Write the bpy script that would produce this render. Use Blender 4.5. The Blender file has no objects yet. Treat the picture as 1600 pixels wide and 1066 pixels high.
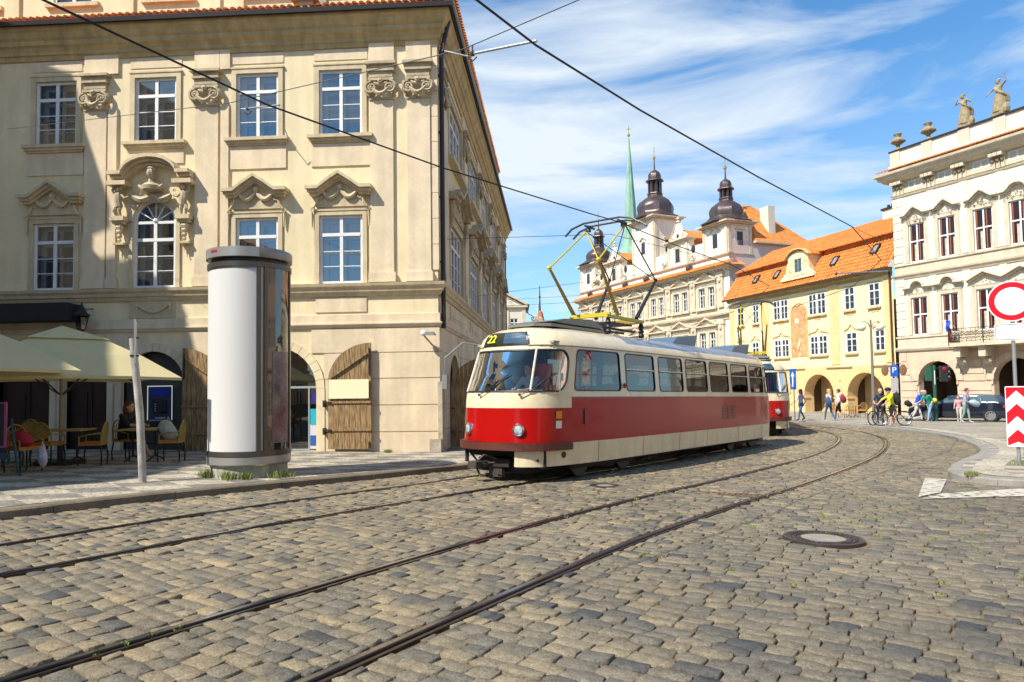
import bpy, bmesh, math, random
import numpy as np
from mathutils import Vector, Matrix
from math import radians as R, sin, cos, pi, atan2, sqrt, hypot
random.seed(7); rng = np.random.default_rng(7)
SC = bpy.context.scene; COL = SC.collection
# ---------------------------------------------------------------- camera
CAMH = 1.58
cd = bpy.data.cameras.new('camera'); cam = bpy.data.objects.new('camera', cd); COL.objects.link(cam)
TH, RO = math.atan(50.5/1080), R(-0.83)
fw = Vector((0, cos(TH), sin(TH))); up0 = Vector((0, -sin(TH), cos(TH)))
rt = Vector((1, 0, 0))*cos(RO) + up0*sin(RO); up = rt.cross(fw)
cam.matrix_world = Matrix(((rt.x, up.x, -fw.x, 0), (rt.y, up.y, -fw.y, 0), (rt.z, up.z, -fw.z, CAMH), (0, 0, 0, 1)))
cd.sensor_width = 36; cd.lens = 36*1080/1600; cd.shift_y = 0.0131; cd.clip_end = 5000; cd.clip_start = .05
SC.camera = cam
# ---------------------------------------------------------------- light
SUN_EL, SUN_AZ = R(49), R(37)            # light travels towards azimuth 37 deg from +X
ld = bpy.data.lights.new('sun', 'SUN'); ld.energy = 5.0; ld.angle = R(.53); ld.color = (1, .94, .83)
lo = bpy.data.objects.new('sun', ld); COL.objects.link(lo)
ldir = Vector((cos(SUN_AZ)*cos(SUN_EL), sin(SUN_AZ)*cos(SUN_EL), -sin(SUN_EL)))
lo.rotation_euler = ldir.to_track_quat('-Z', 'Y').to_euler()
w = bpy.data.worlds.new('World'); SC.world = w; w.use_nodes = True
nt = w.node_tree; nt.nodes.clear()
def N(t, **k):
    n = nt.nodes.new(t)
    for a, b in k.items(): setattr(n, a, b)
    return n
def L(a, b): nt.links.new(a, b)
sky = N('ShaderNodeTexSky', sky_type='NISHITA', sun_disc=False); sky.sun_elevation = SUN_EL
sky.sun_rotation = atan2(-ldir.x, -ldir.y); sky.air_density = 1.0; sky.dust_density = .5; sky.ozone_density = 2.5
tc = N('ShaderNodeTexCoord'); mp = N('ShaderNodeMapping'); mp.inputs['Rotation'].default_value = (0, R(24), R(0)); mp.inputs['Scale'].default_value = (1.1, 1.3, 5.6)
L(tc.outputs['Generated'], mp.inputs[0])
n1 = N('ShaderNodeTexNoise'); n1.inputs['Scale'].default_value = 2.0; n1.inputs['Detail'].default_value = 9; n1.inputs['Roughness'].default_value = .56; n1.inputs['Distortion'].default_value = .45
L(mp.outputs[0], n1.inputs['Vector'])
cr = N('ShaderNodeValToRGB'); cr.color_ramp.elements[0].position = .455; cr.color_ramp.elements[1].position = .68
cr.color_ramp.elements[0].color = (0.02, 0.02, 0.02, 1); cr.color_ramp.elements[1].color = (.97, .97, .97, 1)
L(n1.outputs['Fac'], cr.inputs[0])
sx = N('ShaderNodeSeparateXYZ'); L(tc.outputs['Generated'], sx.inputs[0])
hz = N('ShaderNodeMapRange'); hz.inputs[1].default_value = .0; hz.inputs[2].default_value = .4; hz.inputs[3].default_value = .42; hz.inputs[4].default_value = 0
L(sx.outputs['Z'], hz.inputs[0])
ad = N('ShaderNodeMath', operation='ADD', use_clamp=True); L(cr.outputs[0], ad.inputs[0]); L(hz.outputs[0], ad.inputs[1])
tint = N('ShaderNodeMix', data_type='RGBA', blend_type='MULTIPLY'); tint.inputs[0].default_value = 1; L(sky.outputs[0], tint.inputs[6]); tint.inputs[7].default_value = (.86, 1.6, 1.98, 1)
mx = N('ShaderNodeMix', data_type='RGBA'); zf = N('ShaderNodeMapRange'); zf.inputs[1].default_value = .42; zf.inputs[2].default_value = .85; zf.inputs[3].default_value = 1; zf.inputs[4].default_value = .1; L(sx.outputs['Z'], zf.inputs[0]); ml = N('ShaderNodeMath', operation='MULTIPLY'); L(ad.outputs[0], ml.inputs[0]); L(zf.outputs[0], ml.inputs[1]); L(ml.outputs[0], mx.inputs[0]); L(tint.outputs[2], mx.inputs[6]); mx.inputs[7].default_value = (8.0, 8.9, 9.7, 1)
bg = N('ShaderNodeBackground'); bg.inputs[1].default_value = .072; L(mx.outputs[2], bg.inputs[0])
wo = N('ShaderNodeOutputWorld'); L(bg.outputs[0], wo.inputs[0])
SC.view_settings.view_transform = 'Standard'; SC.view_settings.look = 'None'; SC.view_settings.exposure = .55; SC.view_settings.gamma = 1
SC.cycles.use_light_tree = False; SC.cycles.max_bounces = 6; SC.cycles.transparent_max_bounces = 16; SC.cycles.use_denoising = True
# ---------------------------------------------------------------- materials
MATS = {}
def mat(name, col, rough=.8, metal=0., var=0., vs=1.5, bump=0., bs=12., spec=.5, coat=0., streak=0., emit=None, col2=None, stain=0.):
    if name in MATS: return MATS[name]
    m = bpy.data.materials.new(name); m.use_nodes = True; t = m.node_tree; n = t.nodes; b = n['Principled BSDF']
    b.inputs['Roughness'].default_value = rough; b.inputs['Metallic'].default_value = metal
    b.inputs['Specular IOR Level'].default_value = spec; b.inputs['Coat Weight'].default_value = coat; b.inputs['Coat Roughness'].default_value = .03
    b.inputs['Base Color'].default_value = (*col, 1)
    c = n.new('ShaderNodeTexCoord')
    if var or streak or stain:
        last = None
        rgb = n.new('ShaderNodeRGB'); rgb.outputs[0].default_value = (*col, 1); last = rgb.outputs[0]
        for sc_, amt, sh in ((vs, var, (1, 1, 1)), (vs*7, var*.6, (1, 1, 1)), (vs*3, streak, (1, 1, .12)), (vs*.5, stain, (1, 1, 1))):
            if not amt: continue
            mp_ = n.new('ShaderNodeMapping'); mp_.inputs['Scale'].default_value = sh; t.links.new(c.outputs['Object'], mp_.inputs[0])
            ns = n.new('ShaderNodeTexNoise'); ns.inputs['Scale'].default_value = sc_; ns.inputs['Detail'].default_value = 6; t.links.new(mp_.outputs[0], ns.inputs['Vector'])
            mr = n.new('ShaderNodeMapRange'); mr.inputs[1].default_value = .3; mr.inputs[2].default_value = .7; mr.inputs[3].default_value = 1-amt; mr.inputs[4].default_value = 1+amt*.6
            t.links.new(ns.outputs['Fac'], mr.inputs[0])
            mm = n.new('ShaderNodeMix'); mm.data_type = 'RGBA'; mm.blend_type = 'MULTIPLY'; mm.inputs[0].default_value = 1
            t.links.new(last, mm.inputs[6])
            if col2 and sh == (1, 1, 1) and sc_ == vs:
                mm.blend_type = 'MIX'; mm.inputs[7].default_value = (*col2, 1); mr.inputs[3].default_value = 0; mr.inputs[4].default_value = 1; t.links.new(mr.outputs[0], mm.inputs[0])
            else: t.links.new(mr.outputs[0], mm.inputs[7])
            last = mm.outputs[2]
        t.links.new(last, b.inputs['Base Color'])
    if bump:
        nb = n.new('ShaderNodeTexNoise'); nb.inputs['Scale'].default_value = bs; nb.inputs['Detail'].default_value = 5; t.links.new(c.outputs['Object'], nb.inputs['Vector'])
        bp = n.new('ShaderNodeBump'); bp.inputs['Strength'].default_value = bump; bp.inputs['Distance'].default_value = .02
        t.links.new(nb.outputs['Fac'], bp.inputs['Height']); t.links.new(bp.outputs[0], b.inputs['Normal'])
    if emit: m.cycles.emission_sampling = 'NONE'; b.inputs['Emission Color'].default_value = (*emit[0], 1); b.inputs['Emission Strength'].default_value = emit[1]
    MATS[name] = m; return m
def glass(name, tint=(.9, .93, .92), base=.06, rough=.01):
    if name in MATS: return MATS[name]
    m = bpy.data.materials.new(name); m.use_nodes = True; t = m.node_tree; n = t.nodes; n.clear()
    o = n.new('ShaderNodeOutputMaterial'); mix = n.new('ShaderNodeMixShader'); tr = n.new('ShaderNodeBsdfTransparent'); gl = n.new('ShaderNodeBsdfGlossy')
    tr.inputs[0].default_value = (*tint, 1); gl.inputs['Roughness'].default_value = rough
    fr = n.new('ShaderNodeFresnel'); fr.inputs[0].default_value = 1.5
    a = n.new('ShaderNodeMath'); a.operation = 'MULTIPLY_ADD'; a.inputs[1].default_value = 1.6; a.inputs[2].default_value = base; a.use_clamp = True
    t.links.new(fr.outputs[0], a.inputs[0]); t.links.new(a.outputs[0], mix.inputs[0]); t.links.new(tr.outputs[0], mix.inputs[1]); t.links.new(gl.outputs[0], mix.inputs[2]); t.links.new(mix.outputs[0], o.inputs[0])
    MATS[name] = m; return m
# ---------------------------------------------------------------- mesh builder and object helpers
class MB:
    def __init__(s): s.v = []; s.f = []; s.m = []
    def add(s, vs, fs, m=0):
        o = len(s.v); s.v.extend([tuple(a) for a in vs]); s.f.extend([tuple(i+o for i in f) for f in fs]); s.m.extend([m]*len(fs)); return s
    def quad(s, a, b, c, d, m=0): return s.add([a, b, c, d], [(0, 1, 2, 3)], m)
    def poly(s, p, m=0): return s.add(p, [tuple(range(len(p)))], m)
    def box(s, x0, x1, y0, y1, z0, z1, m=0):
        return s.add([(x0,y0,z0),(x1,y0,z0),(x1,y1,z0),(x0,y1,z0),(x0,y0,z1),(x1,y0,z1),(x1,y1,z1),(x0,y1,z1)],
                     [(0,3,2,1),(4,5,6,7),(0,1,5,4),(1,2,6,5),(2,3,7,6),(3,0,4,7)], m)
    def bar(s, p, q, w, h=None, m=0, upv=(0, 0, 1)):
        h = h or w; p = Vector(p); q = Vector(q); d = (q-p).normalized(); u = Vector(upv)
        if abs(d.dot(u)) > .98: u = Vector((0, 1, 0))
        a = d.cross(u).normalized()*w/2; b = a.cross(d).normalized()*h/2
        vs = [p-a-b, p+a-b, p+a+b, p-a+b, q-a-b, q+a-b, q+a+b, q-a+b]
        return s.add(vs, [(0,1,2,3),(7,6,5,4),(0,4,5,1),(1,5,6,2),(2,6,7,3),(3,7,4,0)], m)
    def tube(s, pts, r, n=8, m=0, closed=False):
        pts = [Vector(p) for p in pts]; k = len(pts); rs = r if isinstance(r, (list, tuple)) else [r]*k
        vs = []; ref = None
        for i, p in enumerate(pts):
            if closed: d = pts[(i+1) % k]-pts[i-1]
            else: d = pts[min(i+1, k-1)]-pts[max(i-1, 0)]
            d.normalize()
            if ref is None: ref = Vector((0, 0, 1)) if abs(d.z) < .9 else Vector((1, 0, 0))
            a = d.cross(ref); a.normalize(); b = d.cross(a); ref = -b if (-b).length > .1 else ref; 
            ref = a.cross(d)
            vs += [p+(a*cos(2*pi*j/n)+b*sin(2*pi*j/n))*rs[i] for j in range(n)]
        fs = []
        for i in range(k if closed else k-1):
            for j in range(n):
                i2 = (i+1) % k; fs.append((i*n+j, i*n+(j+1) % n, i2*n+(j+1) % n, i2*n+j))
        if not closed: fs += [tuple(range(n))[::-1], tuple(range((k-1)*n, k*n))]
        return s.add(vs, fs, m)
    def lathe(s, prof, c=(0, 0, 0), n=16, m=0, a0=0, a1=2*pi, rot=0, cap=True):
        full = abs(a1-a0-2*pi) < 1e-6; k = n if full else n+1; vs = []
        for r, z in prof:
            for j in range(k):
                t = a0+(a1-a0)*j/n+rot; vs.append((c[0]+r*cos(t), c[1]+r*sin(t), c[2]+z))
        fs = []
        for i in range(len(prof)-1):
            for j in range(n):
                j2 = (j+1) % k; fs.append((i*k+j, i*k+j2, (i+1)*k+j2, (i+1)*k+j))
        if cap and full and prof[0][0] > 1e-4: fs.append(tuple(range(k))[::-1])
        if cap and full and prof[-1][0] > 1e-4: fs.append(tuple(range((len(prof)-1)*k, len(prof)*k)))
        return s.add(vs, fs, m)
    def prism(s, p2, y0, y1, m=0):           # polygon in x,z extruded along y
        n = len(p2); vs = [(x, y0, z) for x, z in p2]+[(x, y1, z) for x, z in p2]
        return s.add(vs, [tuple(range(n)), tuple(range(2*n-1, n-1, -1))]+[(i, i+n, (i+1) % n+n, (i+1) % n) for i in range(n)], m)
    def vprism(s, p2, z0, z1, m=0):          # polygon in x,y extruded along z
        n = len(p2); vs = [(x, y, z0) for x, y in p2]+[(x, y, z1) for x, y in p2]
        return s.add(vs, [tuple(range(n-1, -1, -1)), tuple(range(n, 2*n))]+[(i, (i+1) % n, (i+1) % n+n, i+n) for i in range(n)], m)
    def band(s, pts, th, y0, y1, m=0):       # moulding strip following pts in x,z, thickness th upwards
        for (x0, z0), (x1, z1) in zip(pts, pts[1:]): s.prism([(x0, z0), (x1, z1), (x1, z1+th), (x0, z0+th)], y0, y1, m)
        return s
    def ball(s, c, r, n=8, m=0, sc=(1, 1, 1)):
        k = n//2+1; vs = []; fs = []
        for i in range(k+1):
            for j in range(n):
                a = pi*i/k; b = 2*pi*j/n; vs.append((c[0]+r*sc[0]*sin(a)*cos(b), c[1]+r*sc[1]*sin(a)*sin(b), c[2]+r*sc[2]*cos(a)))
        for i in range(k):
            for j in range(n): fs.append((i*n+j, (i+1)*n+j, (i+1)*n+(j+1) % n, i*n+(j+1) % n))
        return s.add(vs, fs, m)
    def sweep(s, path, prof, m=0, closed=False):   # path x,y ; prof (out,z), out to the right-hand side of travel
        k = len(path); rings = []
        for i, p in enumerate(path):
            p = Vector(p[:2]); 
            if closed or i > 0: d0 = (p-Vector(path[i-1][:2])).normalized()
            else: d0 = (Vector(path[i+1][:2])-p).normalized()
            if closed or i < k-1: d1 = (Vector(path[(i+1) % k][:2])-p).normalized()
            else: d1 = d0
            n0 = Vector((d0.y, -d0.x)); n1 = Vector((d1.y, -d1.x)); mm = (n0+n1).normalized(); mm /= max(.3, mm.dot(n0))
            z = path[i][2] if len(path[i]) > 2 else 0
            rings.append([(p.x+mm.x*o, p.y+mm.y*o, z+h) for o, h in prof])
        q = len(prof); vs = [v for r_ in rings for v in r_]; fs = []
        for i in range(k if closed else k-1):
            for j in range(q-1): fs.append((i*q+j, ((i+1) % k)*q+j, ((i+1) % k)*q+j+1, i*q+j+1))
        if not closed: fs += [tuple(range(q)), tuple(range((k-1)*q, k*q))[::-1]]
        return s.add(vs, fs, m)
    def xf(s, M, start=0):
        for i in range(start, len(s.v)): s.v[i] = tuple(M @ Vector(s.v[i]))
        return s
    def build(s, name, mats, parent=None, smooth=False, normals=True, weld=False):
        me = bpy.data.meshes.new(name); me.from_pydata(s.v, [], s.f)
        for mm in (mats if isinstance(mats, (list, tuple)) else [mats]): me.materials.append(mm)
        me.polygons.foreach_set('material_index', s.m)
        if normals or weld:
            bm = bmesh.new(); bm.from_mesh(me)
            if weld: bmesh.ops.remove_doubles(bm, verts=bm.verts, dist=.0005)
            if normals: bmesh.ops.recalc_face_normals(bm, faces=bm.faces)
            bm.to_mesh(me); bm.free()
        if smooth:
            me.polygons.foreach_set('use_smooth', [True]*len(me.polygons)); 
            try: me.set_sharp_from_angle(angle=R(38))
            except Exception: pass
        o = bpy.data.objects.new(name, me); COL.objects.link(o)
        if parent: o.parent = parent
        return o
def tag(o, label=None, cat=None, group=None, kind=None):
    for k, v in (('label', label), ('category', cat), ('group', group), ('kind', kind)):
        if v: o[k] = v
    return o
def thing(name, label, cat, loc=(0, 0, 0), rz=0, group=None, rot=None):
    o = bpy.data.objects.new(name, None); COL.objects.link(o); o.location = loc; o.rotation_euler = rot or (0, 0, rz); o.empty_display_size = .2
    return tag(o, label, cat, group)
def copy_tree(o, parent=None):
    c = o.copy(); COL.objects.link(c)
    if parent: c.parent = parent
    for ch in list(o.children): copy_tree(ch, c)
    return c
def gz(x, y):
    u = x+y
    return -.015*u if u < 25 else (-.375-.01*(u-25) if u < 78 else -.905)
def catmull(p, n=6):
    p = [Vector(a) for a in p]; p = [p[0]*2-p[1]]+p+[p[-1]*2-p[-2]]; out = []
    for i in range(1, len(p)-2):
        for j in range(n):
            t = j/n; out.append(.5*((2*p[i])+(p[i+1]-p[i-1])*t+(2*p[i-1]-5*p[i]+4*p[i+1]-p[i+2])*t*t+(3*p[i]-p[i-1]-3*p[i+1]+p[i+2])*t**3))
    out.append(p[-2]); return out
def text_mesh(mb, s, size, M, m=0, ext=.004):
    c = bpy.data.curves.new('t', 'FONT'); c.body = s; c.size = size; c.extrude = ext; c.align_x = 'CENTER'; c.align_y = 'CENTER'
    o = bpy.data.objects.new('t', c); COL.objects.link(o); dg = bpy.context.evaluated_depsgraph_get()
    me = bpy.data.meshes.new_from_object(o.evaluated_get(dg)); bpy.data.objects.remove(o)
    mb.add([M @ v.co for v in me.vertices], [tuple(p.vertices) for p in me.polygons], m); bpy.data.meshes.remove(me)
# ---------------------------------------------------------------- ground
def sheet(poly, dz, name, m, kind='structure'):
    bm = bmesh.new(); vs = [bm.verts.new((x, y, 0)) for x, y in poly]; bm.faces.new(vs)
    bmesh.ops.triangulate(bm, faces=bm.faces)
    for u in (25, 78): bmesh.ops.bisect_plane(bm, geom=bm.verts[:]+bm.edges[:]+bm.faces[:], plane_co=(u, 0, 0), plane_no=(1, 1, 0))
    for v in bm.verts: v.co.z = gz(v.co.x, v.co.y)+dz
    bmesh.ops.recalc_face_normals(bm, faces=bm.faces)
    me = bpy.data.meshes.new(name); bm.to_mesh(me); bm.free(); me.materials.append(m)
    if len(me.polygons) and me.polygons[0].normal.z < 0: me.flip_normals()
    o = bpy.data.objects.new(name, me); COL.objects.link(o); tag(o, kind=kind); return o
def node_mat(name):
    m = bpy.data.materials.new(name); m.use_nodes = True; MATS[name] = m; return m, m.node_tree, m.node_tree.nodes, m.node_tree.nodes['Principled BSDF']
sand = mat('sand_joint', (.19, .13, .075), .95, var=.35, vs=1.2, bump=.8, bs=60)
g = sheet([(-700, -700), (1500, -700), (1500, 1500), (-700, 1500)], -.022, 'ground', sand)
# kerb lines measured on the road surface
kerbL = [(-13, 2.6), (-8.6, 7.1), (-6.7, 9.0), (-6.2, 9.65), (-5.45, 10.6), (-4.4, 11.72), (-3.51, 12.62), (-2.52, 13.55), (-1.7, 14.5), (-.94, 15.3), (1.4, 18.2), (4.2, 21.8), (6.6, 25.6), (7.6, 30), (7.4, 36), (6, 44), (2, 60)]
kerbR = [(17.5, 60), (16.4, 50), (16.3, 41.5), (16.7, 36.3), (17.0, 32.8), (16.9, 30.0), (16.2, 26.4), (14.9, 22.9), (13.35, 19.9), (12.0, 18.0), (10.2, 16.0), (9.2, 14.7), (8.7, 13.9), (8.5, 13.2), (8.62, 12.6), (9.1, 12.3), (9.9, 12.2), (12, 12.3), (22, 13.0), (40, 14)]
kL = [tuple(v[:2]) for v in catmull([(x, y, 0) for x, y in kerbL], 5)]; kR = [tuple(v[:2]) for v in catmull([(x, y, 0) for x, y in kerbR], 5)]
def inpoly(px, py, poly):
    inside = np.zeros(px.shape, bool); n = len(poly)
    for i in range(n):
        x0, y0 = poly[i]; x1, y1 = poly[i-1]
        c = ((y0 > py) != (y1 > py)) & (px < (x1-x0)*(py-y0)/(y1-y0+1e-12)+x0); inside ^= c
    return inside
swL = kL+[(-60, 60), (-60, 2.6)]; swR = kR+[(90, 14), (120, 110), (17.5, 110)]
# rails
rail_pts = {'A': [(-6.2,-1.2),(-4.1,1.9),(-2.72,4.15),(-1.36,6.3),(-.03,8.3),(.85,9.5),(2.03,11.05),(3.5,12.8),(5.2,14.95),(6.9,17.2),(8.7,19.7),(10.6,22.8),(12.3,26.2),(13.5,30),(13.9,34),(13.5,39),(12.2,45),(10,52),(7,60)]}
def offs(pts, d):
    out = []
    for i, p in enumerate(pts):
        a = Vector(pts[max(i-1, 0)]); b = Vector(pts[min(i+1, len(pts)-1)]); t = (b-a).normalized(); out.append((p[0]+t.y*d, p[1]-t.x*d))
    return out
A = [tuple(v[:2]) for v in catmull([(x, y, 0) for x, y in rail_pts['A']], 6)]
B = offs(A, 1.45)
Cc = [(-9.3,.5),(-6.9,3.4),(-4.62,6.15),(-3.3,8.25),(-1.95,10.1),(-.95,11.35),(.2,12.8),(2.6,15.7),(5,18.9),(7.3,22.2),(9.2,25.8),(10.4,30),(10.6,34),(10.1,39),(8.8,45),(6.5,52)]
Cr = [tuple(v[:2]) for v in catmull([(x, y, 0) for x, y in Cc], 6)]
D = offs(Cr, -1.45)
headm = mat('rail_head', (.34, .31, .30), .2, .95, var=.3, vs=4); steel = mat('rail_steel', (.085, .066, .06), .3, .85, var=.35, vs=3); dark = mat('groove_dark', (.012, .01, .009), .9)
for nm, pts in (('outer_rail', B), ('inner_rail', A), ('inner_rail', Cr), ('outer_rail', D)):
    mb = MB(); p3 = [(x, y, gz(x, y)) for x, y in pts]; s_ = 1
    mb.sweep(p3, [(-.055*s_, -.04), (-.055*s_, .006), (-.05, .010), (.005, .010), (.012, .002), (.012, -.04)], 0)
    mb.sweep(p3, [(.012, -.03), (.046, -.03)], 1); mb.sweep(p3, [(-.043, .0105), (-.002, .0105)], 2)
    mb.sweep(p3, [(.046, -.04), (.046, .004), (.075, .004), (.075, -.04)], 0)
    o = mb.build(nm, [steel, dark, headm]); tag(o, kind='structure')
# cobblestones: real stones, laid in courses across the tracks
cob, ct, cn, cb = node_mat('cobble_granite')
at = cn.new('ShaderNodeAttribute'); at.attribute_name = 'rnd'; ramp = cn.new('ShaderNodeValToRGB'); e = ramp.color_ramp.elements
e[0].position = 0; e[0].color = (.065, .066, .067, 1); e[1].position = 1; e[1].color = (.33, .25, .15, 1)
for p, c_ in ((.10, (.115, .106, .09, 1)), (.22, (.162, .143, .108, 1)), (.55, (.215, .178, .12, 1)), (.8, (.27, .215, .135, 1))):
    q = e.new(p); q.color = c_
ct.links.new(at.outputs['Fac'], ramp.inputs[0])
tco = cn.new('ShaderNodeTexCoord')
def cnoise(scale, lo_, hi_, det=4):
    ns = cn.new('ShaderNodeTexNoise'); ns.inputs['Scale'].default_value = scale; ns.inputs['Detail'].default_value = det; ct.links.new(tco.outputs['Object'], ns.inputs['Vector'])
    mr = cn.new('ShaderNodeMapRange'); mr.inputs[1].default_value = .3; mr.inputs[2].default_value = .7; mr.inputs[3].default_value = lo_; mr.inputs[4].default_value = hi_; ct.links.new(ns.outputs['Fac'], mr.inputs[0]); return ns, mr
last = ramp.outputs[0]
for sc_, lo_, hi_ in ((110, .55, 1.3), (28, .75, 1.2), (9, .82, 1.14), (.35, .84, 1.12)):
    ns, mr = cnoise(sc_, lo_, hi_); mm = cn.new('ShaderNodeMix'); mm.data_type = 'RGBA'; mm.blend_type = 'MULTIPLY'; mm.inputs[0].default_value = 1
    ct.links.new(last, mm.inputs[6]); ct.links.new(mr.outputs[0], mm.inputs[7]); last = mm.outputs[2]
ct.links.new(last, cb.inputs['Base Color']); cb.inputs['Roughness'].default_value = .62; cb.inputs['Specular IOR Level'].default_value = .35
ns, _ = cnoise(60, 0, 1, 8); bp = cn.new('ShaderNodeBump'); bp.inputs['Strength'].default_value = .8; bp.inputs['Distance'].default_value = .012
ct.links.new(ns.outputs['Fac'], bp.inputs['Height']); ct.links.new(bp.outputs[0], cb.inputs['Normal'])
def stones():
    ang = R(54); ux, uy = cos(ang), sin(ang); vx, vy = sin(ang), -cos(ang)   # u along track, v to the right
    cx, cy, hl_, hw_ = [], [], [], []
    u = -3.0; row = 0
    while u < 62:
        d = random.uniform(.125, .17); v = -34+random.uniform(0, .2)
        vmax = 30
        n = int(66/.225)+2; wd = rng.uniform(.165, .285, n); vv = v+np.cumsum(wd)-wd/2
        bend = .10*np.sin(vv*.5+row*.013)
        cx.append(ux*(u+bend)+vx*vv); cy.append(uy*(u+bend)+vy*vv); hl_.append(np.full(n, d/2)); hw_.append(wd/2)
        u += d; row += 1
    cx, cy, hl_, hw_ = [np.concatenate(a) for a in (cx, cy, hl_, hw_)]
    # keep what the square can show: in front of the camera, inside the kerbs
    k = (cy > 1.2) & (np.abs(cx) < cy*.95+3) & ~inpoly(cx, cy, offsP(kL)) & ~inpoly(cx, cy, swR)
    k &= (cy < 62)
    cx, cy, hl_, hw_ = cx[k], cy[k], hl_[k], hw_[k]
    dmin = np.full(cx.shape, 9.); qx = np.zeros(cx.shape); qy = np.zeros(cx.shape)
    for P in (A, B, Cr, D):
        for (x0, y0), (x1, y1) in zip(P, P[1:]):
            dx, dy = x1-x0, y1-y0; t = np.clip(((cx-x0)*dx+(cy-y0)*dy)/(dx*dx+dy*dy), 0, 1); ex, ey = cx-x0-t*dx, cy-y0-t*dy; dd = np.hypot(ex, ey); kk = dd < dmin; dmin = np.where(kk, dd, dmin); qx = np.where(kk, ex/(dd+1e-9), qx); qy = np.where(kk, ey/(dd+1e-9), qy)
    RW = .082; near_ = dmin < hw_+RW; half = (dmin+hw_-RW)/2; sh = np.where(near_, RW+half-dmin, 0); cx = cx+qx*sh; cy = cy+qy*sh; hw_ = np.where(near_, half, hw_); dmin = np.where(near_, RW+half, dmin)
    # stones along a rail are cut narrower so the rail stays free
    k = (hw_ > .028) & (np.hypot(cx-3.45, cy-7.82) > .46)
    cx, cy, hl_, hw_ = cx[k], cy[k], hl_[k], hw_[k]; n = len(cx)
    g_ = .0065; hl2 = np.maximum(hl_-g_, .03); hw2 = hw_-g_
    a0 = rng.normal(0, .045, n); zj = rng.normal(0, .0045, n); tu = rng.normal(0, .032, n); tv = rng.normal(0, .024, n)
    cu = [(-1,-1),(0,-1.04),(1,-1),(1.04,0),(1,1),(0,1.04),(-1,1),(-1.04,0)]
    NV = 25; V = np.zeros((n, NV, 3)); base = np.where(cx+cy < 25, -.015*(cx+cy), np.where(cx+cy < 78, -.375-.01*(cx+cy-25), -.905))
    jit = [(rng.normal(0, .065, n), rng.normal(0, .05, n)) for _ in cu]
    for ring, (f_, z_) in enumerate(((1.0, -.045), (.995, -.003), (.95, .0))):
        for j, (p, q) in enumerate(cu):
            cf = .965 if abs(p) == 1 and abs(q) == 1 else .99
            ju, jv = jit[j]
            lu = hl2*(p*cf*f_+ju); lv = hw2*(q*cf*(1-(1-f_)*.7)+jv)
            lu, lv = lu*np.cos(a0)-lv*np.sin(a0), lu*np.sin(a0)+lv*np.cos(a0)
            V[:, ring*8+j, 0] = cx+ux*lu+vx*lv; V[:, ring*8+j, 1] = cy+uy*lu+vy*lv
            V[:, ring*8+j, 2] = base+z_+(zj+tu*lu+tv*lv if ring else 0)+(rng.normal(0, .0012, n) if ring == 2 else 0)
    V[:, 24, 0] = cx; V[:, 24, 1] = cy; V[:, 24, 2] = base+.0015+zj
    fo = []
    for k8 in (0, 8):
        for j in range(8): fo.append((k8+j, k8+(j+1) % 8, k8+8+(j+1) % 8, k8+8+j))
    quads = np.array(fo); tris = np.array([(16+j, 16+(j+1) % 8, 24) for j in range(8)])
    off = (np.arange(n)*NV)[:, None, None]
    Q = (quads[None]+off).reshape(-1, 4); T3 = (tris[None]+off).reshape(-1, 3)
    me = bpy.data.meshes.new('cobblestones'); me.vertices.add(n*NV); me.vertices.foreach_set('co', V.ravel())
    nl = Q.size+T3.size; me.loops.add(nl); me.loops.foreach_set('vertex_index', np.concatenate([Q.ravel(), T3.ravel()]).astype(np.int32))
    me.polygons.add(len(Q)+len(T3)); st = np.concatenate([np.arange(len(Q))*4, Q.size+np.arange(len(T3))*3]); me.polygons.foreach_set('loop_start', st.astype(np.int32))
    me.update(calc_edges=True)
    # colour: clumps of sandy stones near the tracks, greyer ones to the right
    rv = rng.beta(2.2, 2.0, n); right = 1/(1+np.exp(-(cx*.62-cy*.45+1.6)*1.3)); rv = rv-.22*right*np.clip(1-(cy-9)/12, 0, 1)+.10*np.clip((cy-7)/8, 0, 1)
    rv = rv*(1-right*.35)+.30*right*.35; rv = np.clip(np.where(rng.random(n) < .02, .08, rv), 0, 1)
    at_ = me.attributes.new('rnd', 'FLOAT', 'FACE'); at_.data.foreach_set('value', np.concatenate([np.repeat(rv, 16), np.repeat(rv, 8)]).astype(np.float32))
    me.materials.append(cob); me.validate()
    o = bpy.data.objects.new('road_cobblestones', me); COL.objects.link(o); tag(o, kind='structure'); print('stones', n)
def offsP(k): return k+[(-60, 60), (-60, 2.6)]
stones()
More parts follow.
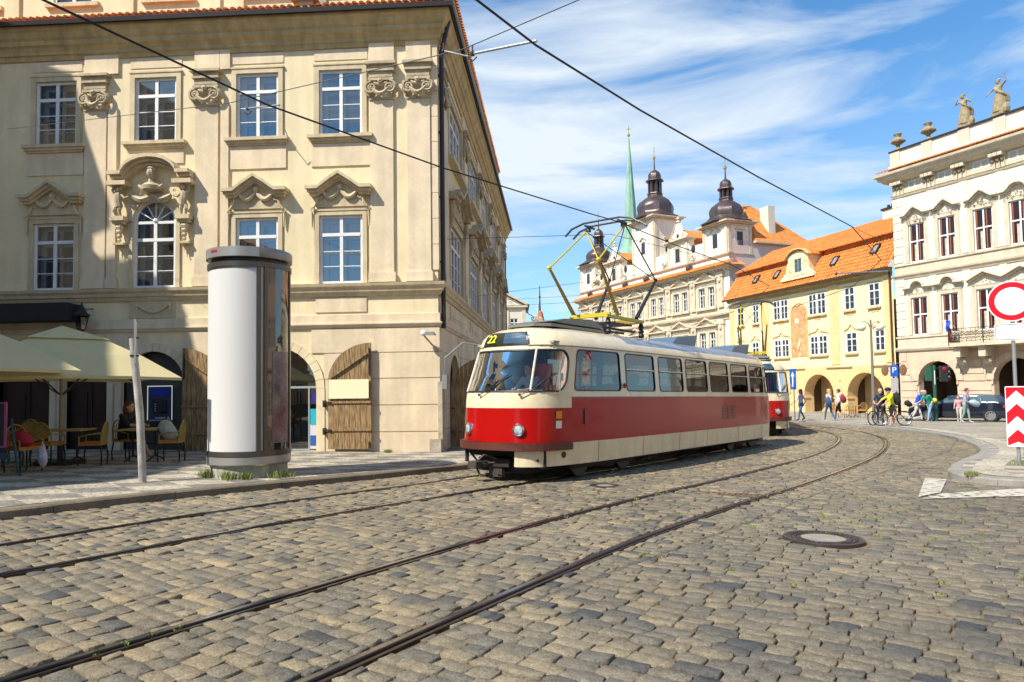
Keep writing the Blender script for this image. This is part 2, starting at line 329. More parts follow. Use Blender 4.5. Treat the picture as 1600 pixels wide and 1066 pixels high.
# ---------------------------------------------------------------- pavements
def paving(name, kind):
    m, t, n, b = node_mat(name); c = n.new('ShaderNodeTexCoord')
    vo = n.new('ShaderNodeTexVoronoi'); vo.inputs['Scale'].default_value = 15; vo.inputs['Randomness'].default_value = .55; t.links.new(c.outputs['Object'], vo.inputs['Vector'])
    ve = n.new('ShaderNodeTexVoronoi'); ve.feature = 'DISTANCE_TO_EDGE'; ve.inputs['Scale'].default_value = 15; ve.inputs['Randomness'].default_value = .55; t.links.new(c.outputs['Object'], ve.inputs['Vector'])
    mp = n.new('ShaderNodeMapping'); t.links.new(c.outputs['Object'], mp.inputs[0])
    if kind == 'checker':
        mp.inputs['Rotation'].default_value = (0, 0, R(-30)); mp.inputs['Scale'].default_value = (1.05, 1.9, 1)
        ck = n.new('ShaderNodeTexChecker'); ck.inputs['Scale'].default_value = 1.0; t.links.new(mp.outputs[0], ck.inputs['Vector']); fac = ck.outputs['Fac']
    else:
        mp.inputs['Rotation'].default_value = (0, 0, R(24))
        wv = n.new('ShaderNodeTexWave'); wv.inputs['Scale'].default_value = .32; wv.inputs['Distortion'].default_value = 1.2; wv.inputs['Detail'].default_value = 1; wv.bands_direction = 'Y'; t.links.new(mp.outputs[0], wv.inputs['Vector'])
        mr = n.new('ShaderNodeMapRange'); mr.inputs[1].default_value = .60; mr.inputs[2].default_value = .68; t.links.new(wv.outputs['Fac'], mr.inputs[0]); fac = mr.outputs[0]
    mx = n.new('ShaderNodeMix'); mx.data_type = 'RGBA'; t.links.new(fac, mx.inputs[0]); 
    mx.inputs[6].default_value = (.47, .41, .31, 1); mx.inputs[7].default_value = (.235, .215, .18, 1) if kind == 'checker' else (.24, .215, .18, 1)
    sp = n.new('ShaderNodeSeparateColor'); t.links.new(vo.outputs['Color'], sp.inputs[0])
    mr2 = n.new('ShaderNodeMapRange'); mr2.inputs[3].default_value = .72; mr2.inputs[4].default_value = 1.18; t.links.new(sp.outputs[0], mr2.inputs[0])
    m2 = n.new('ShaderNodeMix'); m2.data_type = 'RGBA'; m2.blend_type = 'MULTIPLY'; m2.inputs[0].default_value = 1; t.links.new(mx.outputs[2], m2.inputs[6]); t.links.new(mr2.outputs[0], m2.inputs[7])
    er = n.new('ShaderNodeMapRange'); er.inputs[1].default_value = 0; er.inputs[2].default_value = .10; er.inputs[3].default_value = .45; er.inputs[4].default_value = 1; t.links.new(ve.outputs['Distance'], er.inputs[0])
    m3 = n.new('ShaderNodeMix'); m3.data_type = 'RGBA'; m3.blend_type = 'MULTIPLY'; m3.inputs[0].default_value = 1; t.links.new(m2.outputs[2], m3.inputs[6]); t.links.new(er.outputs[0], m3.inputs[7])
    ns = n.new('ShaderNodeTexNoise'); ns.inputs['Scale'].default_value = .9; ns.inputs['Detail'].default_value = 5; t.links.new(c.outputs['Object'], ns.inputs['Vector'])
    mr4 = n.new('ShaderNodeMapRange'); mr4.inputs[1].default_value = .3; mr4.inputs[2].default_value = .7; mr4.inputs[3].default_value = .8; mr4.inputs[4].default_value = 1.1; t.links.new(ns.outputs['Fac'], mr4.inputs[0])
    m4 = n.new('ShaderNodeMix'); m4.data_type = 'RGBA'; m4.blend_type = 'MULTIPLY'; m4.inputs[0].default_value = 1; t.links.new(m3.outputs[2], m4.inputs[6]); t.links.new(mr4.outputs[0], m4.inputs[7])
    t.links.new(m4.outputs[2], b.inputs['Base Color']); b.inputs['Roughness'].default_value = .8
    bp = n.new('ShaderNodeBump'); bp.inputs['Strength'].default_value = .6; bp.inputs['Distance'].default_value = .02; t.links.new(er.outputs[0], bp.inputs['Height']); t.links.new(bp.outputs[0], b.inputs['Normal'])
    return m
pavL = paving('mosaic_checker', 'checker'); pavR = paving('mosaic_striped', 'stripe'); pavE = paving('mosaic_plain', 'stripe')
for n_ in pavE.node_tree.nodes:
    if n_.type == 'MIX' and n_.blend_type == 'MIX': n_.inputs[7].default_value = (.5, .45, .35, 1)
kerb_m = mat('kerb_granite', (.17, .135, .09), .85, var=.3, vs=2.5, bump=.6, bs=35); kerb_g = mat('kerb_slab', (.27, .25, .215), .7, var=.18, vs=3, bump=.3, bs=40)
def extend(line, far): return line+far
sheet(offs(kL, -.28)+[(2, 60), (-60, 60), (-60, 2.6)], .118, 'pavement', pavL)
sheet([p for p in offs(kR, -.22)]+[(90, 14.6), (120, 130), (17.5, 130)], .118, 'pavement', pavR)
def kerb(name, line, wid, m, hi=.12):
    mb = MB(); acc = 0
    # individual kerb stones about 1.2 m long
    pts = []; L_ = 0
    for p, q in zip(line, line[1:]):
        n = max(1, int(hypot(q[0]-p[0], q[1]-p[1])/.15))
        pts += [(p[0]+(q[0]-p[0])*i/n, p[1]+(q[1]-p[1])*i/n) for i in range(n)]
    pts = pts[::1]; i = 0
    while i < len(pts)-2:
        k = min(len(pts)-1, i+random.randint(6, 9)); seg = pts[i:k+1]; j = random.uniform(-.006, .006); h = hi+random.uniform(-.004, .004)
        seg3 = [(x, y, gz(x, y)) for x, y in seg]
        a = Vector(seg3[0]); b = Vector(seg3[1]); seg3[0] = tuple(a+(b-a)*.05); 
        mb.sweep(seg3, [(-wid, -.05), (-wid, h-.004), (-.03+j, h), (j, h-.025), (.012+j, -.06)] if wid > 0 else [(-wid, -.05), (-wid, h-.004), (.03+j, h), (j, h-.025), (-.012+j, -.06)]); i = k
    o = mb.build(name, m); tag(o, kind='structure')
kerb('kerb', kL, .28, kerb_m); kerb('kerb', kR, .42, kerb_g)
mb = MB(); mb.sweep([(x, y, gz(x, y)) for x, y in kR[:-8]], [(-.95, .126), (-.417, .126)]); o = mb.build('pavement_border', pavE, normals=False); o.data.flip_normals() if o.data.polygons[0].normal.z < 0 else 0; tag(o, kind='structure')
# white painted lines at the tip of the island (thin worn paint on the stones)
pm, pt, pn, pb = node_mat('worn_white_paint'); pb.inputs['Base Color'].default_value = (.50, .46, .38, 1)
c_ = pn.new('ShaderNodeTexCoord'); ns = pn.new('ShaderNodeTexNoise'); ns.inputs['Scale'].default_value = 7; ns.inputs['Detail'].default_value = 9; pt.links.new(c_.outputs['Object'], ns.inputs['Vector'])
mr = pn.new('ShaderNodeMapRange'); mr.inputs[1].default_value = .35; mr.inputs[2].default_value = .47; pt.links.new(ns.outputs['Fac'], mr.inputs[0]); pt.links.new(mr.outputs[0], pb.inputs['Alpha'])
sheet([(6.3, 10.8), (8.14, 11.1), (13, 11.35), (13, 11.95), (9.4, 11.85), (8.7, 12.0), (7.0, 11.4)], .014, 'road_markings', pm)
sheet([(6.36, 10.98), (8.0, 13.55), (8.3, 13.35), (7.05, 11.52), (6.75, 11.3)], .015, 'road_markings', pm)
# manhole cover and grates
iron = mat('cast_iron', (.10, .075, .068), .5, .6, var=.3, vs=6, bump=.3, bs=30); conc = mat('concrete', (.26, .235, .19), .9, var=.2, vs=5, bump=.3, bs=30)
def manhole(x, y, r, lab):
    t = thing('manhole_cover', lab, 'manhole cover', (x, y, gz(x, y)), rot=(.015 if x+y < 25 else .01, -.015, 0)); t.rotation_euler = (-.015, .015, 0)
    mb = MB(); mb.lathe([(r, -.02), (r, .016), (r-.035, .018), (r-.05, .009), (r*.60, .009), (r*.585, .016), (r*.56, .016), (r*.56, -.02)], n=48)
    for k in range(36):
        for rr in (r*.67, r*.79, r*.90):
            a = 2*pi*k/36+rr*3; mb.bar((rr*cos(a-.05), rr*sin(a-.05), .013), ((rr+.015)*cos(a+.05), (rr+.015)*sin(a+.05), .013), .016, .008)
    mb.build('ring', iron, t); mb = MB().lathe([(r*.56, -.02), (r*.56, .011), (0.001, .0125)], n=40); mb.build('core', conc, t)
manhole(3.45, 7.82, .42, 'large round manhole cover with concrete core on the cobbles right of the tracks')
manhole(1.62, 12.42, .27, 'small manhole cover beside the front of the tram')
t = thing('drain_grate', 'narrow rusty slotted drain grate across the near track', 'drain grate', (3.45, 11.45, gz(3.45, 11.45)), R(-27))
mb = MB()
for k in range(15): mb.box(-.62+k*.085, -.585+k*.085, -.07, .07, -.02, .008)
mb.box(-.62, .62, -.075, -.07, -.02, .006); mb.box(-.62, .62, .07, .075, -.02, .006); mb.build('bars', mat('rust', (.16, .085, .045), .8, .3, var=.4, vs=8), t)
# ================================================================ building kit
STUC = mat('stucco_cream', (.76, .635, .40), .92, var=.06, vs=1.1, streak=.09, bump=.25, bs=40, stain=.07)
STU2 = mat('stucco_rose', (.72, .585, .40), .92, var=.09, vs=1.3, streak=.11, bump=.3, bs=40, stain=.08)
TRIM = mat('stone_trim', (.60, .49, .31), .85, var=.12, vs=2, bump=.25, bs=40, streak=.15); CARV = mat('stone_carving', (.47, .385, .25), .85, var=.25, vs=5, bump=.4, bs=40)
SOFF = mat('cornice_ochre', (.50, .37, .175), .85, var=.15, vs=1.5, bump=.2, streak=.2)
WHITE = mat('white_paint', (.72, .72, .70), .55, var=.06, vs=4); GLZ = glass('window_glass', (.85, .89, .9), .16)
DARKP = mat('inner_dark_pane', (.045, .07, .11), .06, spec=.9, var=.5, vs=.7); ROOMW = mat('window_jamb', (.50, .45, .35), .9)
TILE = mat('roof_tile', (.70, .23, .045), .8, var=.28, vs=2.2, bump=.3, bs=20); GUT = mat('gutter_dark', (.035, .028, .026), .45, .3); DARK = mat('dark_room', (.012, .012, .013), .9)
def wall(mb, x0, x1, z0, z1, holes, y=0, rev=.14, m=0, mr_=None):
    """holes: (x0,x1,z0,z1,arched)"""
    mr_ = m if mr_ is None else mr_
    xs = sorted({x0, x1, *[h[0] for h in holes], *[h[1] for h in holes]}); zs = sorted({z0, z1, *[h[2] for h in holes], *[h[3] for h in holes]})
    xs = [a for a in xs if x0 <= a <= x1]; zs = [a for a in zs if z0 <= a <= z1]
    for i in range(len(xs)-1):
        for j in range(len(zs)-1):
            cx, cz = (xs[i]+xs[i+1])/2, (zs[j]+zs[j+1])/2
            if any(h[0] < cx < h[1] and h[2] < cz < h[3] for h in holes): continue
            mb.quad((xs[i], y, zs[j]), (xs[i+1], y, zs[j]), (xs[i+1], y, zs[j+1]), (xs[i], y, zs[j+1]), m)
    for h in holes:
        a, b, c, d = h[:4]; arched = len(h) > 4 and h[4]
        if arched:
            r = (b-a)/2; xc = (a+b)/2; hh = min(r, d-c); sp = d-hh; n = 14
            P = [(xc-r*cos(pi*k/n), sp+hh*sin(pi*k/n)) for k in range(n+1)]
            for (p, q), (p2, q2) in zip(P, P[1:]):
                if q < d-1e-6 or q2 < d-1e-6: mb.add([(p, y, q), (p2, y, q2), (p2, y, d), (p, y, d)], [(0, 1, 2, 3)], m)
                mb.quad((p, y, q), (p2, y, q2), (p2, y+rev, q2), (p, y+rev, q), mr_)
            top = sp
        else:
            mb.quad((a, y, d), (b, y, d), (b, y+rev, d), (a, y+rev, d), mr_); top = d
        mb.quad((a, y, c), (a, y, top), (a, y+rev, top), (a, y+rev, c), mr_); mb.quad((b, y, c), (b, y, top), (b, y+rev, top), (b, y+rev, c), mr_)
        mb.quad((a, y, c), (b, y, c), (b, y+rev, c), (a, y+rev, c), mr_)
    return mb
def sash(parent, x0, x1, z0, z1, y=.07, cols=2, tr=.28, bars=2, fw_=.075, deep=True, arch=False, m=None, pane=None, name='window'):
    """frame mesh (part) with glass and, where it shows, the inner window (sub-parts)"""
    m = m or WHITE; mb = MB(); zt = z1
    if arch: r = (x1-x0)/2; zt = z1-r
    mb.box(x0, x0+fw_, y, y+.06, z0, zt); mb.box(x1-fw_, x1, y, y+.06, z0, zt); mb.box(x0+fw_, x1-fw_, y+.001, y+.059, z0, z0+fw_)
    mb.box(x0+fw_, x1-fw_, y+.001, y+.059, zt-fw_, zt); 
    ztr = z0+(zt-z0)*(1-tr)
    if tr: mb.box(x0+fw_, x1-fw_, y-.012, y+.05, ztr-.045, ztr+.045)
    cw = (x1-x0)/cols
    for k in range(1, cols): mb.box(x0+cw*k-.045, x0+cw*k+.045, y-.006, y+.056, z0+fw_, zt-fw_)
    for k in range(cols):
        a, b = x0+cw*k+.045, x0+cw*(k+1)-.045
        for q in range(1, bars+1):
            zz = z0+fw_+(ztr-.045-z0-fw_)*q/(bars+1); mb.box(a, b, y+.015, y+.04, zz-.011, zz+.011)
    if arch:
        xc = (x0+x1)/2; n = 16
        for k in range(n):
            a0, a1 = pi*k/n, pi*(k+1)/n
            mb.prism([(xc+r*cos(a0), zt+r*sin(a0)), (xc+r*cos(a1), zt+r*sin(a1)), (xc+(r-fw_)*cos(a1), zt+(r-fw_)*sin(a1)), (xc+(r-fw_)*cos(a0), zt+(r-fw_)*sin(a0))], y, y+.06)
        for k in range(1, 6): a0 = pi*k/6; mb.bar((xc+.07*cos(a0), y+.03, zt+.07*sin(a0)), (xc+(r-fw_)*cos(a0), y+.03, zt+(r-fw_)*sin(a0)), .03, .03)
        mb.ball((xc, y+.03, zt+.02), .08)
    o = mb.build(name, m, parent)
    if deep:
        g = MB(); g.quad((x0+.02, y+.03, z0), (x1-.02, y+.03, z0), (x1-.02, y+.03, zt), (x0+.02, y+.03, zt))
        if arch: g.poly([(xc+(r-.02)*cos(pi*k/16), y+.03, zt+(r-.02)*sin(pi*k/16)) for k in range(17)])
        g.build('pane', GLZ, o, normals=False)
        yb = y+.30; mi = MB(); 
        for a, b, c, d in ((x0, x0, z0, z1), (x1, x1, z0, z1)): mi.quad((a, y+.06, c), (a, y+.06, d), (a, yb, d), (a, yb, c), 1)
        mi.quad((x0, y+.06, z0), (x1, y+.06, z0), (x1, yb, z0), (x0, yb, z0), 1); mi.quad((x0, y+.06, z1), (x1, y+.06, z1), (x1, yb, z1), (x0, yb, z1), 1)
        mi.box(x0, x0+.16, yb-.05, yb, z0, z1, 0); mi.box(x1-.16, x1, yb-.05, yb, z0, z1, 0); mi.box(x0+.16, x1-.16, yb-.049, yb, z1-.16, z1, 0); mi.box(x0+.16, x1-.16, yb-.049, yb, z0, z0+.1, 0)
        mi.box((x0+x1)/2-.05, (x0+x1)/2+.05, yb-.048, yb, z0+.1, z1-.16, 0); mi.box(x0+.16, x1-.16, yb-.047, yb, ztr-.09, ztr, 0)
        for q in range(1, bars+1): zz = z0+.1+(ztr-.09-z0-.1)*q/(bars+1); mi.box(x0+.16, x1-.16, yb-.03, yb, zz-.014, zz+.014, 0)
        mi.quad((x0, yb+.003, z0), (x1, yb+.003, z0), (x1, yb+.003, z1), (x0, yb+.003, z1), 2)
        mi.build('inner_window', [m, ROOMW, DARKP], o)
    else:
        g = MB(); g.quad((x0, y+.04, z0), (x1, y+.04, z0), (x1, y+.04, zt), (x0, y+.04, zt)); g.build('pane', pane or DARKP, o, normals=False)
    return o
def surround(mb, x0, x1, z0, z1, w_=.14, d=.05, m=0, y=0):
    mb.box(x0-w_, x0, y-d, y+.02, z0, z1+w_, m); mb.box(x1, x1+w_, y-d, y+.02, z0, z1+w_, m); mb.box(x0, x1, y-d, y+.02, z1, z1+w_, m)
    mb.box(x0-w_-.03, x0-w_, y-d*.4, y+.02, z0, z1+w_+.03, m); mb.box(x1+w_, x1+w_+.03, y-d*.4, y+.02, z0, z1+w_+.03, m); mb.box(x0-w_-.03, x1+w_+.03, y-d*1.4, y+.02, z1+w_, z1+w_+.05, m)
def scroll(mb, x, y, z, r, w_=.1, turns=1.6, sgn=1, m=0, a0=0):
    pts = []; n = 18
    for k in range(n+1):
        t = k/n; rr = r*(1-.8*t); a = a0+sgn*turns*2*pi*t; pts.append((x+rr*cos(a), y, z+rr*sin(a)))
    mb.tube(pts, [r*.24*(1-.35*k/n) for k in range(n+1)], 5, m)
def swag(mb, x0, x1, y, z, sag, r, m=0, n=8):
    mb.tube([(x0+(x1-x0)*k/n, y, z-sag*sin(pi*k/n)) for k in range(n+1)], [r*(.6+.5*sin(pi*k/n)) for k in range(n+1)], 6, m)
def ornament(mb, x0, x1, z0, z1, y, n, m=0, seed=0):
    """carved leaf relief: little curls and knobs with real depth"""
    rd = random.Random(seed)
    for k in range(n):
        x = rd.uniform(x0, x1); z = rd.uniform(z0, z1); r = rd.uniform(.3, .6)*min(z1-z0, x1-x0)*.35
        if k % 2: scroll(mb, x, y-rd.uniform(0, .04), z, r, turns=rd.uniform(.6, 1.1), sgn=rd.choice((-1, 1)), m=m, a0=rd.uniform(0, 6))
        else: mb.ball((x, y-.01, z), r*.55, 6, m, (1, .6, 1))
def tiles(mb, x0, x1, y0, z0, y1, z1, pitch=.2, m=0, r=.075, both=True, rag=.02, skew=0):
    """barrel tiles running up a slope from (y0,z0) to (y1,z1), a course edge every 0.35 m"""
    n = int((x1-x0)/pitch); sl = hypot(y1-y0, z1-z0); k = max(1, int(sl/.36)); nx, nz = -(z1-z0)/sl, (y1-y0)/sl
    mb.quad((x0, y0, z0), (x1, y0, z0), (x1, y1, z1), (x0, y1, z1), m)
    for i in range(n+1):
        x = x0+(i+.5)*(x1-x0)/(n+1)
        for c in range(k):
            a, b = c/k, (c+1)/k; ja = random.uniform(-rag, rag)*.5; P = []
            for f, lift, rr in ((a-.012+ja/sl, .035, r), (b, .005, r*.8)):
                cy, cz = y0+(y1-y0)*f+nx*lift, z0+(z1-z0)*f+nz*lift
                P.append([(x-rr*cos(pi*q/4), cy+nx*rr*.8*sin(pi*q/4), cz+nz*rr*.8*sin(pi*q/4)) for q in range(5)])
            vs = P[0]+P[1]; mb.add(vs, [(q, q+1, q+6, q+5) for q in range(4)]+[(0, 1, 2, 3, 4)], m)
# ================================================================ HOUSE A (left)
ANG_A = R(-3.4); OA = (-1.974, 18.612)
HA = thing('corner_palace', 'cream baroque corner house with tall white windows on the left, behind the advertising column', 'building', (*OA, 0), ANG_A)
bays = [(-14.4, -13.2), (-11.47, -10.25), (-8.55, -7.34), (-5.62, -4.42), (-3.27, -2.06)]
sideb = [(2.1, 4.95), (7.05, 9.9), (11.8, 14.3), (16.5, 19.0), (21.0, 23.6)]
ends = [-17.5, 26.6]; EZ = 11.15
doors = [(-5.65, -3.35, -.3, 2.75, 1), (-8.85, -7.05, -.3, 2.70, 1), (-10.5, -9.25, -.3, 2.5, 1), (-12.5, -10.9, -.3, 2.6, 1), (-15, -13.2, -.3, 2.6, 1)]
holes = []
for i, (a, b) in enumerate(bays):
    holes.append((a, b, 8.58, 10.42))
    holes.append((a, b, 4.46, 6.95, 1) if i == 2 else (a, b, 4.46, 6.35))
mb = MB(); wall(mb, ends[0], 0, -.6, EZ, holes+doors, m=0, rev=.10)
sh_ = [(a, b, 8.58, 10.42) for a, b in sideb]+[(a, b, 4.46, 6.6) for a, b in sideb]
sdoor = [(1.3+4.8*k+.6, 3.3+4.8*k+.9, -.6, 2.6, 1) for k in range(5)]
ms = MB(); wall(ms, 0, ends[1], -.6, EZ, sh_+sdoor, rev=.12); ms.xf(Matrix.Rotation(pi/2, 4, 'Z')); mb.add(ms.v, ms.f, 0)
mb.quad((ends[0], 0, -.6), (ends[0], 26.6, -.6), (ends[0], 26.6, EZ), (ends[0], 0, EZ)); mb.quad((ends[0], 26.6, -.6), (0, 26.6, -.6), (0, 26.6, EZ), (ends[0], 26.6, EZ))
mb.build('wall', STUC, HA)
for i, (a, b) in enumerate(bays):
    sash(HA, a, b, 8.58, 10.42, y=.03)
    sash(HA, a, b, 4.46, 6.95 if i == 2 else 6.35, y=.03, arch=(i == 2))
# side windows live in a rotated frame under the house
def side_root(name='side_wing'): return None
ROT = Matrix.Rotation(pi/2, 4, 'Z')
def rotated(o):
    o.data.transform(ROT)
    for c in o.children: c.data.transform(ROT)
for a, b in sideb:
    rotated(sash(HA, a, b, 8.58, 10.42, y=.05, cols=4, deep=False)); rotated(sash(HA, a, b, 4.46, 6.6, y=.05, cols=4, deep=False))
# surrounds, sills, aprons, pediments
def pediment_a(x0, x1, z, m=0):
    mb = MB(); c = (x0+x1)/2
    for k, (th, d, dz, ex) in enumerate(((.09, .34, .15, .18), (.07, .26, .075, .14), (.075, .18, 0, .10))):
        mb.band([(x0-ex-.12, z+dz), (x0+.02, z+dz), (c-.28, z+.22+dz), (c, z+.40+dz), (c+.28, z+.22+dz), (x1-.02, z+dz), (x1+ex+.12, z+dz)], th, -d, .01, m)
    mb.prism([(x0-.08, z-.30), (x1+.08, z-.30), (x1+.06, z), (c, z+.42), (x0-.06, z)], -.07, .01, m)
    for s in (-1, 1):
        swag(mb, c, c+s*.52, -.12, z+.16, .22, .055, m); swag(mb, c+s*.08, c+s*.46, -.12, z+.12, .14, .035, m); scroll(mb, c+s*.56, -.1, z-.02, .09, m=m, sgn=s)
        mb.tube([(c+s*.62, -.09, z-.05), (c+s*.66, -.1, z-.2), (c+s*.75, -.09, z-.32)], .035, 5, m); scroll(mb, c+s*.77, -.08, z-.38, .07, m=m); mb.tube([(c+s*.79, -.06, z-.45), (c+s*.79, -.05, z-.85)], [.04, .02], 5, m)
    mb.ball((c, -.12, z+.22), .09, 6, m)
    return mb
mt = MB()
for i, (a, b) in enumerate(bays):
    s = MB(); surround(s, a, b, 8.58, 10.42, .13, .045); s.build('window_surround', TRIM, HA)
    s = MB(); s.box(a-.30, b+.30, -.17, .02, 8.49, 8.58); s.box(a-.25, b+.25, -.12, .02, 8.42, 8.49); s.box(a-.2, b+.2, -.07, .02, 8.36, 8.42); s.build('sill', TRIM, HA)
    s = MB(); s.box(a-.22, b+.22, -.035, .01, 7.72 if i != 2 else 7.95, 8.35); s.build('apron_panel', STU2, HA); s = MB(); s.box(a-.14, b+.14, -.02, .01, 10.70, 11.0); s.build('frieze_panel', STU2, HA)
    if i != 2:
        s = MB(); surround(s, a, b, 4.46, 6.35, .12, .045); s.build('window_surround', TRIM, HA)
        pediment_a(a, b, 6.88).build('pediment', TRIM, HA)
        s = MB(); s.box(a-.1, b+.1, -.03, .01, 3.68, 4.08); s.build('apron_panel', STU2, HA)
for a, b in sideb:
    for z0, z1 in ((8.58, 10.42), (4.46, 6.6)):
        s = MB(); surround(s, a, b, z0, z1, .16, .06); s.xf(ROT); s.build('window_surround', TRIM, HA)
    s = MB(); s.box(a-.3, b+.3, -.22, .02, 8.42, 8.58); s.xf(ROT); s.build('sill', TRIM, HA)
    c = (a+b)/2; s = MB()
    for th, d, dz in ((.11, .42, .14), (.1, .3, .04)): s.band([(a-.3, 7.2+dz), (a+.35, 7.2+dz), (c, 7.75+dz), (b-.35, 7.2+dz), (b+.3, 7.2+dz)], th, -d, 0)
    s.prism([(a+.1, 6.9), (b-.1, 6.9), (b-.2, 7.25), (c, 7.7), (a+.2, 7.25)], -.1, 0); ornament(s, a+.4, b-.4, 6.85, 7.4, -.14, 10, seed=int(a))
    for q in (a-.12, b+.12): s.tube([(q, -.12, 7.2), (q, -.16, 6.9), (q, -.08, 6.4)], [.1, .09, .04], 6)
    s.xf(ROT); s.build('pediment', CARV, HA)
    s = MB(); s.box(a, b, -.04, 0, 3.62, 4.05); s.box(a+.3, b-.3, -.06, -.038, 3.7, 3.97); s.xf(ROT); s.build('apron_panel', STU2, HA)
# arched middle window: hood, bust and two putti
a, b = bays[2]; c = (a+b)/2; s = MB()
for th, d, dz in ((.10, .42, .16), (.08, .30, .07), (.08, .2, -.02)):
    P = [(c-1.15, 7.42+dz), (c-.78, 7.42+dz)]+[(c+.80*cos(pi-pi*k/10), 7.36+.52*sin(pi*k/10)+dz) for k in range(1, 10)]+[(c+.78, 7.42+dz), (c+1.15, 7.42+dz)]
    s.band(P, th, -d, .01)
n = 12
for k in range(n):
    a0, a1 = pi*k/n, pi*(k+1)/n
    s.prism([(c+.62*cos(a0), 6.34+.62*sin(a0)), (c+.62*cos(a1), 6.34+.62*sin(a1)), (c+.78*cos(a1), 6.34+.78*sin(a1)), (c+.78*cos(a0), 6.34+.78*sin(a0))], -.07, .01)
for sg in (-1, 1):
    x = c+sg*.93; s.box(x-.2, x+.2, -.30, .01, 6.32, 6.44); s.box(x-.16, x+.16, -.24, .01, 6.24, 6.32); s.box(x-.27, x+.27, -.36, .01, 7.30, 7.42)
    s.box(c+sg*.62-.02*(sg < 0), c+sg*.74, -.05, .01, 4.46, 6.3) if sg > 0 else s.box(c-.74, c-.62, -.05, .01, 4.46, 6.3)
    for k in range(4): s.ball((x, -.15, 6.15-k*.12), .13-.02*k, 6, 0, (1, .8, .8))
    s.box(x-.15, x+.15, -.2, 0, 5.66, 5.72); ornament(s, x-.1, x+.1, 5.3, 5.6, -.04, 6, seed=3)
s.build('window_hood', TRIM, HA)
s = MB(); s.ball((c, -.22, 7.62), .13, 8, 0, (.9, 1, 1.15)); s.ball((c, -.2, 7.76), .12, 7, 0, (1.1, 1, .6)); s.tube([(c, -.18, 7.5), (c, -.18, 7.36)], [.07, .1], 6)
s.lathe([(.12, 0), (.26, .06), (.28, .16), (.2, .24), (.1, .27)], (c, -.15, 7.1), 10); 
for k in range(7): a0 = pi*(k+.5)/7; s.ball((c+.27*cos(a0), -.2, 7.2+.1*sin(a0)), .055, 6)
for sg in (-1, 1):
    swag(s, c, c+sg*.55, -.16, 7.02, .12, .09); swag(s, c+sg*.05, c+sg*.35, -.22, 7.3, .1, .06); ornament(s, min(c+sg*.3, c+sg*.66), max(c+sg*.3, c+sg*.66), 6.95, 7.2, -.1, 8, seed=5+sg)
    x = c+sg*.93                                                      # putto: head, trunk, raised arm, legs
    s.ball((x-sg*.02, -.22, 7.20), .085, 8); s.ball((x-sg*.02, -.21, 7.25), .09, 6, 0, (1, 1, .6)); s.tube([(x, -.2, 7.12), (x+sg*.02, -.22, 7.0), (x, -.22, 6.84), (x-sg*.02, -.2, 6.72)], [.05, .1, .095, .1], 8)
    s.tube([(x+sg*.08, -.2, 7.05), (x+sg*.17, -.22, 7.16), (x+sg*.12, -.22, 7.30)], [.045, .035, .03], 6); s.tube([(x-sg*.08, -.2, 7.05), (x-sg*.18, -.22, 6.95), (x-sg*.28, -.2, 7.0)], [.045, .035, .03], 6)
    for q in (-1, 1): s.tube([(x+q*.05, -.2, 6.74), (x+q*.07+sg*.02, -.25, 6.6), (x+q*.06, -.2, 6.44)], [.065, .05, .03], 6)
s.build('carved_figures', CARV, HA, smooth=True)
s = MB(); s.box(c-.7, c+.62, -.03, .01, 3.62, 4.1); swag(s, c-.45, c+.45, -.06, 3.98, .2, .035)
for sg in (-1, 1): s.ball((c+sg*.47, -.06, 3.98), .06, 6); s.tube([(c+sg*.47, -.05, 3.95), (c+sg*.47, -.04, 3.72)], .03, 5)
s.build('garland_panel', TRIM, HA)
# pilasters with ionic capitals
def capital(x0, x1, parent, rot=None):
    s = MB(); c = (x0+x1)/2; h = (x1-x0)/2
    s.box(x0-.02, x1+.02, -.10, 0, 9.50, 9.56)
    for z, e, t_ in ((10.02, .03, .07), (10.12, .0, .16), (10.28, .05, .06), (10.34, .02, .12), (10.46, .1, .07)): s.box(x0-e, x1+e, -.13-e, 0, z, z+t_)
    for sg in (-1, 1):
        scroll(s, c+sg*(h-.06), -.2, 9.80, .17, turns=1.7, sgn=-sg, a0=pi/2); s.ball((c+sg*(h-.06), -.2, 9.80), .05, 6); s.tube([(c+sg*(h+.06), -.12, 9.98), (c+sg*(h+.1), -.1, 9.75), (c+sg*h, -.1, 9.6)], [.05, .06, .04], 6)
    swag(s, c-h*.7, c+h*.7, -.2, 9.78, .16, .06); swag(s, c-h*.6, c+h*.6, -.16, 9.95, .06, .045); s.ball((c, -.2, 9.98), .08, 7); ornament(s, c-h*.5, c+h*.5, 9.86, 10.0, -.16, 5, seed=int(x0*10))
    if rot: s.xf(rot)
    s.build('capital', CARV, parent)
def pilaster(x0, x1, d=.07, rot=None, cap=True, base=True):
    s = MB(); s.box(x0, x1, -d, .005, 4.76, 9.5)
    if base: s.box(x0-.05, x1+.05, -d-.05, .005, 4.47, 4.72); s.box(x0-.02, x1+.02, -d-.02, .005, 4.72, 4.76)
    s.box(x0-.03, x1+.03, -.07, .005, 10.56, 11.1)
    if rot: s.xf(rot)
    o = s.build('pilaster', STU2, HA)
    if cap: capital(x0, x1, o, rot)
    return o
for x0, x1 in ((-1.83, -1.19), (-.80, -.17), (-6.78, -6.12), (-6.05, -5.82), (-9.98, -9.35), (-9.3, -9.05), (-12.95, -12.6)): pilaster(x0, x1, cap=(x1-x0) > .4)
s = MB()
for k in range(9): s.box(-.16, .035, -.035, .10, 4.78+k*.705, 4.78+k*.705+.69)
s.build('quoins', STU2, HA)
for k in range(6): x = .35+4.82*k; pilaster(x+(0 if k else .1), x+.65, .12, ROT); pilaster(x+.85, x+1.35, .06, ROT, cap=False)
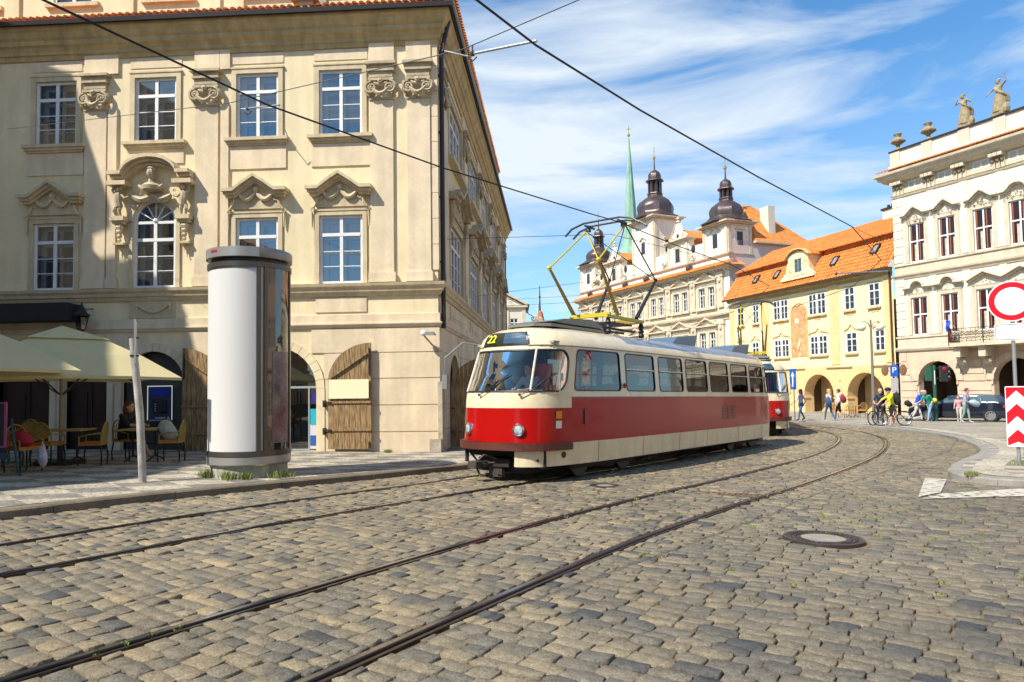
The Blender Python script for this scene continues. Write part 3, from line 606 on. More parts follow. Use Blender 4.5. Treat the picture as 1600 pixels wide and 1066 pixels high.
# string courses and cornice run round the corner
path = [(ends[0], 0), (0, 0), (0, ends[1])]
s = MB(); s.sweep(path, [(0, 4.10), (.05, 4.10), (.09, 4.2), (.13, 4.22), (.15, 4.30), (.2, 4.36), (.22, 4.44), (.0, 4.47)]); s.build('string_course', TRIM, HA)
s = MB(); s.sweep(path, [(0, 3.24), (.04, 3.24), (.07, 3.30), (.10, 3.33), (.10, 3.37), (.05, 3.38), (.05, 3.60), (0, 3.61)]); s.build('string_course', STU2, HA)
s = MB(); s.sweep(path, [(0, 11.02), (.05, 11.02), (.07, 11.14), (.12, 11.16), (.12, 11.24), (.17, 11.34), (.24, 11.38), (.24, 11.50), (.30, 11.56), (.36, 11.70), (.42, 11.74), (.42, 11.90), (.0, 11.93)]); s.build('cornice', SOFF, HA)
s = MB(); s.sweep(path, [(.42, 11.84), (.54, 11.82), (.56, 11.93), (.54, 11.95), (.44, 11.90)]); s.tube([(.30, .12, 11.86), (.34, .1, 11.7), (.20, .1, 11.1), (.13, .13, 10.85), (.12, .16, 9), (.12, .16, 3.2)], .065, 8)
for z in (10.2, 8.6, 6.8, 5.0): s.box(.0, .12, .1, .22, z, z+.04)
s.tube([(.1, 26.5, 11.85), (.12, 26.5, 11.6), (.0, 26.45, 11.2), (.03, 26.4, 10.8), (.05, 26.4, .2)], .07, 8); s.build('gutter', GUT, HA)
s = MB(); tiles(s, ends[0], .35, -.50, 11.97, .62, 12.46, m=0); q = MB(); tiles(q, -.3, ends[1], -.46, 11.97, .62, 12.46); q.xf(ROT); s.add(q.v, q.f, 0); s.build('roof', TILE, HA)
s = MB(); s.box(-3.75, -3.3, -.42, .2, 12.02, 12.22); s.prism([(-3.9, 12.2), (-3.15, 12.2), (-3.3, 12.26), (-3.5, 12.36), (-3.8, 12.28)], -.5, .3); s.box(-3.35, -3.08, .0, .3, 12.1, 12.62); s.build('roof_vent', mat('weathered_grey', (.36, .31, .24), .8, var=.2), HA)
# attic storey set back
s = MB(); ah = [(a-.0, b+.0, 13.05, 14.7) for a, b in bays]; wall(s, ends[0], -.62, 12.3, 15.1, ah, y=.6); q = MB(); wall(q, .6, 24.6, 12.3, 15.1, [(a+.4, b-.4, 13.05, 14.6) for a, b in sideb], y=.62); q.xf(ROT); s.add(q.v, q.f, 0)
s.quad((ends[0], 24.6, 12.3), (-.62, 24.6, 12.3), (-.62, 24.6, 15.1), (ends[0], 24.6, 15.1)); s.build('attic_wall', STUC, HA)
s = MB(); s.sweep([(ends[0], .6), (-.62, .6), (-.62, 24.6), (ends[0], 24.6)], [(0, 14.7), (.1, 14.72), (.16, 14.9), (.3, 15.0), (.42, 15.08), (.44, 15.2), (0, 15.24)]); s.build('attic_cornice', SOFF, HA)
s = MB(); q = MB(); tiles(q, .2, 25.0, .16, 15.22, 3.6, 17.4, m=0); q.xf(ROT); s.add(q.v, q.f, 0); s.quad((ends[0], .16, 15.22), (-.2, .16, 15.22), (-3.6, 3.6, 17.4), (ends[0], 3.6, 17.4)); s.quad((-3.6, 3.6, 17.4), (-3.6, 21, 17.4), (ends[0], 21, 17.4), (ends[0], 3.6, 17.4)); s.quad((-.2, 25, 15.22), (ends[0], 25, 15.22), (ends[0], 21, 17.4), (-3.6, 21, 17.4)); s.build('attic_roof', TILE, HA)
for a, b in bays: sash(HA, a, b, 13.05, 14.7, y=.64, deep=False); s = MB(); s.box(a-.2, b+.2, .5, .62, 12.92, 13.04); s.build('sill', TRIM, HA)
for a, b in sideb: o = sash(HA, a+.4, b-.4, 13.05, 14.6, y=.66, deep=False); rotated(o)
for x in (-1.0, -5.9, -6.6, -9.2, -12.7): s = MB(); s.box(x-.22, x+.22, .53, .61, 12.4, 14.7); s.build('pilaster', STUC, HA)
# rusticated base: proud courses with open joints, interrupted by the arches
s = MB(); zc = [-.55, .42, 1.14, 1.86, 2.56, 3.235]
def free(x0, x1, z0, z1):
    seg = [(x0, x1)]
    for d in doors:
        r = (d[1]-d[0])/2+.24; xc = (d[0]+d[1])/2; sp = d[3]-(d[1]-d[0])/2
        zz = z0+.0
        if zz < sp: half = r
        elif zz < sp+r: half = sqrt(max(0, r*r-(zz-sp)**2))
        else: continue
        new = []
        for a, b in seg:
            if xc+half <= a or xc-half >= b: new.append((a, b)); continue
            if xc-half > a+.05: new.append((a, xc-half))
            if xc+half < b-.05: new.append((xc+half, b))
        seg = new
    return seg
for z0, z1 in zip(zc, zc[1:]):
    for a, b in free(ends[0], .03, z0, z1): s.box(a, b, -.03, .02, z0+.012, z1-.012)
q = MB()
for z0, z1 in zip(zc, zc[1:]):
    x = .03
    for d in sdoor:
        r = (d[1]-d[0])/2+.15; xc = (d[0]+d[1])/2; sp = d[3]-(d[1]-d[0])/2; hf = r if z0 < sp else sqrt(max(0, r*r-(z0-sp)**2))
        if hf > 0 and xc-hf > x: q.box(x, xc-hf, -.03, .02, z0+.012, z1-.012)
        x = max(x, xc+hf)
    q.box(x, ends[1], -.03, .02, z0+.012, z1-.012)
q.xf(ROT); s.add(q.v, q.f, 0); s.build('rusticated_base', STU2, HA)
def arch_ring(mb, xc, sp, r, w_, y0, y1, z0, m=0, n=16):
    for k in range(n):
        a0, a1 = pi*k/n+.004, pi*(k+1)/n-.004
        mb.prism([(xc+r*cos(a0), sp+r*sin(a0)), (xc+r*cos(a1), sp+r*sin(a1)), (xc+(r+w_)*cos(a1), sp+(r+w_)*sin(a1)), (xc+(r+w_)*cos(a0), sp+(r+w_)*sin(a0))], y0, y1, m)
    for sg in (-1, 1):
        x = sorted((xc+sg*r, xc+sg*(r+w_))); mb.box(x[0], x[1], y0, y1, z0, sp-.004, m)
for i, d in enumerate(doors):
    s = MB(); r = (d[1]-d[0])/2; arch_ring(s, (d[0]+d[1])/2, d[3]-r, r, .23, -.05, .02, -.3); s.build('door_surround', STUC if i == 0 else STU2, HA)
s = MB(); s.vprism([(-.25, -.12), (.06, -.14), (.14, .25), (-.1, .1)], -.6, .22); s.vprism([(-.02, -.08), (.1, -.1), (.12, .2), (-.0, .1)], .2, 1.75); s.build('corner_bollard', mat('worn_stone', (.42, .36, .27), .9, var=.3, vs=4, bump=.6, bs=18), HA)
# shop front in the lit arch
dm = mat('shop_frame', (.50, .52, .52), .4, .5); s = MB(); xc = -4.5
s.box(-5.6, -3.4, .36, .42, 1.62, 1.68); s.box(-4.32, -4.26, .36, .42, -.3, 1.62); s.box(-3.72, -3.68, .36, .42, -.3, 1.62); s.box(-4.26, -3.72, .36, .41, -.12, -.05); so = s.build('shop_front', dm, HA)
s = MB(); s.poly([(xc-1.13, .4, -.3), (xc+1.13, .4, -.3), (xc+1.13, .4, 1.6)]+[(xc+1.13*cos(pi*k/12), .4, 1.6+1.13*sin(pi*k/12)) for k in range(1, 12)]+[(xc-1.13, .4, 1.6)]); s.build('pane', glass('shop_glass', (.35, .42, .42), .12), so, normals=False)
s = MB(); s.box(-5.6, -3.4, .43, .46, 1.66, 2.02); s.build('fascia', mat('teal_fascia', (.05, .20, .22), .5), so)
s = MB(); s.box(-3.66, -3.4, .345, .35, -.05, .62, 0); s.box(-3.65, -3.42, .335, .344, .62, 1.05, 1); s.box(-3.65, -3.42, .33, .343, .05, .32, 2); s.box(-3.6, -3.42, .335, .344, 1.2, 1.5, 3)
s.build('sticker', [mat('poster_white', (.62, .62, .66), .5), mat('poster_cyan', (.02, .42, .55), .5), mat('poster_blue', (.03, .10, .38), .5), mat('poster_navy', (.02, .02, .25), .5)], so)
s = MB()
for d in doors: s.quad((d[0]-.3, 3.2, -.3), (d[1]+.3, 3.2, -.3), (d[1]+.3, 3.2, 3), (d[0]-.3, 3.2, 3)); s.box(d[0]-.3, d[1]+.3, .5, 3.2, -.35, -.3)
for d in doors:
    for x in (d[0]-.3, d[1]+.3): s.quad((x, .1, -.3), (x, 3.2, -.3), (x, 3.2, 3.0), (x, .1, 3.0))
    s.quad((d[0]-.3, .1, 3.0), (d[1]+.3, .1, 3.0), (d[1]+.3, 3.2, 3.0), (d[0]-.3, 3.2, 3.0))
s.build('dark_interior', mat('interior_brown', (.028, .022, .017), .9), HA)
s = MB(); s.box(-3.2, -2.3, .16, .19, .2, .9)
# wooden door leaves opened flat on the wall
wood = node_mat('weathered_oak'); wm, wt, wn, wb = wood; c_ = wn.new('ShaderNodeTexCoord'); mp_ = wn.new('ShaderNodeMapping'); mp_.inputs['Scale'].default_value = (9, 9, 1.1); wt.links.new(c_.outputs['Object'], mp_.inputs[0])
ns = wn.new('ShaderNodeTexNoise'); ns.inputs['Scale'].default_value = 3; ns.inputs['Detail'].default_value = 8; wt.links.new(mp_.outputs[0], ns.inputs['Vector']); rp = wn.new('ShaderNodeValToRGB'); rp.color_ramp.elements[0].color = (.09, .052, .022, 1); rp.color_ramp.elements[1].color = (.42, .27, .115, 1); rp.color_ramp.elements[0].position = .3; rp.color_ramp.elements[1].position = .68
wt.links.new(ns.outputs['Fac'], rp.inputs[0]); wt.links.new(rp.outputs[0], wb.inputs['Base Color']); wb.inputs['Roughness'].default_value = .75
def leaf(x0, x1, z0, z1, hi, rise, poster=False, yy=-.19, brace=True, M=None, lab=''):
    """hi: +1 = tall edge at x1. quarter-arch top"""
    W = x1-x0; t = thing('door_leaf', lab, 'wooden door', (0, 0, 0)); t.parent = None
    t.matrix_world = HA_M @ (M or Matrix.Identity(4)) @ Matrix.Translation((x0, yy, z0)); H = z1-z0
    def top(f): f = f if hi > 0 else 1-f; return H-rise+rise*sqrt(max(0, 1-(1-f)**2))
    s = MB(); n = 8
    for k in range(n):
        a, b = W*k/n+.004, W*(k+1)/n-.004; j = random.uniform(-.004, .004); pts = [(a, 0), (b, 0)]+[(a+(b-a)*q/4, top((a+(b-a)*q/4)/W)) for q in range(4, -1, -1)]
        s.prism(pts, j, .045)
    s.build('planks', wm, t)
    s = MB(); zs = (H*.17, H*.43)
    for z in zs: s.box(.0, W, -.03, 0, z, z+.06)
    e = (.04, H*.66), (W-.1, H*.90)
    if hi < 0: e = (W-.04, H*.66), (.1, H*.90)
    s.bar((e[0][0], -.02, e[0][1]), (e[1][0], -.02, e[1][1]), .06, .035)
    s.build('battens', wm, t); IR = mat('old_iron', (.05, .045, .04), .6, .6); s = MB(); xe = W-.07 if hi > 0 else .05
    s.box(xe, xe+.03, -.035, -.005, H*.70, H*.95); s.build('bolt', IR, t); MB().box(xe, xe+.03, -.035, -.005, .02, .2).build('bolt', IR, t)
    for z in zs: s = MB(); s.bar((-.14 if hi > 0 else W+.14, .0, z+.03), (.1 if hi > 0 else W-.1, -.04, z+.03), .04, .03); s.box(-.15 if hi > 0 else W+.1, -.1 if hi > 0 else W+.15, .0, .19, z-.1, z+.08); s.build('hinge', IR, t)
    if poster: s = MB(); s.box(.03, W-.06, -.045, -.031, H*.475, H*.655); s.build('panel', mat('pale_panel', (.83, .75, .47), .6), t)
    return t
HA_M = Matrix.Translation((*OA, 0)) @ Matrix.Rotation(ANG_A, 4, 'Z')
leaf(-2.98, -1.80, -.02, 2.82, 1, 1.05, True, lab='sunlit arched wooden door leaf with a pale blank panel, beside the shop arch')
leaf(-7.03, -5.92, -.08, 2.76, -1, 1.0, lab='arched wooden door leaf half in shade between cash machine and advertising column')
for k in range(3):
    M = ROT @ Matrix.Translation((1.85+4.8*k, -.05, 0)) @ Matrix.Rotation(R(-84), 4, 'Z'); leaf(0, 1.0, -.2-.07*k, 2.45, 1, .9, yy=0, M=M, lab='brown arched door leaf open on the shaded house side, %s' % ('nearest the corner', 'second from the corner', 'third from the corner')[k])
s = MB()
for d in sdoor: s.box(d[0], d[1], .25, .3, -.6, 2.6)
s.xf(ROT); s.build('side_door', mat('dark_door', (.035, .026, .02), .7), HA)
# left arches: grey panel with cash machine, dark cafe doors
s = MB(); s.box(-8.85, -7.05, .2, .24, -.3, 1.95); s.prism([(-8.85, 1.95), (-7.05, 1.95)]+[(-7.95+.9*cos(pi*k/10), 1.95-.15+.9*sin(pi*k/10)) for k in range(1, 10)], .22, .25); s.box(-8.85, -7.05, .17, .2, 1.66, 1.7); s.build('arch_panel', mat('grey_panel', (.05, .05, .043), .6), HA)
t = thing('cash_machine', 'blue cash machine with a lit white frame set in the grey arch', 'cash machine', tuple(HA_M @ Vector((-7.8, .13, .68))), ANG_A)
s = MB(); s.box(-.30, .30, -.05, .1, 0, 1.02); s.build('body', mat('atm_blue', (.02, .035, .09), .4), t); s = MB(); s.box(-.28, .28, -.06, -.05, .8, 1.0); s.build('header', mat('atm_head', (.005, .03, .30), .4), t)
s = MB(); s.box(-.2, .2, -.065, -.05, .3, .68); s.build('screen', mat('atm_screen', (.01, .012, .018), .1), t); s = MB()
for k in range(4): s.box(-.14, -.1, -.072, -.064, .36+k*.06, .39+k*.06)
s.box(-.12, .16, -.08, -.05, .16, .2); s.box(-.26, .26, -.12, -.05, .1, .13); s.build('keys', mat('grey_key', (.3, .32, .34), .4), t)
s = MB(); s.box(-.355, -.34, -.07, -.05, .12, 1.07); s.box(.34, .355, -.07, -.05, .12, 1.07); s.box(-.335, .335, -.07, -.05, 1.045, 1.07); s.build('light_frame', mat('atm_light', (.9, .9, .85), .5, emit=((.95, .95, .85), .25)), t)
s = MB()
for d in doors[2:]: s.box(d[0], d[1], .25, .28, -.3, d[3]); s.box((d[0]+d[1])/2-.03, (d[0]+d[1])/2+.03, .22, .25, -.3, d[3]); s.box(d[0]+.2, (d[0]+d[1])/2-.12, .22, .25, .3, 1.6); s.box((d[0]+d[1])/2+.12, d[1]-.2, .22, .25, .3, 1.6)
s.build('cafe_door', mat('cafe_wood', (.03, .012, .008), .5), HA)
# awning, lantern, camera bracket
s = MB(); s.prism([(-14.5, 3.55), (-9.85, 3.55), (-9.98, 4.02), (-14.5, 4.02)], -.75, -.02); s.xf(HA_M); o = s.build('awning', mat('awning_black', (.012, .012, .014), .8), None); tag(o, 'black fabric awning under the string course, above the cafe', 'awning')
t = thing('wall_lantern', 'old dark street lantern on the wall at the end of the black awning', 'lantern', tuple(HA_M @ Vector((-9.72, -.45, 3.30))), ANG_A)
s = MB(); s.lathe([(.10, 0), (.19, .36)], n=6); s.build('glass', glass('lantern_glass', (.5, .45, .38), .1), t); s = MB(); s.lathe([(.21, .36), (.22, .39), (.14, .48), (.13, .52), (.08, .56), (.09, .60), (.05, .64), (.02, .72), (.001, .74)], n=6); s.lathe([(.06, -.06), (.11, 0), (.10, .01)], n=6)
for k in range(6): a = pi/3*k; s.bar((.10*cos(a), .10*sin(a), 0), (.19*cos(a), .19*sin(a), .36), .014)
for k in range(6): a = pi/3*k; s.ball((.22*cos(a), .22*sin(a), .41), .02, 5)
s.bar((0, 0, .55), (0, .45, .62), .03); s.tube([(0, 0, -.05), (0, .2, -.2), (0, .45, -.15)], .015, 5); s.build('frame', mat('lantern_metal', (.025, .03, .03), .5, .5), t)
t = thing('security_camera', 'small white camera pair on a diagonal bracket at the house corner', 'camera', tuple(HA_M @ Vector((-.35, -.30, 2.98))), ANG_A)
s = MB(); s.ball((0, 0, .06), .085, 8); s.build('dome', WHITE, t); s = MB(); s.box(.08, .28, -.05, .05, .0, .09); s.tube([(.28, .0, .05), (.33, 0, 0)], .02, 5); s.build('housing', mat('grey_metal', (.32, .31, .29), .5, .3), t); s = MB(); s.bar((.02, .02, -.02), (.33, .27, -.42), .035); s.build('bracket', mat('grey_metal', (.32, .31, .29), .5, .3), t)
# ================================================================ TRAM
TRED = mat('tram_red', (.37, .004, .003), .25, spec=.25, coat=.22, var=.05, vs=2); TCRM = mat('tram_cream', (.76, .64, .42), .25, coat=.4, var=.10, vs=2, streak=.10)
TROOF = mat('tram_roof_grey', (.30, .33, .37), .28, .35, var=.25, vs=3, bump=.25, bs=14); BLK = mat('rubber_black', (.014, .014, .015), .5); UNDER = mat('undercarriage', (.018, .015, .013), .8)
TGL = glass('tram_glass', (.22, .24, .24), .035); BUMP = mat('bumper_brown', (.11, .028, .018), .5, var=.2); CHR = mat('chrome', (.7, .7, .7), .15, 1); ALU = mat('aluminium', (.55, .55, .52), .35, .8)
SKIN = mat('skin', (.55, .30, .20), .55)
def tram_outline():
    fr = [(-.42, 0), (-.40, .3), (-.32, .6), (-.16, .85), (.06, 1.0), (.4, 1.09), (.95, 1.16), (1.7, 1.22), (2.6, 1.25)]
    re_ = [(10.9, 1.25), (11.6, 1.22), (12.25, 1.15), (12.7, 1.05), (12.98, .88), (13.12, .6), (13.18, .3), (13.2, 0)]
    return fr, re_
FR, RE = tram_outline()
OUT = [Vector((x, y, 0)) for x, y in FR]; OUT = [v for v in catmull(OUT, 6)]+[Vector((2.6+(10.9-2.6)*k/40, 1.25, 0)) for k in range(1, 40)]+[v for v in catmull([Vector((x, y, 0)) for x, y in RE], 6)]
PL = [0]
for a, b in zip(OUT, OUT[1:]): PL.append(PL[-1]+(b-a).length)
PT = PL[-1]; OX = np.array([v.x for v in OUT]); OY = np.array([v.y for v in OUT]); PLN = np.array(PL)
ZI = [.3, .75, 1.6, 1.7, 2.52, 2.62, 2.74, 2.84, 2.92, 2.98, 3.03, 3.05]
INS = [.03, 0, 0, .005, .06, .085, .16, .28, .45, .66, .95, 1.25]
LEAN = [0, 0, .05, .08, .40, .42, .44, .50, .70, 1.05, 1.6, 2.2]
def S(p, z, out=0.):
    """p>0: side towards +y mirrored; negative p = near side (-y)"""
    sg = -1 if p < 0 else 1; q = abs(p); x = float(np.interp(q, PLN, OX)); y = float(np.interp(q, PLN, OY))
    x2 = float(np.interp(min(q+.02, PT), PLN, OX))-float(np.interp(max(q-.02, 0), PLN, OX)); y2 = float(np.interp(min(q+.02, PT), PLN, OY))-float(np.interp(max(q-.02, 0), PLN, OY))
    l = hypot(x2, y2) or 1; nx, ny = -y2/l, x2/l
    ins = float(np.interp(z, ZI, INS)); le = float(np.interp(z, ZI, LEAN))
    wf = max(0, min(1, (1.9-x)/2.1)); wr = max(0, min(1, (x-11.3)/1.9)); wf = wf*wf*(3-2*wf); wr = wr*wr*(3-2*wr)
    yy = y*(1-ins/1.25); xx = x+le*wf-.75*le*wr
    return Vector((xx+nx*out, sg*(yy+ny*out), z))
def pat_x(x):                             # arc position on the side for a given x
    return float(np.interp(x, OX, PLN))
def patch(mb, p0, p1, z0, z1, m=0, out=0., dp=.16, dz=.14):
    n = max(1, int(abs(p1-p0)/dp+.5)); k = max(1, int((z1-z0)/dz+.5)); vs = [S(p0+(p1-p0)*i/n, z0+(z1-z0)*j/k, out) for j in range(k+1) for i in range(n+1)]
    mb.add(vs, [(j*(n+1)+i, j*(n+1)+i+1, (j+1)*(n+1)+i+1, (j+1)*(n+1)+i) for j in range(k) for i in range(n)], m)
def rrect(p0, p1, z0, z1, r, n=5):
    r = min(r, (p1-p0)/2, (z1-z0)/2); out = []
    for cx, cz, a in ((p1-r, z1-r, 0), (p0+r, z1-r, pi/2), (p0+r, z0+r, pi), (p1-r, z0+r, 3*pi/2)):
        out += [(cx+r*cos(a+pi/2*k/n), cz+r*sin(a+pi/2*k/n)) for k in range(n+1)]
    return out
def densify(P, d=.12):
    out = []
    for a, b in zip(P, P[1:]+P[:1]):
        n = max(1, int(hypot(b[0]-a[0], b[1]-a[1])/d)); out += [(a[0]+(b[0]-a[0])*k/n, a[1]+(b[1]-a[1])*k/n) for k in range(n)]
    return out
def holed(mb, c0, c1, z0, z1, hp, m=0):
    """cell of the body with a window opening hp (p,z loop)"""
    cp, cz = (c0+c1)/2, (z0+z1)/2; mp_, mz = sum(a for a, b in hp)/len(hp), sum(b for a, b in hp)/len(hp)
    outer = []
    for a, b in hp:                       # project the loop outwards on the cell border
        dx, dz = a-mp_, b-mz; ts = []
        if dx > 1e-9: ts.append((c1-mp_)/dx)
        if dx < -1e-9: ts.append((c0-mp_)/dx)
        if dz > 1e-9: ts.append((z1-mz)/dz)
        if dz < -1e-9: ts.append((z0-mz)/dz)
        t = min(ts); outer.append((mp_+dx*t, mz+dz*t))
    n = len(hp); allp = []
    for (a, b), (c, d), (e, f), (g_, h) in zip(hp, hp[1:]+hp[:1], outer, outer[1:]+outer[:1]):
        corners = [q for q in ((c0, z0), (c1, z0), (c1, z1), (c0, z1))]
        P = [(a, b), (c, d), (g_, h)]
        for q in corners:
            if abs(e-g_) > 1e-6 and abs(f-h) > 1e-6 and min(e, g_)-1e-6 <= q[0] <= max(e, g_)+1e-6 and min(f, h)-1e-6 <= q[1] <= max(f, h)+1e-6: P.append(q); break
        P.append((e, f)); mb.poly([S(x, z) for x, z in P], m)
def gasket(mb, hp, w_, out, m=0, depth=.0):
    n = len(hp); mp_, mz = sum(a for a, b in hp)/n, sum(b for a, b in hp)/n; inn = []
    for i, (a, b) in enumerate(hp):
        t = Vector((hp[(i+1) % n][0]-hp[i-1][0], hp[(i+1) % n][1]-hp[i-1][1])).normalized(); nn = Vector((-t.y, t.x))
        if nn.dot(Vector((mp_-a, mz-b))) < 0: nn = -nn
        inn.append((a+nn.x*w_, b+nn.y*w_))
    for i in range(n):
        j = (i+1) % n; A1, B1, C1, D1 = S(*hp[i], out), S(*hp[j], out), S(*inn[j], out), S(*inn[i], out)
        mb.quad(A1, B1, C1, D1, m); mb.quad(S(*hp[i], -.01), S(*hp[j], -.01), B1, A1, m); mb.quad(S(*inn[i], -.03), S(*inn[j], -.03), C1, D1, m)
    return inn
def fill(mb, hp, out=0., m=0, rings=3):
    n = len(hp); mp_, mz = sum(a for a, b in hp)/n, sum(b for a, b in hp)/n; prev = hp
    for r in range(1, rings+1):
        f = 1-r/rings
        if r == rings:
            for i in range(n): mb.poly([S(*prev[i], out), S(*prev[(i+1) % n], out), S(mp_, mz, out)], m)
        else:
            cur = [(mp_+(a-mp_)*f, mz+(b-mz)*f) for a, b in hp]
            for i in range(n): j = (i+1) % n; mb.quad(S(*prev[i], out), S(*prev[j], out), S(*cur[j], out), S(*cur[i], out), m)
            prev = cur
def make_tram(name, label, M, sign=True, panto=True):
    T = thing(name, label, 'tram'); T.matrix_world = M
    near_w = [(.72, 2.44), (2.66, 4.03), (4.25, 5.57), (5.77, 7.10), (7.30, 8.62), (8.85, 10.17), (10.38, 11.68), (11.86, 12.55)]
    # body in bands
    mb = MB(); ZW0, ZW1 = 1.70, 2.52; pk = PT-.004
    pf = .55                                        # skirt starts behind the bumper corner
    for sg in (-1, 1): patch(mb, -pf if sg < 0 else pat_x(.9), sg*PT, .30, .72, 1)
    pc = pat_x(.66); patch(mb, -pc, pc, .72, 1.38, 0); patch(mb, -pc, pc, 1.38, ZW0-.03, 1)
    for sg in (-1, 1): a, b = sorted((sg*pc, sg*PT)); patch(mb, a, b, .72, 1.58, 0); patch(mb, a, b, 1.58, ZW0-.03, 1)
    cells = []                                            # window band cells along p (same both sides)
    edges = [pat_x(.58)]+[pat_x((a[1]+b[0])/2) for a, b in zip(near_w, near_w[1:])]+[pat_x(12.68)]
    wins = []
    for sg in (-1, 1):
        for i, (a, b) in enumerate(near_w):
            c0, c1 = edges[i], edges[i+1]; hp = densify(rrect(pat_x(a), pat_x(b), ZW0+.0, ZW1, .10)); 
            if sg < 0: hp = [(-p, z) for p, z in hp]; holed(mb, -c1, -c0, ZW0-.03, ZW1+.04, hp, 1)
            else: holed(mb, c0, c1, ZW0-.03, ZW1+.04, hp, 1)
            wins.append((sg, i, hp))
    e0 = edges[0]; e1 = edges[-1]
    # windscreen opening with the corner glasses
    ws = densify(rrect(-e0+.10, e0-.10, 1.66, 2.50, .30, 8), .1); holed(mb, -e0, e0, ZW0-.031, ZW1+.04, [(p, max(z, ZW0-.02)) for p, z in ws], 1); ws = [(p, max(z, ZW0-.02)) for p, z in ws]
    for sg in (-1, 1): 
        a, b = sorted((sg*e1, sg*(PT-.75))); patch(mb, a, b, ZW0-.03, ZW1+.04, 1)
        
    rwp = densify(rrect(PT-.68, PT-.02, ZW0, 2.42, .15)); holed(mb, PT-.75, PT, ZW0-.03, ZW1+.04, rwp, 1); rwn = [(-p, z) for p, z in rwp]; holed(mb, -PT, -PT+.75, ZW0-.03, ZW1+.04, rwn, 1)
    for za, zb in zip(ZI[4:], ZI[5:]):
        za = max(za, ZW1+.04) if za < ZW1+.04 else za
        pa = pat_x(3.0); pb = pat_x(11.9)
        patch(mb, -pa, pa, za, zb, 1, dz=.3)
        for sg in (-1, 1):
            a, b = sorted((sg*pa, sg*pb)); patch(mb, a, b, za, zb, 2 if za >= 2.7 else 1, dz=.3); a, b = sorted((sg*pb, sg*PT)); patch(mb, a, b, za, zb, 1, dz=.3)
    body = mb.build('body', [TRED, TCRM, TROOF], T, smooth=True, weld=True)
    # panel joints, drip rail, rub strip
    s = MB()
    for sg in (-1, 1):
        for x in (1.55, 3.4, 5.3, 7.0, 9.3, 11.4): p = pat_x(x)*sg; s.bar(S(p, .31, .003), S(p, .71, .003), .012, .006)
        n = 60; P = [S(sg*(e0*.35+(PT-.3-e0*.35)*k/n), 2.575, .012) for k in range(n+1)]; s.tube(P, .013, 5)
        P = [S(sg*(pc+(PT-pc)*k/60), 1.582, .004) for k in range(61)]; s.tube(P, .008, 4)
    s.build('trim_strip', mat('trim_dull', (.33, .28, .20), .5, .2), T)
    s = MB(); p0 = pat_x(7.95)
    for q in range(3):
        for k in range(9):
            a = -pat_x(8.05+q*.36); b = -pat_x(8.35+q*.36); s.bar(S(a, .98+k*.043, .012), S(b, .98+k*.043, .012), .02, .014)
    s.build('vent_grille', mat('grille_dark', (.13, .03, .025), .4, .3), T)
    s = MB(); patch(s, -pat_x(.22)-.15, -pat_x(.22)+.0, 1.18, 1.32, 0, .02, .08, .08); s.build('indicator_light', mat('amber', (.75, .25, .01), .2), T)
    s = MB(); patch(s, -pat_x(.22)-.15, -pat_x(.22)+.0, 1.0, 1.14, 0, .02, .08, .08); s.build('marker_light', mat('lamp_clear', (.75, .7, .66), .15), T)
    s = MB(); s.ball(S(-pat_x(2.55), 1.82, .03), .045, 8, sc=(1, .6, 1.3)); s.build('side_light', mat('lamp_red', (.35, .02, .01), .3), T)
    s = MB(); s.box(-.0, .07, -.02, .02, 0, .3); s.xf(Matrix.Translation(S(-pat_x(1.05), 1.05, .004))); s.build('side_badge', mat('badge_dark', (.14, .01, .02), .3), T)
    for sg, i, hp in wins:
        s = MB(); inn = gasket(s, hp, .022, .010); 
        if i not in (0,): s.bar(S(hp[0][0] if 0 else sg*(pat_x(near_w[i][0])+.03), 2.16, .002), S(sg*(pat_x(near_w[i][1])-.03), 2.16, .002), .02, .03)
        o = s.build('side_window', [BLK], T); 
        if i: s = MB(); s.bar(S(sg*(pat_x(near_w[i][0])+.03), 2.17, .012), S(sg*(pat_x(near_w[i][1])-.03), 2.17, .012), .012, .02); s.build('vent_bar', ALU, o)
        s = MB(); fill(s, hp, -.012); s.build('pane', TGL, o, normals=False)
    s = MB()
    for hp in (rwp, rwn): gasket(s, hp, .02, .01)
    o = s.build('rear_window', BLK, T); s = MB(); fill(s, rwp, -.01); fill(s, rwn, -.01); s.build('pane', TGL, o, normals=False)
    s = MB(); gasket(s, ws, .028, .014); 
    for pdiv in (-.80, .80): s.tube([S(pdiv, 1.69, .015), S(pdiv*.98, 2.1, .015), S(pdiv*.96, 2.49, .015)], .022, 6, 1)
    o = s.build('windscreen', [BLK, mat('cream_bar', (.65, .58, .45), .4)], T)
    s = MB(); fill(s, ws, -.008, rings=6); s.build('pane', glass('screen_glass', (.72, .77, .78), .0), o, normals=False, weld=True, smooth=True)
    # destination box
    s = MB(); patch(s, -.60, .58, 2.595, 2.845, 0, .014, .1, .1); patch(s, -.63, .61, 2.57, 2.87, 2, .006, .1, .1); patch(s, -.56, -.02, 2.62, 2.82, 1, .018, .1, .1); o = s.build('destination_box', [mat('display_black', (.02, .02, .012), .35), mat('display_blue', (.05, .10, .16), .2), BLK], T)
    if sign:
        a, b = S(.38, 2.72, .03), S(.14, 2.72, .03); X = (b-a).normalized(); Z = (S(.26, 2.84, .03)-S(.26, 2.6, .03)).normalized(); Nn = X.cross(Z)
        s = MB(); s_m = Matrix(((X.x, Z.x, Nn.x, 0), (X.y, Z.y, Nn.y, 0), (X.z, Z.z, Nn.z, 0), (0, 0, 0, 1)))
        text_mesh(s, '22', .23, Matrix.Translation(S(.30, 2.712, .036)) @ s_m, 0); s.build('route_number', mat('led_yellow', (.75, .8, .03), .5, emit=((.75, .82, .03), .55)), T)
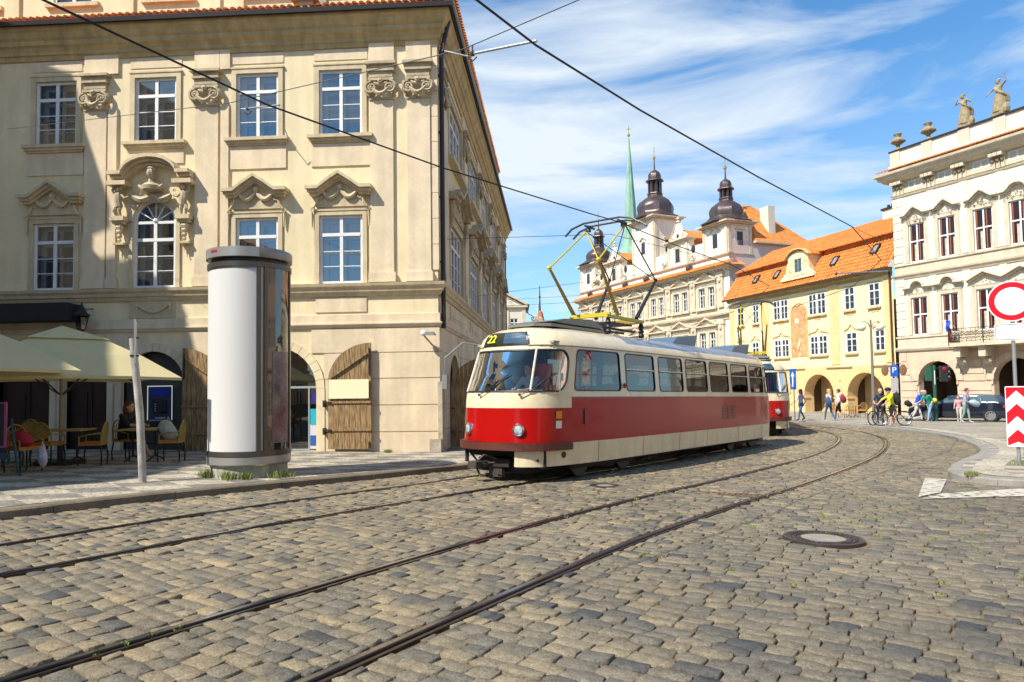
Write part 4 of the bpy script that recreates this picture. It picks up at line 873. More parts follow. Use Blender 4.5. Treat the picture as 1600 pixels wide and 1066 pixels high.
    # wipers
    for p in (.28, -.62):
        s = MB(); s.ball(S(p, 1.63, .04), .028, 6); s.tube([S(p, 1.62, .05), S(p-.22, 1.72, .05), S(p-.42, 1.92, .04)], .009, 5); s.bar(S(p-.14, 1.70, .035), S(p-.62, 2.02, .03), .014, .02); s.build('wiper', BLK, T)
    # headlights, bumper, coupler
    for p in (.60, -.62):
        o_ = S(p, .98, .0); n_ = (S(p, .98, .1)-o_).normalized(); q = n_.to_track_quat('Z', 'Y').to_matrix().to_4x4()
        s = MB(); s.lathe([(.118, -.02), (.118, .035), (.108, .05), (.096, .045)], n=24); s.xf(Matrix.Translation(o_) @ q); h = s.build('headlight', CHR, T, smooth=True)
        s = MB(); s.lathe([(.097, .036), (.06, .052), (.001, .058)], n=24); s.xf(Matrix.Translation(o_) @ q); s.build('lens', mat('lens', (.62, .64, .66), .12, .25, var=.5, vs=14), h, smooth=True)
    s = MB(); pb = pat_x(.62)
    for z0, z1, o0, o1 in ((.74, .745, .0, .09), (.60, .74, .09, .09), (.595, .60, .09, .0)):
        n = 30
        for k in range(n):
            a, b = -pb+2*pb*k/n, -pb+2*pb*(k+1)/n; s.quad(S(a, z0, o0), S(b, z0, o0), S(b, z1, o1), S(a, z1, o1))
    for a in (-pb, pb): s.quad(S(a, .6, 0), S(a, .6, .09), S(a, .74, .09), S(a, .74, 0))
    s.build('bumper', BUMP, T, smooth=True)
    s = MB(); s.box(.35, 12.9, -.85, .85, .35, .62); s.box(-.05, .6, -.8, .8, .45, .72); s.box(.9, 3.6, -.95, .95, .18, .5); s.box(9.2, 11.9, -.95, .95, .18, .5); s.box(4.4, 8.4, -.9, .9, .22, .45); s.box(-.28, -.22, -.35, .35, .28, .42); s.box(-.05, .4, -.58, .58, .16, .42)
    for y in (-.95, .95): s.box(.0, .05, y-.03, y+.03, .3, .72)
    s.bar((-.1, -.9, .42), (.3, .35, .36), .04); s.bar((-.22, .85, .70), (-.3, .35, .32), .03); s.build('undercarriage', UNDER, T)
    s = MB(); s.box(-.24, -.14, -.16, .16, .08, .40); s.tube([(.1, .05, .35), (-.35, .15, .33), (-.52, .22, .31)], .055, 8); s.box(-.66, -.48, .12, .32, .25, .38); s.tube([(-.5, .2, .4), (-.45, .1, .5), (-.35, .02, .47), (-.33, -.1, .42)], .02, 6); s.tube([(-.55, .2, .26), (-.56, .1, .12), (-.5, .02, .14)], .018, 6); s.tube([(-.45, .0, .36), (-.5, -.2, .38)], .015, 6); s.build('coupler', mat('coupler_iron', (.10, .085, .075), .6, .6, var=.4, vs=10), T)
    for x in (1.35, 3.15, 9.65, 11.45):
        for y in (-.78, .70):
            s = MB(); s.lathe([(.05, -.02), (.12, -.02), (.14, .01), (.30, .01), (.33, -.01), (.345, .0), (.335, .09), (.05, .09)], n=28); s.xf(Matrix.Translation((x, y, .345)) @ Matrix.Rotation(pi/2, 4, 'X')); s.build('wheel', mat('wheel_steel', (.07, .06, .055), .5, .6), T, smooth=True)
    s = MB()
    for y in (-.22, .22): s.ball(S(-pat_x(.10), .50, -.015), .001)
    s.lathe([(.062, 0), (.062, .006), (.001, .006)], n=16); s.xf(Matrix.Translation(S(-pat_x(.46), .50, .002)) @ (S(-pat_x(.46), .5, .1)-S(-pat_x(.46), .5)).to_track_quat('Z', 'Y').to_matrix().to_4x4()); s.build('tow_hole', BLK, T)
    # mirror on the far front corner and the small one by the near corner glass
    s = MB(); b = S(pat_x(.25), 2.66, .02); s.tube([b, b+Vector((-.30, .35, .07)), b+Vector((-.45, .72, -.25)), b+Vector((-.45, .74, -.62))], .016, 6); m_ = b+Vector((-.45, .74, -.62)); s.box(m_.x-.03, m_.x+.02, m_.y-.10, m_.y+.04, m_.z-.28, m_.z+.02); s.build('mirror', mat('mirror_grey', (.30, .31, .31), .4, .5), T)
    s = MB(); b = S(-pat_x(.25), 1.63, .0); s.tube([b, b+Vector((-.06, -.10, .02)), b+Vector((-.04, -.11, .28))], .010, 6); s.box(b.x-.10, b.x+.0, b.y-.14, b.y-.10, b.z+.26, b.z+.40); s.build('mirror', mat('mirror_grey', (.30, .31, .31), .4, .5), T)
    # inside
    s = MB(); s.box(.55, 12.5, -1.0, 1.0, .80, .86, 0); s.box(.35, 12.6, -.95, .95, 2.62, 2.66, 2); s.box(1.38, 1.42, -.05, 1.12, .86, 2.62, 0); s.build('interior_shell', [mat('tram_floor', (.05, .045, .04), .8), mat('tram_lining', (.10, .09, .07), .7), mat('tram_ceiling', (.32, .31, .28), .6)], T)
    s = MB(); s.box(-.02, .48, -.82, .82, 1.30, 1.62); s.prism([(.05, 1.62), (.48, 1.62), (.40, 1.72), (.12, 1.70)], -.7, .75); s.tube([(.62, .15, 1.66), (.62, .0, 1.72), (.62, -.15, 1.66), (.62, 0, 1.58)], .012, 5, closed=True); s.build('dashboard', mat('dash_grey', (.36, .42, .42), .6), T)
    s = MB(); s.box(1.0, 1.08, -.42, .22, 1.5, 2.26); s.box(.62, 1.02, -.32, .22, 1.36, 1.46); s.build('driver_seat', mat('seat_orange', (.85, .12, .01), .6), T)
    s = MB()
    for x in (1.9, 4.1, 6.2, 8.7, 10.9): s.tube([(x, -.55, .86), (x, -.55, 2.62)], .018, 6); s.tube([(x, .5, .86), (x, .5, 2.62)], .018, 6)
    s.tube([(1.5, -.45, 2.4), (12, -.45, 2.4)], .015, 6); s.build('handrail', mat('rail_yellowish', (.55, .50, .33), .4), T)
    seat = None
    for k in range(11):
        x = 2.35+k*.88
        for y in (-.80, .78):
            if seat is None:
                s = MB(); s.box(-.2, .22, -.21, .21, 1.20, 1.26); s.prism([(.18, 1.24), (.24, 1.24), (.32, 1.86), (.26, 1.86)], -.2, .2); s.box(-.02, .04, -.03, .03, .86, 1.2); seat = s.build('passenger_seat', mat('seat_red', (.16, .03, .025), .6), T); seat.location = (x, y, 0)
            else: c = seat.copy(); COL.objects.link(c); c.parent = T; c.location = (x, y, 0)
    # roof gear
    for x in (7.55, 11.9):
        s = MB(); s.prism([(x-.75, 3.0), (x+.7, 3.0), (x+.85, 3.34), (x-.5, 3.20), (x-.75, 3.04)], -.42, .42); s.build('roof_hatch', mat('hatch_blue', (.11, .17, .24), .3, .2), T)
    s = MB(); s.vprism([(.85, -.55), (2.9, -.55), (3.1, 0), (2.9, .55), (.85, .55), (.6, .3), (.6, -.3)], 3.0, 3.06); s.prism([(1.0, 3.12), (1.4, 3.20), (2.5, 3.27), (2.95, 3.16), (2.9, 3.10), (1.3, 3.10)], -.5, .5); s.build('resistor_box', mat('box_grey', (.20, .20, .18), .5, .2), T)
    if panto:
        YEL = mat('panto_yellow', (.52, .42, .02), .45); OCH = mat('panto_ochre', (.33, .22, .03), .5); PB = mat('panto_black', (.02, .02, .022), .5, .3)
        P = MB(); nF, nR, fF, fR = (2.72, -.55, 4.63), (5.54, -.55, 4.54), (2.39, .55, 4.52), (5.13, .55, 4.60)
        bnF, bnR, bfF, bfR = (3.65, -.5, 3.48), (4.56, -.5, 3.48), (3.35, .5, 3.50), (4.33, .5, 3.52)
        tN, tF = (4.15, -.45, 5.72), (3.85, .45, 5.62)
        s = MB()
        for z, y in ((3.42, -.5), (3.42, .5)): s.bar((3.1, y, z), (4.9, y, z), .07, .07, 0)
        s.bar((3.3, -.5, 3.47), (3.3, .5, 3.47), .09, .09, 0); s.bar((4.65, -.5, 3.42), (4.65, .5, 3.42), .1, .1, 1)
        for x in (3.2, 4.8):
            for y in (-.5, .5): s.lathe([(.05, 0), (.075, .05), (.045, .1), (.075, .15), (.045, .2), (.07, .26), (.04, .36)], (x, y, 3.02), 10, 2)
        for k in range(5): s.bar((3.6+.2*k, -.45, 3.3), (3.75+.2*k, .4, 3.36), .05, .05, 2)
        s.bar((3.0, -.2, 3.2), (5.0, -.2, 3.2), .06, .05, 2); s.bar((3.0, .25, 3.2), (5.2, .2, 3.2), .05, .05, 2); pt = s.build('pantograph_base', [YEL, OCH, BLK], T)
        for b_, e_, m_ in ((bnF, nF, OCH), (bfF, fF, OCH), (bnR, nR, PB), (bfR, fR, PB)): MB().tube([b_, e_], [.05, .03], 8).build('lower_arm', m_, T)
        s = MB(); s.tube([nF, tN], .02, 7, 0); s.tube([fF, tF], .02, 7, 0); s.tube([nF, tF], .016, 7, 0); s.tube([nR, tN], .017, 7, 1); s.tube([fR, tF], .017, 7, 1); s.tube([fR, tN], .012, 7, 1); s.tube([nR, tF], .01, 6, 1)
        for q in (nF, fF): s.ball(q, .06, 7, 0)
        for q in (nR, fR, tN, tF): s.ball(q, .05, 7, 1)
        s.build('upper_arm', [YEL, PB], T)
        s = MB()
        for dx in (-.18, .18): s.tube([(4+dx, -1.0, 5.62), (4+dx, -.8, 5.76), (4+dx, -.5, 5.83), (4+dx, .5, 5.83), (4+dx, .85, 5.74), (4+dx, 1.05, 5.58)], .026, 6)
        for y in (-.45, .45): s.bar((3.78, y, 5.76), (4.22, y, 5.76), .05, .04); s.bar((4, y, 5.64), (4, y, 5.80), .05)
        s.build('collector_head', mat('collector_grey', (.10, .10, .10), .4, .6), T)
    return T
TO = (-.202, 13.373); TANG = R(52.18)
TM = Matrix.Translation((*TO, gz(*TO)-.005)) @ Matrix.Rotation(TANG, 4, 'Z') @ Matrix.Rotation(.019, 4, 'Y')
make_tram('tram', 'red and cream tram with route number 22 and raised yellow pantograph, nearest the camera', TM)
make_tram('tram', 'second red and cream tram, mostly hidden directly behind the leading tram', Matrix.Translation((9.75, 27.3, gz(9.6, 27.3))) @ Matrix.Rotation(R(74), 4, 'Z') @ Matrix.Rotation(.013, 4, 'Y'), sign=False)
# ================================================================ FAR BUILDINGS
PALW = mat('palace_white', (.70, .635, .51), .85, var=.06, vs=1.2, streak=.08, bump=.15, bs=20); PALT = mat('palace_trim', (.60, .51, .37), .85, var=.12, vs=2, streak=.12); PALB = mat('palace_base', (.62, .47, .34), .9, var=.12, vs=1.2, bump=.3, bs=25)
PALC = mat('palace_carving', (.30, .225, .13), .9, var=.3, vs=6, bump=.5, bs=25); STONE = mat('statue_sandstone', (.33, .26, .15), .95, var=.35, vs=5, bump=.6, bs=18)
WINB = mat('window_brown_dark', (.035, .012, .010), .15, var=.5, vs=1.5); CURT = mat('curtain', (.5, .45, .36), .8, var=.2, vs=6); OPAN = mat('old_pane', (.05, .05, .055), .12, var=.6, vs=1.2); ORNG = mat('inner_frame_orange', (.30, .10, .035), .5)
PALW_O = (26.33, 47.0); ANG_W = R(-65)
WM = Matrix.Translation((*PALW_O, 0)) @ Matrix.Rotation(ANG_W, 4, 'Z')
WH = thing('white_palace', 'white stucco palace with carved window hoods, rooftop statues and a balcony at the right edge', 'building', (*PALW_O, 0), ANG_W)
wb = [(1.05, 2.17), (3.08, 4.18), (5.29, 6.43), (7.35, 8.5), (9.45, 10.6), (11.6, 12.7), (13.7, 14.8)]; XE = 16.0
arches = [(1.34, 3.86, -.9, 2.85, 1), (6.05, 8.6, -.9, 2.85, 1), (10.8, 13.3, -.9, 2.85, 1)]
s = MB(); wall(s, 0, XE, 3.6, 14.1, [(a, b, 9.48, 12.05) for a, b in wb]+[(a, b, 4.62, 7.12) for a, b in wb], rev=.12)
s.quad((0, 0, -1), (0, 14, -1), (0, 14, 17.3), (0, 0, 17.3)); s.quad((0, 14, -1), (XE, 14, -1), (XE, 14, 17.3), (0, 14, 17.3)); s.quad((XE, 0, -1), (XE, 14, -1), (XE, 14, 17.3), (XE, 0, 17.3))
s.build('wall', PALW, WH)
s = MB(); wall(s, 0, XE, -1.2, 3.6, arches, rev=.5)
for k, (z0, z1) in enumerate([(-1.2, -.55), (-.5, -.05), (0, .42), (.47, .9), (.95, 1.33)]):
    x = .0
    for a in arches: s.box(x+.12 if x == 0 else x, a[0]-.12, -.05, .01, z0, z1); x = a[1]+.12
    s.box(x, XE, -.05, .01, z0, z1)
for z0, z1 in ((1.55, 1.95), (2.0, 2.4), (2.45, 2.85), (2.9, 3.4)):
    x = .12
    for a in arches:
        c = (a[0]+a[1])/2; r = 1.26+.45+(z0-1.5)*.25; s.box(x, c-r, -.05, .01, z0, z1); x = c+r
    s.box(x, XE, -.05, .01, z0, z1)
s.build('rusticated_base', PALB, WH)
for a in arches: s = MB(); arch_ring(s, (a[0]+a[1])/2, 1.59, 1.26, .42, -.07, .01, 1.6, n=11); s.box(a[0]-.1, a[0], -.09, .3, 1.33, 1.55); s.box(a[1], a[1]+.1, -.09, .3, 1.33, 1.55); s.build('arch_surround', PALB, WH)
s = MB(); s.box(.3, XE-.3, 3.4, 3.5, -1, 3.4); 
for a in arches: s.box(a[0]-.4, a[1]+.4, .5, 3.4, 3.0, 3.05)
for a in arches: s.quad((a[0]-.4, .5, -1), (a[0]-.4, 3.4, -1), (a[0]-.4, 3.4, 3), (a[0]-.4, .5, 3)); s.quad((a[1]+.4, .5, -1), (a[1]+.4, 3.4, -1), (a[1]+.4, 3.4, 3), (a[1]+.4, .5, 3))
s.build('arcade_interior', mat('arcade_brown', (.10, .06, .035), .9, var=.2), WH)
for i, (a, b) in enumerate(wb):
    for z0, z1 in ((9.48, 12.05), (4.62, 7.12)):
        o = sash(WH, a+.02, b-.02, z0, z1, y=.04, cols=2, tr=.46, bars=0, fw_=.07, deep=False, pane=WINB)
        s = MB(); zt = z0+(z1-z0)*.54
        for k in (0, 1): x0 = a+.13+k*(b-a)/2; s.box(x0, x0+.07, .055, .075, z0+.1, z1-.1, 1); s.box(x0+.22, x0+.38, .06, .072, z0+.1, zt-.2, 0)
        s.build('curtain', [CURT, ORNG], o)
        s = MB(); surround(s, a, b, z0, z1, .24, .05); s.build('window_surround', PALT, WH)
    c = (a+b)/2; kind = (0, 0, 1, 1, 0, 1, 0)[i]
    # upper hood (peaked scroll) and lower hood
    s = MB(); P = [(a-.42, 12.62), (a-.05, 12.66), (c-.22, 12.98), (c, 13.12), (c+.22, 12.98), (b+.05, 12.66), (b+.42, 12.62)] if i != 3 and i != 5 else [(a-.42, 12.62), (a-.1, 12.64)]+[(c+.5*cos(pi-pi*k/8), 12.64+.42*sin(pi*k/8)) for k in range(1, 8)]+[(b+.1, 12.64), (b+.42, 12.62)]
    s.band(P, .08, -.34, 0); s.band([(x, z-.08) for x, z in P], .07, -.24, 0); s.build('window_hood', PALT, WH)
    s = MB(); ornament(s, a-.25, b+.25, 12.18, 12.62, -.09, 22, seed=i); ornament(s, c-.28, c+.28, 12.55, 12.9, -.1, 8, seed=i+9); s.build('hood_carving', PALC, WH)
    s = MB(); P = [(a-.42, 7.72), (c-.42, 7.74)]+[(c+.40*cos(pi-pi*k/8), 7.78+.38*sin(pi*k/8)) for k in range(1, 8)]+[(c+.42, 7.74), (b+.42, 7.72)] if kind == 0 else [(a-.45, 7.66), (c, 8.14), (b+.45, 7.66)]
    s.band(P, .08, -.34, 0); s.band([(x, z-.08) for x, z in P], .07, -.24, 0); s.build('window_hood', PALT, WH)
    s = MB(); ornament(s, a-.2, b+.2, 7.36, 7.62, -.08, 14, seed=i+30); ornament(s, c-.25, c+.25, 7.6, 8.0, -.1, 9, seed=i+50); s.build('hood_carving', PALC, WH)
    # small attic windows between bracket groups
    o = sash(WH, a+.12, b-.05, 14.42, 15.0, y=-.02, cols=2, tr=0, bars=0, fw_=.07, deep=False, pane=mat('blue_pane', (.06, .12, .22), .1))
    s = MB(); x0 = b+.12; 
    for k in range(3): s.box(x0+k*.27, x0+k*.27+.2, -.12, 0, 14.2, 15.05); s.ball((x0+k*.27+.1, -.16, 14.72), .11, 7, 1, (1, 1, 1.5)); s.prism([(x0+k*.27-.02, 14.9), (x0+k*.27+.22, 14.9), (x0+k*.27+.22, 15.12), (x0+k*.27-.02, 15.12)], -.42, 0)
    s.build('cornice_bracket', [PALT, PALC], WH)
s = MB(); 
for k in range(3): s.box(.12+k*.27, .12+k*.27+.2, -.12, 0, 14.2, 15.05); s.ball((.22+k*.27, -.16, 14.72), .11, 7, 1, (1, 1, 1.5)); s.prism([(.1+k*.27, 14.9), (.34+k*.27, 14.9), (.34+k*.27, 15.12), (.1+k*.27, 15.12)], -.42, 0)
s.build('cornice_bracket', [PALT, PALC], WH)
P2 = [(0, 14), (0, 0), (XE, 0)]
s = MB(); s.sweep(P2, [(0, 14.05), (.06, 14.05), (.1, 14.14), (.04, 14.17), (.12, 14.24), (0, 14.27), (0, 15.1), (.35, 15.14), (.5, 15.3), (.62, 15.34), (.66, 15.52), (.85, 15.6), (.88, 15.75), (0, 15.8)]); s.sweep(P2, [(0, 8.46), (.06, 8.46), (.12, 8.6), (.2, 8.66), (.22, 8.78), (.03, 8.82), (.03, 9.32), (.12, 9.34), (.12, 9.44), (0, 9.46)]); s.sweep(P2, [(0, 3.58), (.1, 3.58), (.16, 3.7), (.16, 3.8), (.03, 3.85), (.03, 4.42), (.1, 4.45), (.1, 4.56), (0, 4.58)]); s.build('cornice', PALT, WH)
for zz in range(18):
    z = 4.7+zz*.52
    if 8.3 < z < 9.5 or z > 13.6: continue
s = MB()
for zz in range(17):
    z = 4.62+zz*.55
    if 8.2 < z < 9.46: continue
    s.box(-.02, .62, -.05, .02, z+.02, min(z+.53, 14.0))
for x in (2.63, 4.75, 6.9, 8.98, 11.1): s.box(x-.22, x+.22, -.05, .01, 9.5, 14.0); s.box(x-.22, x+.22, -.05, .01, 4.62, 8.44)
s.build('pilaster', PALW, WH)
s = MB(); tiles(s, -.6, XE, -.92, 15.82, -.1, 16.12, .22); s.build('tiled_cornice_cover', TILE, WH)
s = MB(); s.box(-.0, XE, -.05, .4, 16.1, 17.25, 0); s.box(-.08, XE+.1, -.15, .5, 17.25, 17.36, 2); s.box(-.1, XE, -.2, .4, 15.95, 16.3, 0)
for x in (.35, 2.6, 5.0, 7.1, 9.2, 11.4): s.box(x-.35, x+.35, -.12, -.04, 16.3, 17.25, 1)
s.build('parapet', [PALW, mat('palace_pink', (.62, .48, .37), .9), GUT], WH)
s = MB(); s.quad((5.5, .6, 17.0), (XE, .6, 17.0), (XE, 5, 19.6), (7.5, 5, 19.6)); s.poly([(5.5, .6, 17.0), (7.5, 5, 19.6), (5.5, 9, 17)]); s.build('roof', TILE, WH)
# balcony: slab, corbels, wrought railing
s = MB(); s.box(4.15, XE, -1.15, 0, 3.72, 3.88); s.box(4.1, XE, -1.2, 0, 3.64, 3.72)
for x in (4.5, 6.0, 8.7, 10.2): s.prism([(x-.18, 2.5), (x+.18, 2.5), (x+.22, 3.62), (x-.22, 3.62)], -.35, 0); s.prism([(x-.2, 3.0), (x+.2, 3.0), (x+.22, 3.62), (x-.22, 3.62)], -.95, -.3); s.ball((x, -.4, 2.75), .24, 8)
s.build('balcony', PALT, WH)
s = MB()
for z in (3.95, 4.72): s.box(4.15, XE, -1.16, -1.13, z, z+.03)
s.box(4.15, 4.18, -1.16, 0, 3.95, 3.98); s.box(4.15, 4.18, -1.16, 0, 4.72, 4.75)
for k in range(44): x = 4.16+k*.27; s.box(x, x+.015, -1.155, -1.135, 3.9, 4.75); scroll(s, x+.13, -1.145, 4.12, .1, turns=1); scroll(s, x+.13, -1.145, 4.5, .1, turns=1, sgn=-1)
for k in range(9): s.box(4.155, 4.175, -1.1+k*.13, -1.09+k*.13, 3.9, 4.75)
s.box(6.2, 6.24, -1.17, -1.12, 3.8, 4.95); s.box(4.14, 4.19, -1.17, -1.12, 3.6, 4.95); s.build('balcony_railing', mat('wrought_iron', (.03, .028, .026), .5, .6), WH)
for x, z in ((5.1, 3.35), (7.2, 3.35)): pass
FL = thing('flag', 'small drooping flag, white, blue and red, on the palace wall beside the balcony', 'flag', tuple(WM @ Vector((3.95, -.1, 4.9))), ANG_W)
s = MB(); s.tube([(0, 0, 0), (-.05, -.9, .5)], .018, 5); s.build('pole', WHITE, FL)
s = MB()
for c, (x0, x1) in enumerate(((-.14, -.02), (-.02, .1), (.0, .14))):
    for k in range(6): a = k/6; b = (k+1)/6; yo = lambda t: -.8+.2*sin(t*5+c); xo = lambda t, x: x+.25*t+.05*sin(t*7)
    
for m_, x0, x1, z0, z1 in ((0, -.30, -.12, .45, -.35), (1, -.12, .16, .40, -.25), (2, .0, .22, -.25, -.95)):
    n = 6
    for k in range(n):
        a, b = k/n, (k+1)/n; za, zb = z0+(z1-z0)*a, z0+(z1-z0)*b; w0 = .0+.12*(za < 0)
        s.add([(x0+.1*a, -.8+.06*sin(5*a+m_), za), (x1+.1*a, -.8+.1*sin(6*a+1), za), (x1+.1*b, -.8+.1*sin(6*b+1), zb), (x0+.1*b, -.8+.06*sin(5*b+m_), zb)], [(0, 1, 2, 3)], m_)
s.build('cloth', [mat('flag_white', (.75, .75, .78), .8), mat('flag_blue', (.02, .06, .42), .8), mat('flag_red', (.60, .03, .04), .8)], FL, normals=False)
# rooftop urns
URN = None
def urn(x, z, lab):
    t = thing('stone_urn', lab, 'urn', tuple(WM @ Vector((x, .15, z))), ANG_W, 'stone urns on the palace parapet')
    MB().lathe([(.24, -.02), (.24, .08), (.13, .16), (.10, .3), (.2, .4), (.42, .55), (.44, .66), (.30, .80), (.17, .9), (.2, 1.0), (.27, 1.12), (.24, 1.15), (.01, 1.16)], n=16).build('body', STONE, t, smooth=True)
    s = MB()
    for k in range(8): a = pi/4*k; s.ball((.4*cos(a), .4*sin(a), .62), .09, 6)
    s.build('garland', STONE, t)
urn(.45, 17.36, 'stone urn on the corner end of the palace parapet'); urn(2.6, 17.36, 'stone urn on the palace parapet, between the corner urn and the first statue')
# ---------------------------------------------------------------- YELLOW HOUSE
YELW = mat('yellow_stucco', (.84, .71, .40), .9, var=.06, vs=1, streak=.05, bump=.15); YELO = mat('ochre_stucco', (.78, .53, .25), .9, var=.08, vs=1.3, streak=.06); YTR = mat('yellow_trim', (.66, .44, .18), .85, var=.15, vs=3)
ANG_Y = R(-73); YM = Matrix.Translation((*PALW_O, 0)) @ Matrix.Rotation(ANG_Y, 4, 'Z')
YH = thing('yellow_house', 'yellow three storey house with orange mansard roof and arched arcade, beyond the tram', 'building', (*PALW_O, 0), ANG_Y)
YX0 = -19.2; yu = [(-18.0, -17.0), (-15.7, -14.85), (-12.86, -11.0), (-8.55, -6.66), (-4.72, -3.72), (-2.4, -1.4)]; yl = [(-18.0, -17.0), (-15.9, -14.95), (-12.86, -11.0), (-8.5, -6.62), (-4.69, -3.62), (-2.0, -1.1)]
ya = [(-18.6, -15.4, -1.2, 2.3, 1), (-14.2, -11.2, -1.2, 2.25, 1), (-9.35, -6.1, -1.2, 2.2, 1), (-4.75, -1.3, -1.2, 2.24, 1)]
s = MB(); wall(s, YX0, -.28, 2.75, 9.3, [(a, b, 6.9, 8.6) for a, b in yu]+[(a, b, 3.72, 5.25) for a, b in yl], rev=.06)
s.quad((YX0, 0, -1.2), (YX0, 12, -1.2), (YX0, 12, 9.3), (YX0, 0, 9.3)); s.quad((YX0, 12, -1.2), (0, 12, -1.2), (0, 12, 9.3), (YX0, 12, 9.3)); s.build('wall', YELW, YH)
s = MB(); wall(s, YX0, -.28, -1.4, 2.75, ya, rev=.9); s.build('arcade_wall', YELO, YH)
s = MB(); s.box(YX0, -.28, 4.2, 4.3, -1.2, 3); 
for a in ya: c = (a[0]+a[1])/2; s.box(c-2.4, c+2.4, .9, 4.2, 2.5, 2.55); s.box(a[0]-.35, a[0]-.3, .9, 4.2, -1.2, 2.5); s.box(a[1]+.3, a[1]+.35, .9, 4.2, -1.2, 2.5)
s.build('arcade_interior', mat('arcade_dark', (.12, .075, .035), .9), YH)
s = MB()
for a in ya[2:]: c = (a[0]+a[1])/2+.35; wall(s, a[0]-.3, a[1]+.3, -1.2, 2.5, [(c-1.1, c+1.1, -1.2, 1.75, 1)], y=1.9, rev=.3)
s.build('inner_arch', YELO, YH)
for a in ya: s = MB(); r = (a[1]-a[0])/2; arch_ring(s, (a[0]+a[1])/2, a[3]-r, r, .3, -.05, .01, 1.0 if False else a[3]-r-.05); s.box(a[0]-.1, a[0]+.05, -.06, .5, .32, .42); s.box(a[1]-.05, a[1]+.1, -.06, .5, .32, .42); s.build('arch_surround', YELO, YH)
PYW = mat('pane_far', (.035, .04, .05), .15, var=.7, vs=2.5)
for lst, z0, z1 in ((yu, 6.9, 8.6), (yl, 3.72, 5.25)):
    for a, b in lst:
        dbl = (b-a) > 1.4; o = sash(YH, a, b, z0, z1, y=-.01, cols=4 if dbl else 2, tr=.34, bars=1, fw_=.09, deep=False, pane=PYW)
        s = MB(); s.box(a-.1, b+.1, -.16, .01, z0-.13, z0-.01); s.build('sill', YTR, YH)
        if dbl: s = MB(); s.box((a+b)/2-.12, (a+b)/2+.12, -.03, .03, z0, z1); s.build('mullion', WHITE, o)
        s = MB(); c = (a+b)/2
        if z0 < 5: ornament(s, a-.1, b+.1, z1+.08, z1+.34, -.03, 16, seed=int(a*7)); s.band([(a-.15, z1+.1), (a+.1, z1+.22), (c-.25, z1+.3), (c, z1+.55), (c+.25, z1+.3), (b-.1, z1+.22), (b+.15, z1+.1)], .06, -.07, 0)
        else: s.box(a-.08, b+.08, -.04, 0, z1+.01, z1+.09); s.box(c-.3, c+.3, -.03, .0, z0-.4, z0-.16)
        s.build('window_ornament', YTR, YH)
for x0, x1 in ((-19.2, -18.5), (-14.5, -13.5), (-6.25, -5.35), (-1.05, -.35)): s = MB(); s.box(x0, x1, -.05, .01, 2.9, 9.25); s.build('pilaster', YELO, YH)
s = MB(); s.box(-10.75, -8.85, -.03, 0, 2.9, 3.6); s.build('panel', YELW, YH)
s = MB()
for x0, x1 in ((-18.8, -14.6), (-12.9, -9.2), (-6.8, -4.2), (-2.2, -.3)): s.box(x0, x1, -.09, .0, 2.64, 2.72)
s.sweep([(YX0, 0), (-.28, 0)], [(0, 8.9), (.04, 8.95), (.1, 9.1), (.3, 9.2), (.34, 9.32), (.5, 9.38), (.52, 9.44), (0, 9.46)]); s.build('cornice', mat('cornice_brown', (.36, .27, .12), .85, var=.2), YH)
# faded wall painting in an arched niche (plain tones only)
mu, mt2, mn, mb_ = node_mat('faded_fresco'); c_ = mn.new('ShaderNodeTexCoord'); ns = mn.new('ShaderNodeTexNoise'); ns.inputs['Scale'].default_value = 2.6; ns.inputs['Detail'].default_value = 7; ns.inputs['Distortion'].default_value = 1.2; mt2.links.new(c_.outputs['Object'], ns.inputs['Vector'])
rp = mn.new('ShaderNodeValToRGB'); e = rp.color_ramp.elements; e[0].position = .3; e[0].color = (.42, .19, .08, 1); e[1].position = .72; e[1].color = (.72, .50, .28, 1); q_ = e.new(.5); q_.color = (.58, .31, .13, 1); mt2.links.new(ns.outputs['Fac'], rp.inputs[0]); mt2.links.new(rp.outputs[0], mb_.inputs['Base Color']); mb_.inputs['Roughness'].default_value = .9
s = MB(); c = -9.72; s.prism([(c-.92, 3.66), (c+.92, 3.66), (c+.92, 7.1)]+[(c+.92*cos(pi*k/14), 7.1+.8*sin(pi*k/14)) for k in range(1, 14)]+[(c-.92, 7.1)], -.025, .0); s.build('wall_painting', mu, YH)
s = MB(); arch_ring(s, c, 7.1, .92, .09, -.05, 0, 3.66); s.build('painting_frame', YTR, YH)
s = MB(); s.ball((c+.05, -.04, 5.0), .12, 6, 0, (1, .3, 1.2)); s.tube([(c+.05, -.04, 4.9), (c, -.04, 4.6), (c-.1, -.04, 4.2)], [.1, .14, .06], 6); s.ball((c-.25, -.03, 6.6), .3, 7, 0, (1, .15, .9)); s.build('painting_relief', mat('fresco_pale', (.74, .56, .38), .9), YH)
s = MB(); s.ball((-5.5, -.03, 1.75), .13, 8, 0, (1, .2, 1)); s.box(-5.65, -5.3, -.03, 0, .9, 1.25); s.build('wall_plaque', mat('plaque', (.55, .45, .35), .7), YH)
s = MB(); tiles(s, YX0-.3, -.1, -.55, 9.42, 1.15, 11.75, .30, r=.11); s.build('lower_roof', TILE, YH)
s = MB(); tiles(s, YX0-.1, -.1, .75, 12.0, 5.2, 14.4, .30, r=.11); s.quad((YX0, 1.15, 11.6), (0, 1.15, 11.6), (0, 1.15, 12.1), (YX0, 1.15, 12.1)); s.quad((YX0, 9.5, 12), (0, 9.5, 12), (0, 5.2, 14.4), (YX0, 5.2, 14.4)); s.build('upper_roof', TILE, YH)
s = MB(); s.prism([(0, 0)]*0+[(x, z) for x, z in ((0, 0), (1, 0), (1, 1), (0, 1))], 0, .001); s.v = []; s.f = []; s.m = []
